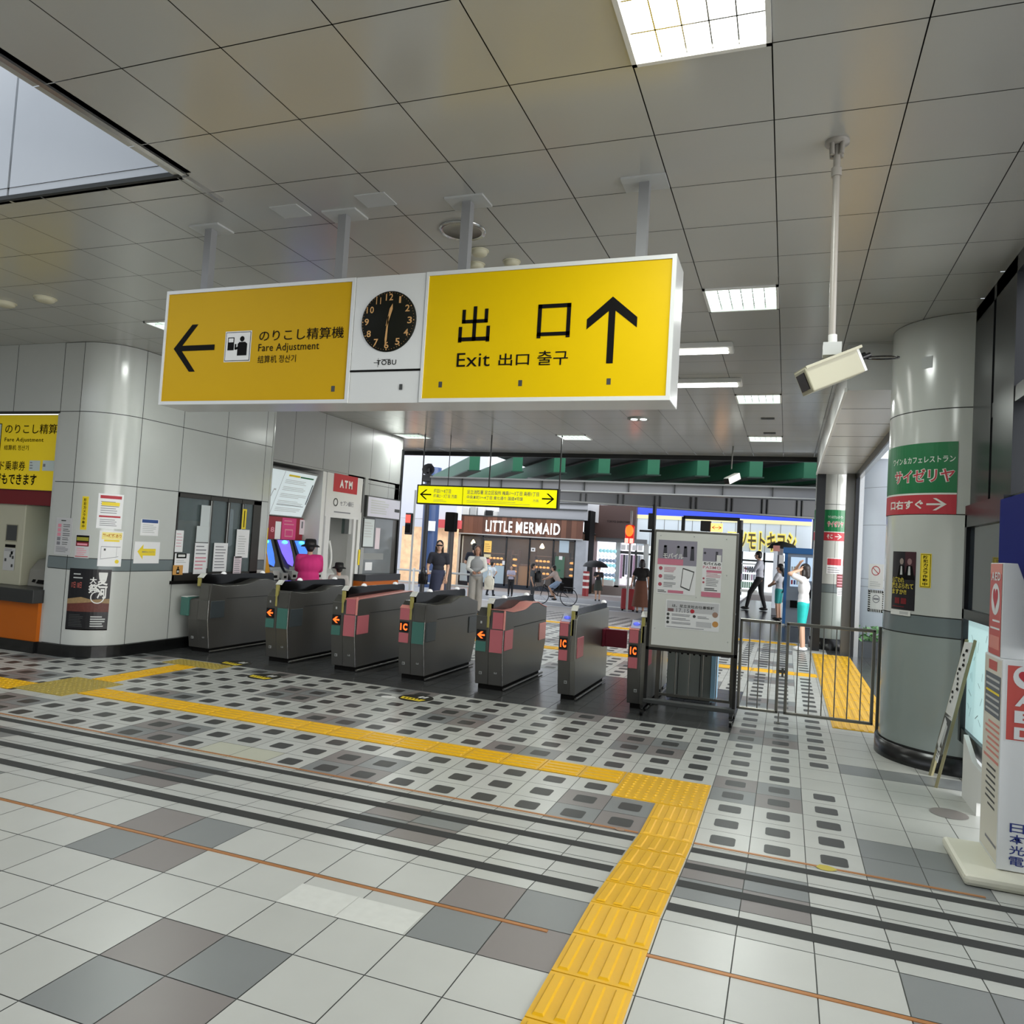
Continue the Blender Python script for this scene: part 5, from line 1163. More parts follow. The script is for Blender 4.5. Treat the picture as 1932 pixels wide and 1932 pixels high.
p0, p1 = r3(320, 765, 510, 1020, mag); a.rect(p0.y+.08, p0.z+.05, p1.y-.08, p1.z-.18, pinkp, 2); a.rect(p0.y+.1, p0.z+.07, p1.y-.1, p1.z-.2, mag, 3); a.bars(p0.y+.05, p1.z-.13, p1.y-.05, p1.z-.02, 2, pinkp, 2, .3)
r3(240, 800, 325, 1020, paper); r3(540, 780, 615, 955, mat('paper pinkish', '')); r3(565, 800, 590, 880, tgrey, 2); a.text('8', at(*q3(190, 930), 'X', -7.6).y, at(*q3(190, 925), 'X', -7.6).z, at(*q3(235, 930), 'X', -7.6).y, at(*q3(190, 860), 'X', -7.6).z, pinkp, 2, .03)
a.build('posters', t)
tmb = mat('machine body', '#b9bab6', .4); tmd = mat('machine dark', '#2e2f33', .35); scb = mat('screen blue', '#3f6fe0', .2, emit=.9, noise=.5, nscale=5); scp = mat('screen purple', '#6a5ae6', .2, emit=.9, noise=.4, nscale=4)
for k, (y0, lab, sm) in enumerate(((9.36, 'first ticket machine beside the wall end, with a blue curved screen', scb), (9.82, 'second ticket machine, with a blue and purple curved screen', scp), (10.26, 'third ticket machine, mostly behind the person in pink', scb))):
    t = thing('ticket_machine', lab, 'ticket machine', (-7.3, y0+.2, 0), 'ticket machines in a row')
    MB().prism([(-7.59, y0, .0), (-7.12, y0, .0), (-7.12, y0, .78), (-7.28, y0, .98), (-7.45, y0, 1.40), (-7.59, y0, 1.40)], (0, .40, 0), tmd).build('cabinet', None, t, bevel=.006)
    def fK(u, v, o, y0=y0): return Vector((-7.27-.17*v-.0+.03*math.sin(math.pi*u), y0+.02+.36*u, .99+.40*v))+Vector((.92, 0, .38))*o
    a = Art(fK, .002); a.n = 1; a.poly([(0, 1), (.05, .5), (.2, .1), (.45, 0), (.6, .15), (.7, .5), (.75, 1)], sm, 1); a.disc(.4, .93, .16, mat('green lamp', ''), 2, 14, .06); a.build('touch_screen', t)
    MB().box(-7.24, -7.14, y0+.04, y0+.20, .80, .93, tmb).box(-7.24, -7.12, y0+.24, y0+.38, .78, .90, tmb).box(-7.139, -7.118, y0+.07, y0+.12, .83, .87, ink).box(-7.12, -7.115, y0+.28, y0+.34, .82, .86, ink).build('ticket_and_coin_slots', None, t)
tag(MB().prism([(-7.22, 9.22, .75), (-7.22, 9.22, 1.42), (-7.22, 9.45, .75)], (.03, 0, 0), mat('orange board', '#d59a1c', .5)).build('privacy_board', None), 'orange triangular side board beside the first ticket machine', 'board')
t = thing('counter', 'dark shelf and orange panel below the ticket machines and cash machine', 'counter', (-7.2, 10.5, 0))
MB().box(-7.11, -6.98, 9.23, 10.8, .66, .76, tmd).box(-7.3, -7.05, 11.9, 13.2, .72, .84, tmd).build('ledge', tmd, t); MB().box(-7.11, -7.04, 9.23, 10.8, .12, .66, MATS['orange panel']).box(-7.3, -7.09, 11.9, 13.2, .12, .72, MATS['orange panel']).build('front_panel', None, t)
MB().box(-7.11, -7.05, 9.23, 10.8, 0, .12, basem).box(-7.3, -7.1, 11.9, 13.2, 0, .12, basem).build('kick_board', None, t)
# ATM
t = thing('cash_machine', 'white cash machine bay with a red ATM sign over it', 'cash machine', (-7.3, 11.4, 0))
am = mat('ATM surround', '#d0cfcd', .35)
MB().box(-7.36, -7.28, 10.84, 11.97, 1.815, 2.565, am).box(-7.36, -7.26, 10.84, 10.98, 0, 1.82, am).box(-7.36, -7.26, 11.72, 11.80, 0, 1.82, am).box(-8.0, -7.95, 10.9, 11.95, 0, 1.82, lgrey).box(-7.9, -7.3, 10.98, 11.0, 0, 1.8, lgrey).build('surround', am, t)
a = Art(plane_X(-7.279), .002); a.rect(11.03, 2.26, 11.79, 2.57, red, 1); 
a.text('ATM', 11.22, 2.34, 11.62, 2.48, white, 2, .05); a.text('セブン銀行', 11.27, 2.03, 11.70, 2.12, tgrey, 2, .01); a.ring(11.13, 2.08, .07, .02, dkgrey, 2); a.bars(11.1, 1.88, 11.8, 1.95, 1, tgrey, 1, .3); a.build('sign_panel', t)
MB().prism([(-7.9, 11.05, 0), (-7.42, 11.05, 0), (-7.42, 11.05, .85), (-7.52, 11.05, .95), (-7.60, 11.05, 1.35), (-7.9, 11.05, 1.38)], (0, .42, 0), lgrey).build('machine_body', lgrey, t, bevel=.01)
MB().box(-7.62, -7.56, 11.02, 11.32, 1.50, 1.76, dkgrey).box(-7.561, -7.555, 11.04, 11.30, 1.55, 1.75, mat('screen mint', '#c5f2e6', .3, emit=.9)).build('screen', None, t)
arm = MB(); pts = [(-7.5, 11.35+.10*math.sin(k/8*2.4), 1.42-.5*k/8) for k in range(9)]; arm.path(pts, .022, white, 8); arm.build('privacy_wing', white, t)
MB().box(-7.36, -7.3, 11.5, 11.62, 1.55, 1.82, dkgrey).box(-7.36, -7.3, 11.64, 11.72, 1.55, 1.82, lgrey).build('side_posters', None, t)
# notice frame, departures board, entrance
t = thing('information_board', 'pale framed information board high on the hall wall right of the cash machine', 'board', (-7.28, 12.7, 1.87))
MB().box(-7.30, -7.22, 12.06, 13.34, 1.88, 2.28, dkgrey).build('frame', dkgrey, t)
a = Art(plane_X(-7.219), .002); a.rect(12.10, 1.90, 13.31, 2.26, mat('paper lilac', '#c9c7d2', .5), 0); a.bars(12.2, 1.95, 12.9, 2.22, 6, lgrey, 1, .5); a.rect(13.1, 2.03, 13.3, 2.09, dkgrey, 1); a.build('board_face', t)
t = thing('framed_poster', 'narrow framed white poster below the information board', 'poster', (-7.27, 12.3, 1.33)); 
MB().box(-7.29, -7.26, 12.06, 12.46, 1.32, 1.87, dkgrey).build('frame', dkgrey, t); a = Art(plane_X(-7.259), .002); a.rect(12.08, 1.34, 12.44, 1.85, mat('paper cool', ''), 0); a.bars(12.1, 1.5, 12.4, 1.8, 6, lgrey, 1, .4); a.build('poster_sheet', t)
t = thing('glass_doorway', 'grey glass panel with small notices beside the hall exit', 'door', (-7.29, 12.6, .8))
MB().box(-7.31, -7.29, 12.03, 13.2, .84, 1.9, mat('smoky glass', '#7e8385', .08, alpha=.75)).build('glass_panel', None, t)
a = Art(plane_X(-7.288), .002); a.rect(12.10, 1.10, 12.9, 1.22, grey, 0); a.rect(12.25, .90, 12.5, 1.05, paper, 1); a.rect(11.99, 1.0, 12.06, 1.28, yprint, 1); a.rect(12.55, 1.3, 12.72, 1.7, mat('paper pinkish', ''), 1); a.build('notices', t)
# ================================================================== PEOPLE
skin = mat('skin', '#c99f86', .55); skin_d = mat('skin tan', '#a87c64', .55); hairm = mat('dark hair', '#1d1715', .5); hairb = mat('brown hair', '#4a2f24', .5)
eyem = mat('eye', '#15110f', .3); lipm = mat('lips', '#9a5a52', .5)
def blob(shapes, voxel=.014):
    """one continuous surface from overlapping tapered limbs (p0, r0, p1, r1) and ellipsoids (c, (rx, ry, rz))"""
    b = MB()
    for s in shapes:
        if len(s) == 2: b.ell(s[0], s[1], None, 16, 12)
        else:
            p0, r0, p1, r1 = s; b.tube(p0, p1, r0, r1, None, 12); b.ell(p0, (r0,)*3, None, 12, 8); b.ell(p1, (r1,)*3, None, 12, 8)
    me = bpy.data.meshes.new('b'); me.from_pydata(b.v, [], b.f); o = bpy.data.objects.new('b', me); COL.objects.link(o)
    m = o.modifiers.new('r', 'REMESH'); m.mode = 'VOXEL'; m.voxel_size = voxel; m.use_smooth_shade = True
    s_ = o.modifiers.new('s', 'SMOOTH'); s_.factor = .6; s_.iterations = 3
    dg = bpy.context.evaluated_depsgraph_get(); dg.update(); ev = o.evaluated_get(dg); m2 = bpy.data.meshes.new_from_object(ev)
    vs = [tuple(v.co) for v in m2.vertices]; fs = [tuple(p.vertices) for p in m2.polygons]
    bpy.data.objects.remove(o); bpy.data.meshes.remove(me); bpy.data.meshes.remove(m2)
    return vs, fs
BASE = dict(head=(0, 0, 1.57), neck=(0, .01, 1.42), chest=(0, .01, 1.24), waist=(0, .01, 1.05), pelvis=(0, .01, .93),
            ls=(.17, .01, 1.37), rs=(-.17, .01, 1.37), le=(.22, .04, 1.10), re=(-.22, .04, 1.10), lw=(.23, -.04, .87), rw=(-.23, -.04, .87),
            lh=(.085, .01, .90), rh=(-.085, .01, .90), lk=(.09, -.01, .49), rk=(-.09, -.01, .49), la=(.09, .03, .08), ra=(-.09, .03, .08))
def person(label, loc, height, rz, pose={}, top=('#888888', 'short'), legs=('#333333', 'trousers'), hair='short', skinm=None, hat=None, shoes='#222222', girth=1, vest=None, group=None, glasses=False, mask=False):
    J = {k: Vector(v) for k, v in BASE.items()}; J.update({k: Vector(v) for k, v in pose.items()}); sk = skinm or skin
    t = thing('person', label, 'person', loc, group, rz); k = height/1.70; t.scale = (k, k, k); g = girth
    H = J['head']; vox = .014
    S_ = [(H+Vector((0, 0, .03)), (.074, .092, .105)), (H+Vector((0, -.018, -.045)), (.056, .070, .062)), (J['neck']-Vector((0, 0, .03)), .050, H-Vector((0, -.01, .05)), .046),
          (J['chest'], (.145*g, .098*g, .17)), (J['waist'], (.118*g, .088*g, .14)), (J['pelvis'], (.142*g, .10*g, .12)), (J['ls'], .052, J['rs'], .052)]
    for s in 'lr':
        S_ += [(J[s+'s'], .050, J[s+'e'], .038), (J[s+'e'], .037, J[s+'w'], .026), (J[s+'h'], .082*g, J[s+'k'], .055), (J[s+'k'], .053, J[s+'a'], .035)]
        d = (J[s+'w']-J[s+'e']).normalized(); S_ += [(J[s+'w'], .026, J[s+'w']+d*.07, .030)]
        S_ += [(J[s+'a'], .036, J[s+'a']+Vector((0, -.11, -.045)), .030)]
    vs, fs = blob(S_, vox); b = MB(); b.add(vs, fs, sk, True)
    fw = Vector(pose.get('face', (0, -1, 0))).normalized(); sd = fw.cross(Vector((0, 0, 1))).normalized()
    b.tube(H+fw*.085+Vector((0, 0, .015)), H+fw*.108-Vector((0, 0, .015)), .008, .014, sk, 8); b.ell(H+fw*.102-Vector((0, 0, .014)), (.014, .014, .011), sk, 8, 6)
    for s in (-1, 1):
        b.ell(H+fw*.080+sd*.030*s+Vector((0, 0, .020)), (.012, .012, .007), eyem, 8, 6); b.ell(H+sd*.076*s+Vector((0, 0, .005)), (.012, .018, .028), sk, 8, 6)
    b.ell(H+fw*.080-Vector((0, 0, .048)), (.022, .012, .006), lipm, 8, 6)
    for s in 'lr':      # hands: four fingers of different length and a thumb rooted in the palm
        w = J[s+'w']; d = (w-J[s+'e']).normalized(); pal = w+d*.075; u = d.cross(Vector((0, 1, 0)) if abs(d.y) < .8 else Vector((0, 0, 1))).normalized(); n = u.cross(d).normalized()
        for i, L in enumerate((.056, .066, .062, .048)):
            p = pal+u*(-.024+.016*i); q = p+d*L*.55+n*.006; b.tube(p-d*.02, q, .0085, .008, sk, 7); b.tube(q, q+(d*.7+n*.7).normalized()*L*.5, .008, .006, sk, 7)
        sg = 1 if s == 'l' else -1; p = w+d*.035-u*.026; b.tube(p, p+(d*.6-u*.8).normalized()*.035, .010, .009, sk, 7); b.tube(p+(d*.6-u*.8).normalized()*.033, p+(d*.6-u*.8).normalized()*.033+d*.028, .009, .007, sk, 7)
    b.build('body', sk, t, world=False)
    tm = mat('cloth '+top[0], top[0], .8, noise=.12, nscale=9); C = [(J['chest'], (.160*g, .112*g, .18)), (J['waist'], (.136*g, .104*g, .16)), (J['pelvis']+Vector((0, 0, .03)), (.155*g, .112*g, .10)), (J['ls'], .066, J['rs'], .066), (J['neck']-Vector((0, 0, .06)), (.075, .06, .04))]
    for s in 'lr':
        e = J[s+'e']; m_ = J[s+'s'].lerp(e, .62)
        C.append((J[s+'s'], .066, m_, .060))
        if top[1] == 'long': C += [(m_, .056, e, .050), (e, .050, J[s+'e'].lerp(J[s+'w'], .92), .038)]
    vs, fs = blob(C, .016); MB().add(vs, fs, tm, True).build('shirt' if top[1] != 'dress' else 'dress_top', tm, t, world=False)
    if vest:
        vm = mat('cloth '+vest, vest, .8, noise=.1); vs, fs = blob([(J['chest'], (.182*g, .135*g, .175)), (J['ls']*.55+J['rs']*.45, .085, J['rs']*.55+J['ls']*.45, .085), (J['waist'], (.165*g, .130*g, .17)), (J['pelvis']+Vector((0, 0, .05)), (.172*g, .132*g, .09))], .016); MB().add(vs, fs, vm, True).build('vest', vm, t, world=False)
    lm = mat('cloth '+legs[0], legs[0], .8, noise=.12, nscale=9); kind = legs[1]
    P = J['pelvis']
    if kind in ('trousers', 'shorts', 'wide'):
        end = {'trousers': .93, 'wide': .9, 'shorts': 0}[kind]; C = [(P, (.152*g, .112*g, .10))]; fl_ = .085 if kind == 'wide' else .052
        for s in 'lr':
            kn = J[s+'k'] if kind != 'shorts' else J[s+'h'].lerp(J[s+'k'], .85)
            C.append((J[s+'h'], .095*g, kn, .072 if kind != 'wide' else .092))
            if end: C.append((J[s+'k'], .068 if kind != 'wide' else .092, J[s+'k'].lerp(J[s+'a'], end), fl_))
        vs, fs = blob(C, .016); MB().add(vs, fs, lm, True).build('trousers', lm, t, world=False)
    else:
        zb = {'skirt': .52, 'long_skirt': .20, 'dress': .28}[kind]; b = MB(); n = 28; rows_ = 9; v = []
        for j in range(rows_):
            f = j/(rows_-1); z = P.z+.10-(P.z+.10-zb)*f; rx = (.150+.075*f)*g; ry = (.112+.07*f)*g
            for i in range(n):
                a = 2*math.pi*i/n; w = 1+.06*f*math.cos(a*7); v.append((P.x*(1-f)+rx*w*math.cos(a), P.y+ry*w*math.sin(a), z))
        b.add(v, [(j*n+i, (j+1)*n+i, (j+1)*n+(i+1) % n, j*n+(i+1) % n) for j in range(rows_-1) for i in range(n)]+[tuple(range(n))], lm, True); b.build('skirt', lm, t, world=False)
    sm = mat('shoe '+shoes, shoes, .5)
    for s in 'lr':
        a = J[s+'a']; b = MB(); b.ell(a+Vector((0, -.045, -.032)), (.046, .125, .046), sm, 12, 8); b.build('shoe', sm, t, world=False)
    hm = hairb if hair.endswith('brown') else hairm
    if hair != 'none':
        HB = [(H+Vector((0, 0, .05))-fw*.020, (.088, .100, .100)), (H-fw*.045, (.075, .070, .085))]
        if hair.startswith('long'): HB += [(H-fw*.06, .065, H-fw*.07-Vector((0, 0, .24)), .055)]+[(H+sd*.07*s-fw*.02, .030, H+sd*.085*s-fw*.03-Vector((0, 0, .22)), .026) for s in (-1, 1)]
        if hair.startswith('tail'): HB += [(H-fw*.09, .045, H-fw*.13-Vector((0, 0, .22)), .035)]
        if hair.startswith('bob'): HB += [(H-fw*.05, .07, H-fw*.06-Vector((0, 0, .10)), .06)]+[(H+sd*.07*s, .032, H+sd*.075*s-Vector((0, 0, .09)), .028) for s in (-1, 1)]
        # keep the face clear
        vs, fs = blob(HB, .012); keep = []
        for f in fs:
            c = sum((Vector(vs[i]) for i in f), Vector())/len(f)-H
            if c.dot(fw) > .035 and c.z < .060 and abs(c.dot(sd)) < .066: continue
            keep.append(f)
        MB().add(vs, keep, hm, True).build('hair', hm, t, world=False)
    if hat: 
        hmm = mat('hat '+hat, hat, .85); MB().lathe(tuple(H+Vector((0, 0, .055))), [(.165, -.045), (.150, -.02), (.102, .0), (.098, .07), (.08, .095), (0, .10)], hmm, 24).build('bucket_hat', hmm, t, world=False)
    if glasses: MB().box(-.07, .07, H.y-.104, H.y-.09, H.z+.005, H.z+.038, black).build('sunglasses', black, t, world=False, bevel=.01)
    if mask: MB().ell(H+fw*.072-Vector((0, 0, .035)), (.055, .045, .045), white, 12, 8).build('face_mask', white, t, world=False)
    return t
G = lambda x, y: (x, y, zg(x, y)+.0)
PI = math.pi
# at the ticket machines
person('person in bright pink top and black bucket hat, back turned, at the ticket machines', (-6.66, 9.60, 0), 1.44, 3.75, dict(le=(.20, -.16, 1.16), re=(-.20, -.16, 1.16), lw=(.10, -.36, 1.10), rw=(-.10, -.36, 1.10), head=(0, -.05, 1.55)), ('#d8327f', 'long'), ('#30303a', 'trousers'), 'short', hat='#0c0c0d', girth=1.4)
person('short person in black bucket hat and pale top, right of the pink one', (-6.30, 9.85, 0), 1.10, 3.9, {}, ('#b9b3ae', 'short'), ('#3a3a40', 'trousers'), 'short', hat='#111112')
# coming through the exit
wn = person('person in long navy V-neck dress and sunglasses carrying a black handbag', (-6.72, 14.2, 0), 1.53, .42, dict(rw=(-.22, -.20, .98), re=(-.24, .02, 1.10), lw=(.20, -.10, .86), lk=(.10, -.10, .50), la=(.11, -.08, .08)), ('#23242f', 'short'), ('#2b3048', 'dress'), 'long', glasses=True)
person('person in grey knitted vest over white shirt and grey trousers near the exit', (-6.28, 15.2, 0), 1.47, .35, dict(le=(.23, -.02, 1.12), re=(-.23, -.02, 1.12), lw=(.10, -.24, 1.05), rw=(-.08, -.24, 1.05)), ('#d0cfca', 'long'), ('#8e8b86', 'wide'), 'bobbrown', skinm=skin_d, vest='#8f9092')
person('person in navy T-shirt and dark shorts, back turned, right of the grey vest', G(-8.75, 20.9), 1.68, PI+.3, dict(le=(.25, .0, 1.12), lw=(.20, -.20, 1.05), re=(-.25, 0, 1.12), rw=(-.15, -.2, 1.08)), ('#171a29', 'short'), ('#181b2a', 'shorts'), 'short', girth=1.15)
person('person in white T-shirt and dark trousers, hand on hip, before the bakery', G(-9.71, 24.91), 1.20, PI*.9, dict(re=(-.36, .06, 1.18), rw=(-.16, -.02, 1.02), le=(.15, -.20, 1.30), lw=(.03, -.22, 1.50), lk=(.16, -.03, .5), la=(.22, .05, .08), rk=(-.12, 0, .5), ra=(-.16, .0, .08)), ('#dfe6ea', 'short'), ('#22242c', 'trousers'), 'short', girth=1.1)
person('small person in pale patterned top and black leggings before the bakery', G(-9.33, 25.88), 1.11, .3, dict(le=(.2, -.06, 1.12), re=(-.2, -.06, 1.12), lw=(.04, -.22, 1.15), rw=(-.04, -.22, 1.15)), ('#b3b0c4', 'short'), ('#1d1d20', 'trousers'), 'tail')
person('person in a grey shirt with a dark backpack before the bakery door', G(-7.04, 21.45), 1.20, PI*.55, {}, ('#54585c', 'short'), ('#3a3d42', 'trousers'), 'short')
CYX, CYY, CYS = -6.55, 22.3, .80
cyc = person('cyclist in a pale top and light blue skirt riding towards the left', G(CYX, CYY), 1.55*CYS, PI*.5+PI, dict(pelvis=(0, .10, .98), waist=(0, .02, 1.08), chest=(0, -.06, 1.22), neck=(0, -.13, 1.38), head=(0, -.17, 1.50), ls=(.17, -.10, 1.34), rs=(-.17, -.10, 1.34), le=(.2, -.28, 1.15), re=(-.2, -.28, 1.15), lw=(.2, -.46, 1.06), rw=(-.2, -.46, 1.06), lh=(.08, .08, .95), rh=(-.08, .08, .95), lk=(.1, -.28, .72), rk=(-.1, -.24, .60), la=(.1, -.12, .38), ra=(-.1, -.06, .26)), ('#c9b9b2', 'short'), ('#9db3cf', 'shorts'), 'short')
person('masked person in dark clothes under a black umbrella before the cosmetics shop', G(-6.68, 28.32), 1.31, .2, dict(re=(-.2, -.1, 1.15), rw=(-.08, -.2, 1.22)), ('#2c2b30', 'short'), ('#3a3d36', 'skirt'), 'short', mask=True)
person('person in an olive jacket walking away on the forecourt of the cosmetics shop', G(-6.05, 34.0), 1.58, PI*.8, {}, ('#4f5140', 'long'), ('#9a9686', 'wide'), 'short')
person('person in navy top and grey trousers browsing at the bright shop front', G(-4.95, 33.0), 1.58, PI*.9, {}, ('#3f4456', 'short'), ('#b2b4bc', 'trousers'), 'short', group=None)
person('person in black top and long brown skirt beside a red suitcase, back turned', G(-3.88, 21.8), 1.53, PI+.1, dict(le=(.27, .03, 1.13), lw=(.30, .02, .93)), ('#15110f', 'short'), ('#6d4432', 'long_skirt'), 'bob', girth=1.15)
person('person in long-sleeved white shirt and black trousers looking down near the kiosk', (-.75, 24.2, 0), 1.80, -PI*.55, dict(head=(0, -.06, 1.55), le=(.2, -.10, 1.14), re=(-.2, -.10, 1.14), lw=(.05, -.32, 1.16), rw=(-.05, -.32, 1.16), lk=(.09, -.22, .50), la=(.09, -.30, .08), ra=(-.09, .18, .08), rk=(-.09, .06, .49)), ('#b6b8c2', 'long'), ('#121216', 'trousers'), 'short')
person('girl in white top and teal shorts with dark backpack by the vending machine', (-.15, 20.9, 0), 1.45, -PI*.62, dict(le=(.2, -.1, 1.14), lw=(.1, -.25, 1.05), re=(-.2, -.1, 1.14), rw=(-.1, -.25, 1.05)), ('#c9cbd2', 'short'), ('#2f9a98', 'shorts'), 'tail')
person('person in white top and turquoise shorts raising both hands to the head', (.30, 14.15, 0), 1.50, -PI*.58, dict(ls=(.17, 0, 1.40), rs=(-.17, 0, 1.40), le=(.24, -.22, 1.50), re=(-.24, -.24, 1.56), lw=(.10, -.06, 1.58), rw=(-.10, -.12, 1.70), lk=(.05, -.01, .49), rk=(-.05, -.01, .49), la=(.05, .03, .08), ra=(-.05, .03, .08)), ('#e6e6ea', 'short'), ('#1fb3b0', 'shorts'), 'bob', shoes='#e8e8ea')
# what they carry
def bag(nm, lab, cat, x, y, z, sx, sy, sz, m, strap=True, rz=0):
    t = thing(nm, lab, cat, (x, y, z), rz=rz); MB().ell((0, 0, sz/2), (sx/2, sy/2, sz/2), m, 16, 10).box(-sx*.42, sx*.42, -sy*.35, sy*.35, 0, sz*.8, m).build('bag_body', m, t, world=False, bevel=.02)
    if strap: MB().path([(-sx*.25, 0, sz*.8), (-sx*.1, 0, sz*1.35), (sx*.1, 0, sz*1.35), (sx*.25, 0, sz*.8)], .008, m).build('strap', m, t, world=False)
bag('handbag', 'round black handbag hanging from the arm of the person in the navy dress', 'bag', -6.98, 14.05, .62, .22, .12, .26, mat('bag black', '#101012', .5))
bag('tote_bag', 'off-white tote bag hanging beside the person in the grey vest', 'bag', -5.95, 15.15, .55, .24, .08, .30, mat('bag cream', '#d6d2c6', .8))
bag('backpack', 'dark backpack on the person in the grey shirt near the bakery', 'backpack', -6.90, 21.50, zg(-6.9, 21.5)+.66, .20, .26, .36, mat('bag black', ''))
bag('backpack', 'dark backpack on the girl by the vending machine', 'backpack', .02, 20.95, .72, .16, .26, .40, mat('bag black', ''))
t = thing('umbrella', 'black open umbrella held over the person before the cosmetics shop', 'umbrella', (-6.78, 28.15, zg(-6.6, 28.2)+.86))
MB().lathe((0, 0, .52), [(0, .16), (.25, .12), (.42, .02), (.50, -.10)], mat('umbrella black', '#131316', .6), 8).build('canopy', None, t, world=False); MB().tube((0, 0, 0), (0, 0, .7), .008, None, dkgrey, 6).build('shaft', dkgrey, t, world=False)
t = thing('suitcase', 'upright red suitcase beside the person in the brown skirt', 'suitcase', (-4.37, 22.5, zg(-4, 22.5)+.04)); rm = mat('suitcase red', '#a83a3e', .35)
MB().box(-.20, .20, -.13, .13, .0, .62, rm).build('shell', rm, t, world=False, bevel=.04); MB().box(-.205, .205, -.01, .01, 0, .62, dkgrey).build('zip', dkgrey, t, world=False)
MB().tube((-.10, .1, .6), (-.10, .1, .95), .01, None, white, 6).tube((.10, .1, .6), (.10, .1, .95), .01, None, white, 6).tube((-.10, .1, .95), (.10, .1, .95), .014, None, white, 6).build('handle', white, t, world=False)
for x in (-.16, .16): MB().tube((x, -.02, -.02), (x, .02, -.02), .03, None, ink, 10).build('wheel', ink, t, world=False)
# bicycle
bz = zg(CYX, CYY); t = thing('bicycle', 'dark city bicycle under the cyclist, front towards the left', 'bicycle', (CYX, CYY, bz)); t.scale = (CYS, CYS, CYS); bkm = mat('bicycle black', '#17181a', .4)
for x, nm in ((-.62, 'wheel'), (.50, 'wheel')):
    w = MB(); n = 28; R_ = .33
    for i in range(n):
        a0_, a1_ = 2*PI*i/n, 2*PI*(i+1)/n; w.tube((x+R_*math.cos(a0_), 0, R_+R_*math.sin(a0_)), (x+R_*math.cos(a1_), 0, R_+R_*math.sin(a1_)), .018, None, bkm, 6, False)
    for i in range(10): a0_ = 2*PI*i/10; w.tube((x, 0, R_), (x+R_*math.cos(a0_), 0, R_+R_*math.sin(a0_)), .003, None, chrome, 4, False)
    w.ell((x, 0, R_), (.03, .04, .03), chrome, 8, 6); w.build(nm, bkm, t, world=False)
MB().path([(-.62, 0, .33), (-.50, 0, .75), (.05, 0, .35), (.14, 0, .80)], .018, bkm).path([(-.48, 0, .68), (.13, 0, .55)], .016, bkm).path([(.05, 0, .35), (.50, 0, .33), (.13, 0, .6)], .012, bkm).build('frame', bkm, t, world=False)
MB().path([(-.50, 0, .75), (-.46, 0, .98)], .014, chrome).path([(-.46, -.24, .98), (-.46, .24, .98)], .014, chrome).build('handlebar', chrome, t, world=False)
MB().ell((.16, 0, .83), (.13, .08, .03), bkm, 12, 6).build('saddle', bkm, t, world=False)
MB().box(.30, .72, -.07, .07, .68, .70, bkm).build('rear_rack', bkm, t, world=False)
# ================================================================== STREET: VIADUCT
gird = mat('girder grey', '#8c8d90', .6, noise=.06, nscale=2); grd2 = mat('girder dark grey', '#6e7073', .6, noise=.06, nscale=2)
t = thing('viaduct_girder', 'long pale grey viaduct girder with panel joints above the street', 'girder', (-4, 17.1, 2.5))
MB().box(-8.4, 7, 17.0, 17.5, 2.86, 3.10, gird).build('upper_beam', gird, t)
MB().box(-8.4, 7, 16.93, 17.0, 3.08, 3.115, grey).box(-8.4, 7, 16.93, 17.0, 2.85, 2.875, lgrey).build('flange', grey, t)
for k in range(9): MB().box(-7.55+1.03*k, -7.53+1.03*k, 16.965, 17.0, 2.877, 3.08, dkgrey).build('stiffener', dkgrey, t)
t = thing('viaduct_girder', 'lower dark grey viaduct girder with paired ribs under the pale one', 'girder', (-2, 18.2, 2.3))
L0, L1 = Vector((-6.2, 18.0, 0)), Vector((1.9, 22.35, 0)); LD = (L1-L0).normalized(); LN = Vector((LD.y, -LD.x, 0))
def slab(a, b, n0, n1, z0, z1, m): return MB().prism([L0+LD*a+LN*n0+Vector((0, 0, z0)), L0+LD*b+LN*n0+Vector((0, 0, z0)), L0+LD*b+LN*n1+Vector((0, 0, z0)), L0+LD*a+LN*n1+Vector((0, 0, z0))], (0, 0, z1-z0), m)
slab(0, 14, -.5, 0, 2.72, 3.25, grd2).build('beam', grd2, t); slab(0, 14, 0, .10, 2.70, 2.735, grey).build('flange', grey, t)
for k in range(12):
    for e in (0, .14): slab(.4+.98*k+e, .43+.98*k+e, 0, .04, 2.74, 3.24, dkgrey).build('stiffener', dkgrey, t)
dkg = mat('viaduct dark green', '#0e2f21', .6); grn = mat('viaduct green', '#1f6044', .5, noise=.08, nscale=3)
dv = Vector((-.68, 1.0, 0)).normalized()
for k, (x0, w_) in enumerate(((-7.17, .27), (-6.07, .24), (-5.07, .27), (-4.03, .26), (-2.93, .26), (-1.87, .24), (-.80, .26), (.26, .26), (1.3, .26))):
    L = 7.0; s17 = 17.6/16.5; zz_ = CAMZ+(3.25-CAMZ)*s17; zt_ = CAMZ+(3.575-CAMZ)*s17; A_ = [Vector((x0*s17, 17.6, zz_)), Vector(((x0+w_)*s17, 17.6, zz_)), Vector(((x0+w_)*s17, 17.6, zt_)), Vector((x0*s17, 17.6, zt_))]
    t = thing('green_beam', ['leftmost green viaduct beam, standing clear against the sky', 'second green viaduct beam from the left', 'third green viaduct beam from the left', 'fourth green viaduct beam from the left', 'fifth green viaduct beam from the left', 'sixth green viaduct beam from the left', 'seventh green viaduct beam, just right of the small white camera', 'eighth green viaduct beam, next to the far column', 'green viaduct beam hidden mostly by the far column'][k], 'beam', tuple(A_[0]), 'green viaduct beams over the street')
    MB().prism(A_, dv*L, grn).build('web', grn, t); MB().prism([A_[0]-Vector((.04, 0, 0)), A_[1]+Vector((.04, 0, 0)), A_[1]+Vector((.04, 0, -.03)), A_[0]-Vector((.04, 0, .03))], dv*L, dkg).build('bottom_flange', grn, t)
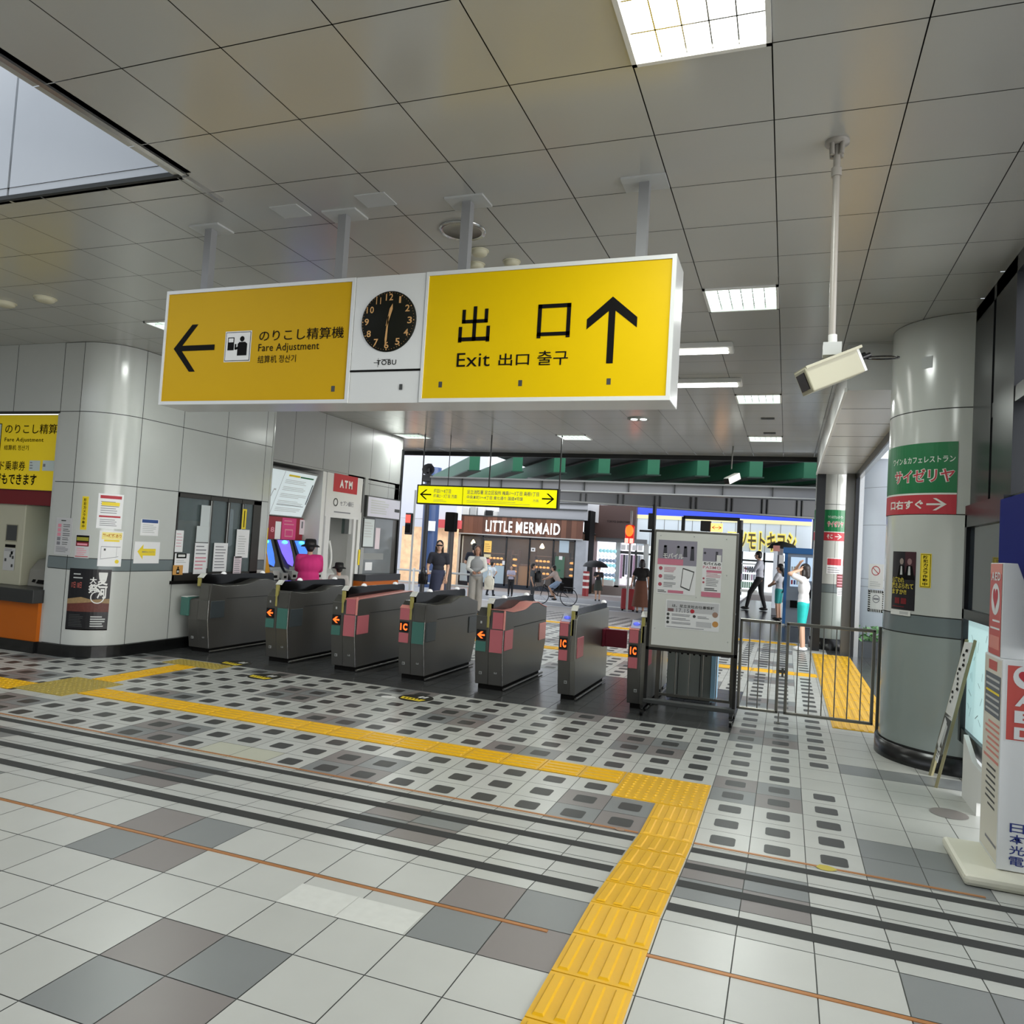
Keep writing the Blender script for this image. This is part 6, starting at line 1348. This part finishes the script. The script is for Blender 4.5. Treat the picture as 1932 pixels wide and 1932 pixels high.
t = thing('viaduct_deck', 'concrete deck and dark green wall behind the viaduct beams', 'deck', (0, 22, 3.9)); 
MB().box(-7.2, 8, 17.55, 36, 3.80, 4.2, grd2).build('slab', grd2, t); MB().box(-6.6, 8, 25.2, 25.4, 3.1, 3.80, dkg).build('back_wall', dkg, t)

# ================================================================== BAKERY
BY_ = 35.0; k_ = BY_/25
def bx(x): return x*k_
def bz_(z): return CAMZ+(z-CAMZ)*k_
gz = zg(-12, BY_)
bkr = thing('bakery', 'bakery shop front with brown plank sign board and glass doors across the street', 'shop', (bx(-9), BY_, gz))
X0_, X1_ = bx(-11.22), bx(-6.52); ZT, ZB = bz_(2.48), bz_(1.86)
pk = [mat('plank brown', '#6b4636', .6, noise=.1, nscale=3), mat('plank mid', '#7a5240', .6, noise=.1, nscale=3), mat('plank dark', '#57382b', .6, noise=.1, nscale=3)]
b = MB(); n = 26; r_ = random.Random(9)
for i in range(n): x = X0_+(X1_-X0_)*i/n; b.box(x+.004, X0_+(X1_-X0_)*(i+1)/n, BY_-.25, BY_, ZB, ZT, r_.choice(pk))
b.build('sign_board', None, bkr); MB().box(X0_-.02, X1_+.02, BY_-.28, BY_, ZT, ZT+.05, dkgrey).box(X0_-.02, X1_+.02, BY_-.27, BY_, ZB-.05, ZB, lgrey).build('sign_trim', None, bkr)
a = Art(plane_Y(BY_-.27), .004); wl_ = mat('lit white letters', '#f4ffff', .4, emit=1.3)
def pb(x, y): p = at(x, y, 'Y', BY_-.27); return p.x, p.z
p0, p1 = pb(916, 1003), pb(1001, 981); a.text('LITTLE', p0[0], p0[1], p1[0], p1[1], wl_, 1, .045); p0, p1 = pb(1005, 1010), pb(1057, 985); p0 = (pb(1008, 1006)[0], p0[1])
a.mb = MB(); 
q0, q1, q2, q3_ = pb(916, 1002), pb(967, 984), pb(973, 1005), pb(1057, 989)
zlo, zhi = q0[1], q1[1]
a.text('LITTLE', q0[0], zlo, q1[0], zhi, wl_, 1, .014); a.text('MERMAID', q2[0], zlo, q3_[0], zhi, wl_, 1, .014); a.build('lit_lettering', bkr)
GX0, GX1 = bx(-10.98), bx(-6.74); GZ1 = bz_(1.80); GZ0 = bz_(.08)
fr_ = MB(); fr_.box(GX0, GX1, BY_-.08, BY_, GZ1-.06, GZ1+.02, black).box(GX0, GX1, BY_-.08, BY_, gz, GZ0+.1, mat('navy plinth', '#1c2531', .4))
for x in (-10.98, -10.13, -9.24, -8.38, -7.52, -6.76): fr_.box(bx(x)-.035, bx(x)+.035, BY_-.08, BY_, GZ0, GZ1, black)
fr_.build('door_frame', black, bkr)
gl_ = mat('shop glass', '#dfe8ea', .03, alpha=.06, spec=.15)
for x0, x1 in ((-10.98, -10.13), (-10.13, -9.24), (-9.24, -8.38), (-8.38, -7.52), (-7.52, -6.76)): MB().box(bx(x0)+.04, bx(x1)-.04, BY_-.05, BY_-.045, GZ0+.1, GZ1-.06, gl_).build('glass_pane', gl_, bkr)
fb_ = mat('frosted lower film', '#a8bcc6', .5)
MB().box(bx(-10.95), bx(-10.15), BY_-.07, BY_-.06, GZ0+.1, GZ0+.98, fb_).box(bx(-10.10), bx(-9.28), BY_-.07, BY_-.06, GZ0+.1, GZ0+.98, fb_).build('frosted_film', fb_, bkr)
MB().box(bx(-6.72), bx(-6.36), BY_-.15, BY_+.3, gz, ZB-.05, mat('marble pier', '#a9adb3', .4, noise=.2, nscale=3)).build('side_pier', None, bkr); MB().box(bx(-11.25), bx(-11.0), BY_-.1, BY_+.3, gz, ZB-.05, lgrey).build('side_pier', None, bkr)
# interior
inn = bkr; wd_ = mat('warm wood wall', '#4c3526', .6, noise=.15, nscale=2)
MB().box(GX0-.2, GX1+.2, BY_+3.0, BY_+3.1, gz, GZ1+.4, wd_).box(GX0-.3, GX0-.2, BY_+.1, BY_+3.1, gz, GZ1+.4, wd_).box(GX1+.2, GX1+.3, BY_+.1, BY_+3.1, gz, GZ1+.4, wd_).build('inner_walls', wd_, inn)
MB().box(GX0-.3, GX1+.3, BY_+.05, BY_+3.1, GZ1+.35, GZ1+.45, dkgrey).build('ceiling_panel', dkgrey, inn); MB().box(GX0-.3, GX1+.3, BY_+.0, BY_+3.1, gz-.05, gz+.01, mat('shop floor', '#8c7a68', .5)).build('floor_panel', None, inn)
warm = mat('warm lamp', '#ffdca0', .5, emit=6); 
MB().box(bx(-9.1), bx(-8.5), BY_+1.0, BY_+1.3, GZ1+.30, GZ1+.34, mat('cool lamp', '#d8fff4', .5, emit=4)).build('strip_light', None, inn)
ld = bpy.data.lights.new('lamp', 'AREA'); ld.size = 3; ld.energy = 45; ld.color = (1, .82, .6); lo = bpy.data.objects.new('lamp', ld); COL.objects.link(lo); lo.parent = inn; lo.location = (0, 1.2, GZ1+.28-gz)
cm_ = mat('counter wood', '#a8743f', .5, noise=.1)
tag(MB().box(bx(-9.0), bx(-8.45), BY_+.5, BY_+1.0, gz, gz+1.15, cm_).box(bx(-9.02), bx(-8.43), BY_+.45, BY_+1.05, gz+1.15, gz+1.2, pk[0]).build('shop_counter', cm_), 'wooden counter just inside the open bakery door', 'counter')
bread = mat('glowing bread crust', '#d79a52', .6, noise=.2, nscale=10, emit=.9)  # loaves glow by themselves, the shelf lighting put into the crust
for nm, x0, x1, lab in (('bread_shelf', -8.3, -7.6, 'lit bread shelves behind the third glass panel of the bakery'), ('bread_shelf', -7.05, -6.8, 'narrow bread shelf at the right end of the bakery window'), ('bread_shelf', -9.15, -8.9, 'short bread shelf at the left of the open bakery door'), ('bread_shelf', -10.05, -9.35, 'bread display behind the second glass panel of the bakery')):
    t = thing(nm, lab, 'shelf', (bx((x0+x1)/2), BY_+.6, gz), 'bakery shelves')
    s_ = MB(); 
    for z in (.75, 1.05, 1.35, 1.65): s_.box(bx(x0), bx(x1), BY_+.4, BY_+.8, gz+z, gz+z+.03, pk[1])
    for x in (bx(x0), bx(x1)): s_.box(x-.02, x+.02, BY_+.4, BY_+.8, gz, gz+1.9, pk[2])
    s_.build('shelving', pk[1], t)
    n = max(2, int((bx(x1)-bx(x0))/.22)); 
    for z in (.75, 1.05, 1.35):
        for i in range(n): 
            x = bx(x0)+.12+(bx(x1)-bx(x0)-.2)*i/n; o = MB().ell((x, BY_+.5, gz+z+.08), (.085, .08, .055), bread, 10, 6).build('bread_loaf', bread)
            tag(o, 'small golden loaf on a bakery shelf', 'bread', 'loaves on the bakery shelves')
for x, lab in ((-10.63, 'teardrop pendant lamp at the left window of the bakery'), (-8.02, 'teardrop pendant lamp right of the bakery door')):
    t = thing('pendant_lamp', lab, 'lamp', (bx(x), BY_+.35, GZ1-.4), 'bakery pendant lamps')
    MB().tube((bx(x), BY_+.35, GZ1+.3), (bx(x), BY_+.35, GZ1-.22), .006, None, ink, 6).build('cord', ink, t); MB().lathe((bx(x), BY_+.35, GZ1-.47), [(0, 0), (.09, .01), (.12, .06), (.08, .15), (.02, .25)], warm, 12).build('lamp_shade', warm, t)
def shopposter(lab, c0, c1, m, Y=BY_-.09, detail=None, nm='poster', cat='poster'):
    p0, p1 = at(*c0, 'Y', Y), at(*c1, 'Y', Y); ar = Art(plane_Y(Y), .006); ar.sheet(p0.x, p0.z, p1.x, p1.z, m, .01)
    if detail: detail(ar, p0.x, p0.z, p1.x-p0.x, p1.z-p0.z)
    tag(ar.build(nm), lab, cat)
Z_ = lambda x, y: (860+x*250/1932, 960+y*190/1468)
shopposter('orange-yellow poster in the second bakery window', Z_(410, 630), Z_(525, 470), mat('poster amber', '#d9b25c', .6, emit=.3), detail=lambda r, a, b, w, h: r.bars(a+w*.1, b+h*.1, a+w*.9, b+h*.8, 4, pk[1], 1, .2))
shopposter('small pale label strip under the amber poster', Z_(410, 705), Z_(510, 665), mat('poster cream', '#d8cfa8', .6)); shopposter('salmon label in the second bakery window', Z_(405, 790), Z_(500, 735), pinkp)
shopposter('white square notice on the bakery door glass', Z_(1095, 620), Z_(1160, 570), paper, detail=lambda r, a, b, w, h: r.disc(a+w/2, b+h/2, w*.2, dkgrey, 1))
shopposter('rounded pale blue hanging poster at the right of the bakery', Z_(1505, 635), Z_(1655, 470), mat('poster ice', '#bccdd8', .6)); shopposter('small white note beside the bakery door', Z_(675, 815), Z_(715, 760), paper)
shopposter('dark green menu banner standing in the right bakery window', Z_(1435, 1000), Z_(1590, 700), mat('banner green', '#4e6f5b', .6), BY_-.12, lambda r, a, b, w, h: (r.rect(a+w*.4, b+h*.85, a+w*.75, b+h*1.02, paper, 1), r.disc(a+w*.5, b+h*.35, w*.12, greenp, 1)), 'menu_banner', 'banner')
shopposter('dark cabinet below the menu banner', Z_(1410, 1190), Z_(1700, 1010), ink, BY_-.11, None, 'low_cabinet', 'cabinet')
# upper storey clutter, neighbours
t = thing('upper_building', 'pale grey building band with dark cornice above and right of the bakery sign', 'building', (bx(-7.5), 35.4, ZT))
p0, p1 = at(955, 975, 'Y', 35.4), at(1118, 960, 'Y', 35.4)
MB().box(bx(-9.7), bx(-6.45), 35.3, 38, ZT+.05, ZT+1.0, mat('band grey', '#a3a5a9', .6)).build('wall_band', None, t); MB().box(bx(-9.7), bx(-6.45), 35.2, 35.3, ZT+.5, ZT+.56, dkgrey).box(bx(-9.7), bx(-6.45), 35.2, 35.3, ZT+.8, ZT+.86, dkgrey).build('cornice', dkgrey, t)
t = thing('roof_unit', 'row of pale rooftop machinery above the left of the bakery sign', 'roof equipment', (bx(-10.7), 35.6, ZT)); r_ = random.Random(12)
for i in range(7): x = X0_+.1+i*.42; MB().box(x, x+.34, 35.4, 35.8, ZT+.05, ZT+.3+r_.random()*.3, (white, lgrey, paper, blk)[i % 4]).build('unit', None, t, bevel=.02)
tag(MB().box(-40, bx(-11.3), 39, 40, gz, 8, mat('far white building', '#c6c9d2', .6)).build('far_building', None), 'pale hazy building at the far left beyond the street', 'building')
tag(MB().box(bx(-6.57), bx(-6.36), 35.42, 36.4, gz, 3.4, ink).build('dark_pier', ink), 'narrow black wall between the bakery and the brown shop front', 'wall')

# ================================================================== COSMETICS SHOP AND DRUGSTORE
CY_ = 38.0; kc = CY_/29
cx_ = lambda x: x*kc
cz_ = lambda z: CAMZ+(z-CAMZ)*kc
t = thing('cosmetics_shop', 'shop with dark brown sign board and bright white open front', 'shop', (cx_(-6.2), CY_, cz_(.2)))
MB().box(cx_(-7.1), cx_(-5.44), CY_-.4, CY_, cz_(2.03), cz_(3.28), mat('sign chocolate', '#4a3733', .5)).build('sign_board', None, t); 
a = Art(plane_Y(CY_-.41), .01); a.text('TOKYO SHIROYAMA', cx_(-6.55), cz_(2.62), cx_(-5.6), cz_(2.70), ink, 1); a.build('lettering', t)
MB().box(cx_(-7.35), cx_(-5.0), CY_-.3, CY_, cz_(1.87), cz_(2.03), grd2).build('lintel', grd2, t)
br_ = mat('glowing shop wall', '#e9dfec', .6, emit=1.0, ecol=(.92, .84, 1))  # back wall glows by itself in place of the shop's lighting
MB().box(cx_(-7.35), cx_(-4.9), CY_+1.2, CY_+1.3, cz_(.22), cz_(1.87), br_).build('glowing_back_wall', br_, t)
for x in (-7.35, -6.10, -5.02): MB().box(cx_(x)-.12, cx_(x)+.12, CY_-.2, CY_+.1, cz_(.15), cz_(1.87), lgrey).build('pillar', lgrey, t)
MB().box(cx_(-7.4), cx_(-4.9), CY_-.2, CY_+1.3, gz-.3, cz_(.22), mat('brown forecourt', '')).build('raised_floor', None, t)
t = thing('product_display', 'display of pale blue packets in front of the white shop', 'display', (cx_(-6.45), CY_-.5, cz_(.25))); r_ = random.Random(6)
pc = [mat('packet aqua', '#8fc4cc', .4, emit=.5), mat('packet white', '#e3eaf0', .4, emit=.5), mat('packet steel', '#7f93a8', .4, emit=.3)]
for c in range(5):
    for r in range(7): MB().ell((cx_(-6.72)+c*.18, CY_-.5, cz_(.42)+r*.24), (.10, .08, .10), pc[(c*3+r*2) % 3], 10, 6).build('packet_stack', None, t)
MB().box(cx_(-6.78), cx_(-6.15), CY_-.65, CY_-.35, cz_(.2), cz_(.42), white).build('plinth', white, t)
t = thing('clothes_rail', 'rail of hanging clothes under white cards at the bright shop front', 'clothes rail', (cx_(-5.55), CY_-.4, cz_(.3)))
MB().box(cx_(-5.98), cx_(-5.1), CY_-.35, CY_-.3, cz_(1.45), cz_(1.56), dkgrey).build('rail', dkgrey, t)
for i in range(4): MB().box(cx_(-5.95)+i*.28, cx_(-5.95)+i*.28+.22, CY_-.4, CY_-.38, cz_(1.60), cz_(1.80), paper).build('card', paper, t)
gc = [mat('garment pink', '#c9a3bf', .7), dkgrey, mat('garment grey', '#8f93a0', .7), paper, mat('garment dark', '#3b3540', .7)]
for i in range(9): MB().box(cx_(-5.95)+i*.125, cx_(-5.95)+i*.125+.10, CY_-.4, CY_-.30, cz_(.5)+.1*(i % 3), cz_(1.42), gc[i % 5]).build('garment', None, t)
# drugstore
DY = 38.0
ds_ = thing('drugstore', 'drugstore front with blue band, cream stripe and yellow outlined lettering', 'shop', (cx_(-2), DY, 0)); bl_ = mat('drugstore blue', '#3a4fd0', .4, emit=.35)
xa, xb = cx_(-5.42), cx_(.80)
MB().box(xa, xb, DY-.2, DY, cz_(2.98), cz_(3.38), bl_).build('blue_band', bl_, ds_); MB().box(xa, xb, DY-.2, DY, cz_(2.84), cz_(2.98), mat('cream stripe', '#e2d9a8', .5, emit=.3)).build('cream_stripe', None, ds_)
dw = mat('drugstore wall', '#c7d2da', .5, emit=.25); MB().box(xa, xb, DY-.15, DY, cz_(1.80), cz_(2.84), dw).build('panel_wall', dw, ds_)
jn = MB()
for i in range(12): x = xa+(xb-xa)*i/12; jn.box(x-.012, x+.012, DY-.16, DY-.15, cz_(1.8), cz_(2.84), grey)
jn.build('panel_joint', grey, ds_)
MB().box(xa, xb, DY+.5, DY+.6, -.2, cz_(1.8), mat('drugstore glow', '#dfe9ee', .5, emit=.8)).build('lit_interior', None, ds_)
mu = MB()
for i in range(9): x = xa+(xb-xa)*i/8; mu.box(x-.05, x+.05, DY-.1, DY, -.2, cz_(1.8), dkgrey)
mu.box(xa, xb, DY-.1, DY, cz_(1.45), cz_(1.52), dkgrey); mu.build('mullion', dkgrey, ds_)
a = Art(plane_Y(DY-.22), .02); yo = mat('letter yellow', '#e6d566', .4, emit=.5); gd = mat('letter grey brown', '#6e6248', .5)
L0, L1 = at(1376, 1034, 'Y', DY), at(1500, 1009, 'Y', DY)
for w_, m_, l_ in ((.09, yo, 1), (.02, gd, 2)): a.text('マツモトキヨシ', L0.x-w_, L0.z-w_*1.2, L1.x+w_, L1.z+w_*1.2, m_, l_, w_)
a.build('lettering', ds_)
r_ = random.Random(21)
for i, (x, lab) in enumerate(((-1.30, 'shelf of goods left of the person in the white shirt'), (-2.6, 'goods stand outside the drugstore behind the notice board'), (-3.9, 'goods stand outside the drugstore left of the notice board'))):
    t = thing('goods_stand', lab, 'shelf', (cx_(x), DY-1.2, 0), 'goods stands outside the drugstore'); 
    MB().box(cx_(x)-.5, cx_(x)+.5, DY-1.3, DY-.9, 0, .12, white).box(cx_(x)-.5, cx_(x)+.5, DY-1.3, DY-.9, 1.28, 1.34, white).build('frame', white, t)
    for j in range(10):
        for r in range(3): MB().box(cx_(x)-.46+j*.095, cx_(x)-.39+j*.095, DY-1.35, DY-1.2, .2+r*.36, .48+r*.36, gc[(j*2+r) % 5] if r else mat('goods green', '#7fa58c', .6)).build('packet', None, t)
# vending machine and kiosks right of the gate
t = thing('vending_machine', 'blue-topped drinks vending machine behind the person in turquoise shorts', 'vending machine', (.45, 19.2, 0)); vb = mat('vending blue', '#3d78b8', .4); vg = mat('vending grey', '#8e97a3', .35)
q0_, q1_ = at(1481, 1160, 'Y', 19.2), at(1534, 1037, 'Y', 19.2); zt_ = q1_.z
MB().box(q0_.x, q1_.x+.25, 19.2, 19.9, .0, zt_, vg).box(q0_.x-.06, q0_.x+.02, 19.2, 19.9, .05, zt_, vb).box(q0_.x-.10, q1_.x+.25, 19.17, 19.9, zt_-.12, zt_+.02, vb).build('cabinet', vg, t, bevel=.01)
MB().box(q0_.x+.08, q0_.x+.40, 19.16, 19.2, .95, zt_-.2, mat('vending window', '#b8cfe6', .2, emit=.5)).box(q0_.x+.45, q1_.x+.2, 19.16, 19.2, 1.1, zt_-.2, mat('vending window', '')).build('display_window', None, t)
for r in range(3):
    for c in range(5): MB().tube((q0_.x+.12+c*.06, 19.15, 1.0+r*.16), (q0_.x+.12+c*.06, 19.15, 1.1+r*.16), .02, None, (red, blue, white, greenp, white)[(c+r) % 5], 8).build('bottle', None, t)
MB().box(q0_.x+.1, q0_.x+.3, 19.14, 19.2, .45, .62, ink).box(q0_.x+.4, q0_.x+.55, 19.14, 19.2, .7, .9, ink).build('slots', ink, t)
t = thing('photo_booth', 'tall grey kiosk with pale panels between the person in white and the vending machine', 'kiosk', (-.15, 22.6, 0))
q0_, q1_ = at(1455, 1150, 'Y', 22.6), at(1478, 1034, 'Y', 22.6)
MB().box(q0_.x, q1_.x, 22.6, 23.4, .0, q1_.z, mat('kiosk grey', '#8b8c92', .45)).box(q0_.x, q0_.x+.10, 22.56, 22.6, .2, q1_.z-.05, mat('kiosk pale', '#c6ced8', .3, emit=.2)).build('cabinet', None, t, bevel=.01)
MB().lathe(((q0_.x+q1_.x)/2+.1, 23.0, q1_.z), [(.42, -.02), (.30, .12), (.0, .20)], dkgrey, 16).build('round_canopy', dkgrey, t); MB().box(q0_.x+.15, q0_.x+.28, 22.55, 22.6, 1.3, 1.7, paper).box(q0_.x-.02, q0_.x+.16, 22.5, 22.6, q1_.z-.1, q1_.z+.06, mat('salmon top sign', '#d99a90', .5)).build('notices', None, t)
t = thing('dark_pier', 'navy wall pier at the right end of the drugstore', 'wall', (cx_(.95), 36, 0)); MB().box(cx_(.80), cx_(1.3), 35.5, 37, -.2, cz_(3.2), mat('navy pier', '#1c2740', .5)).build('wall_face', None, t)

# ================================================================== POLES, SIGNALS, BARRIERS ON THE STREET
def polething(nm, lab, cat, x, y, r, zt, m=darksteel): 
    t = thing(nm, lab, cat, (x, y, zg(x, y))); MB().tube((x, y, zg(x, y)), (x, y, zt), r, None, m, 14).build('pole', m, t); return t
pd = mat('pole black', '#2a2a2c', .5)
p = at(803, 1000, 'Y', 18.5); t = polething('signal_pole', 'dark pole with loudspeaker and signal boxes left of the small yellow sign', 'signal', p.x, 18.5, .065, 3.6, pd)
for z, w_ in ((3.45, .10), (3.2, .16), (2.95, .2), (2.75, .14)): MB().box(p.x-w_*.9, p.x+w_*.5, 18.40, 18.6, z-.10, z+.09, pd).build('control_box', pd, t, bevel=.02)
s_ = at(812, 890, 'Y', 18.5); _hb = MB().lathe((0, 0, 0), [(.05, -.12), (.07, 0), (.17, .14)], pd, 14); hs_ = _hb.build('horn_speaker', pd, t, world=False); hs_.location = Vector((s_.x, 18.4, s_.z))-t.location; hs_.rotation_euler = (math.radians(75), 0, math.radians(20))
MB().tube((p.x, 18.5, s_.z-.12), (s_.x, 18.5, s_.z-.12), .02, None, pd, 6).build('bracket', pd, t)
p = at(773, 985, 'Y', 18.9); t = thing('pedestrian_signal', 'red pedestrian signal at the left of the exit', 'signal', (p.x, 18.9, p.z))
MB().box(p.x-.09, p.x+.09, 18.8, 18.95, p.z-.35, p.z+.25, pd).build('housing', pd, t, bevel=.01); MB().box(p.x-.07, p.x+.07, 18.78, 18.8, p.z-.02, p.z+.20, mat('red lamp soft', '#e0483c', .4, emit=1.0)).build('red_lamp', None, t); MB().box(p.x-.07, p.x+.07, 18.78, 18.8, p.z-.30, p.z-.06, ink).build('dark_lamp', ink, t)
MB().tube((p.x+.12, 18.9, zg(p.x, 18.9)-.0), (p.x+.12, 18.9, p.z+.9), .03, None, lgrey, 8).build('pole', lgrey, t)
p = at(850, 1030, 'Y', 20); t = polething('signal_pole', 'thick dark grey pole with a black signal back, right of the blue column', 'signal', p.x, 20, .085, 2.2, mat('pole brown grey', '#4a4746', .5)); q = at(853, 985, 'Y', 20); MB().box(q.x-.17, q.x+.12, 19.85, 20.15, q.z-.28, q.z+.28, ink).build('signal_back', ink, t, bevel=.03)
p = at(811, 1000, 'Y', 28); t = thing('blue_column', 'dark blue round column behind the small yellow sign', 'column', (p.x, 28, zg(p.x, 28))); cb = mat('column blue', '#2b4470', .4)
MB().tube((p.x, 28, zg(p.x, 28)), (p.x, 28, 4.5), .33, None, cb, 20).build('shaft', cb, t); MB().box(p.x+.02, p.x+.4, 27.6, 27.66, 1.9, 2.3, paper).build('notice_plate', paper, t)
tag(MB().box(at(800, 1000, 'Y', 33).x, at(866, 1000, 'Y', 33).x, 33, 33.3, 2.15, 2.55, mat('awning red', '#c24a4c', .5)).build('shop_awning', None), 'red and white shop awning behind the blue column', 'awning')
a0_ = at(800, 1000, 'Y', 33.6); a1_ = at(866, 1000, 'Y', 33.6); wr_ = mat('warm shop glow', '#d9b48e', .6, emit=.3, noise=.7, nscale=3)
t = thing('lit_shop', 'warm lit shop seen in the gap left of the bakery', 'shop', (a0_.x, 33.6, gz)); MB().box(a0_.x-1.2, a1_.x-.1, 33.6, 33.8, gz, 2.15, wr_).build('lit_front', wr_, t); MB().box(a0_.x-1.2, a1_.x, 33.2, 33.8, 2.55, 4.6, mat('far white building', '')).build('upper_wall', None, t)
for x, y, lab in ((1188, 1008, 'red pedestrian signal with bright lamp in front of the brown shop sign'),):
    p = at(x, y, 'Y', 22); t = thing('pedestrian_signal', lab, 'signal', (p.x, 22, p.z)); MB().box(p.x-.13, p.x+.13, 21.95, 22.1, p.z-.27, p.z+.27, mat('signal red glow', '#a0180c', .4, emit=.9)).build('housing', None, t, bevel=.04)  # housing glows too, the red glow round the lamp put into it
    MB().ell((p.x, 21.93, p.z+.10), (.12, .04, .17), mat('signal lamp', '#ff7a20', .4, emit=2.2, ecol=(1, .08, .01)), 14, 8).build('lamp', None, t); MB().box(p.x-.12, p.x-.02, 21.92, 21.95, p.z-.26, p.z-.12, mat('signal white', '#ffb0a0', .4, emit=1)).box(p.x+.02, p.x+.12, 21.92, 21.95, p.z-.26, p.z-.12, mat('signal white', '')).build('symbol', None, t); MB().tube((p.x+.0, 22.15, zg(p.x, 22)), (p.x, 22.15, p.z+.7), .035, None, lgrey, 8).build('pole', lgrey, t)
p0_ = at(1235, 965, 'Y', 19); t = polething('lamp_post', 'black post with side arms rising behind the left edge of the notice board', 'post', p0_.x, 19, .05, 2.75, blk)
MB().tube((p0_.x-.35, 19, p0_.z-.5), (p0_.x, 19, p0_.z-.5), .025, None, blk, 8).box(p0_.x-.14, p0_.x-.02, 18.95, 19.05, p0_.z-.45, p0_.z-.05, blk).build('bracket', blk, t)
p0_ = at(1396, 1000, 'Y', 19); t = polething('portal_frame', 'black portal with cross beam and lit orange arrow sign above the notice board', 'frame', p0_.x, 19, .07, 2.45, blk)
q0_, q1_ = at(1290, 975, 'Y', 19), at(1396, 980, 'Y', 19); MB().box(q0_.x, q1_.x, 18.95, 19.05, q0_.z-.05, q0_.z+.03, blk).build('cross_beam', blk, t); MB().box(q0_.x-.04, q0_.x+.04, 18.95, 19.05, 0, q0_.z, blk).build('second_post', blk, t)
l0, l1 = at(1341, 1003, 'Y', 18.9), at(1364, 988, 'Y', 18.9); MB().box(l0.x-.25, l0.x, 18.88, 19.0, l0.z, l1.z+.05, blk).build('sign_box', blk, t, bevel=.02); a = Art(plane_Y(18.88), .004); a.sheet(l0.x, l0.z, l1.x, l1.z, mat('lit orange sign', '#ffb060', .4, emit=1.6), .02); a.arrow(l0.x+.02, l0.z+.06, l0.x+.15, l1.z-.06, red, 'L', 1); a.arrow(l1.x-.15, l0.z+.06, l1.x-.02, l1.z-.06, red, 'R', 1); a.build('lit_arrows', t)
t = thing('guard_rail', 'white and steel guard rail along the kerb behind the person in the navy dress', 'railing', (-9, 20.5, zg(-9, 20.5))); z0 = zg(-9, 20.5)
MB().path([(-11.6, 20.5, z0+.75), (-8.4, 20.5, z0+.75)], .03, lgrey).path([(-11.6, 20.5, z0+.4), (-8.4, 20.5, z0+.4)], .025, lgrey).build('rail', lgrey, t)
for x in (-11.5, -10.5, -9.5, -8.5): MB().tube((x, 20.5, z0), (x, 20.5, z0+.82), .04, None, white, 8).build('post', white, t)
p = at(1105, 1105, 'Y', 33); t = thing('traffic_bollard', 'red and white striped bollard at the corner of the bakery', 'bollard', (p.x, 33, zg(p.x, 33))); zb = zg(p.x, 33)
MB().tube((p.x, 33, zb), (p.x, 33, zb+1.1), .14, None, mat('bollard red', '#8f2a2e', .5), 12).build('post', None, t)
for k in range(3): MB().tube((p.x, 33, zb+.35+k*.28), (p.x, 33, zb+.45+k*.28), .145, None, white, 12).build('stripe', white, t)
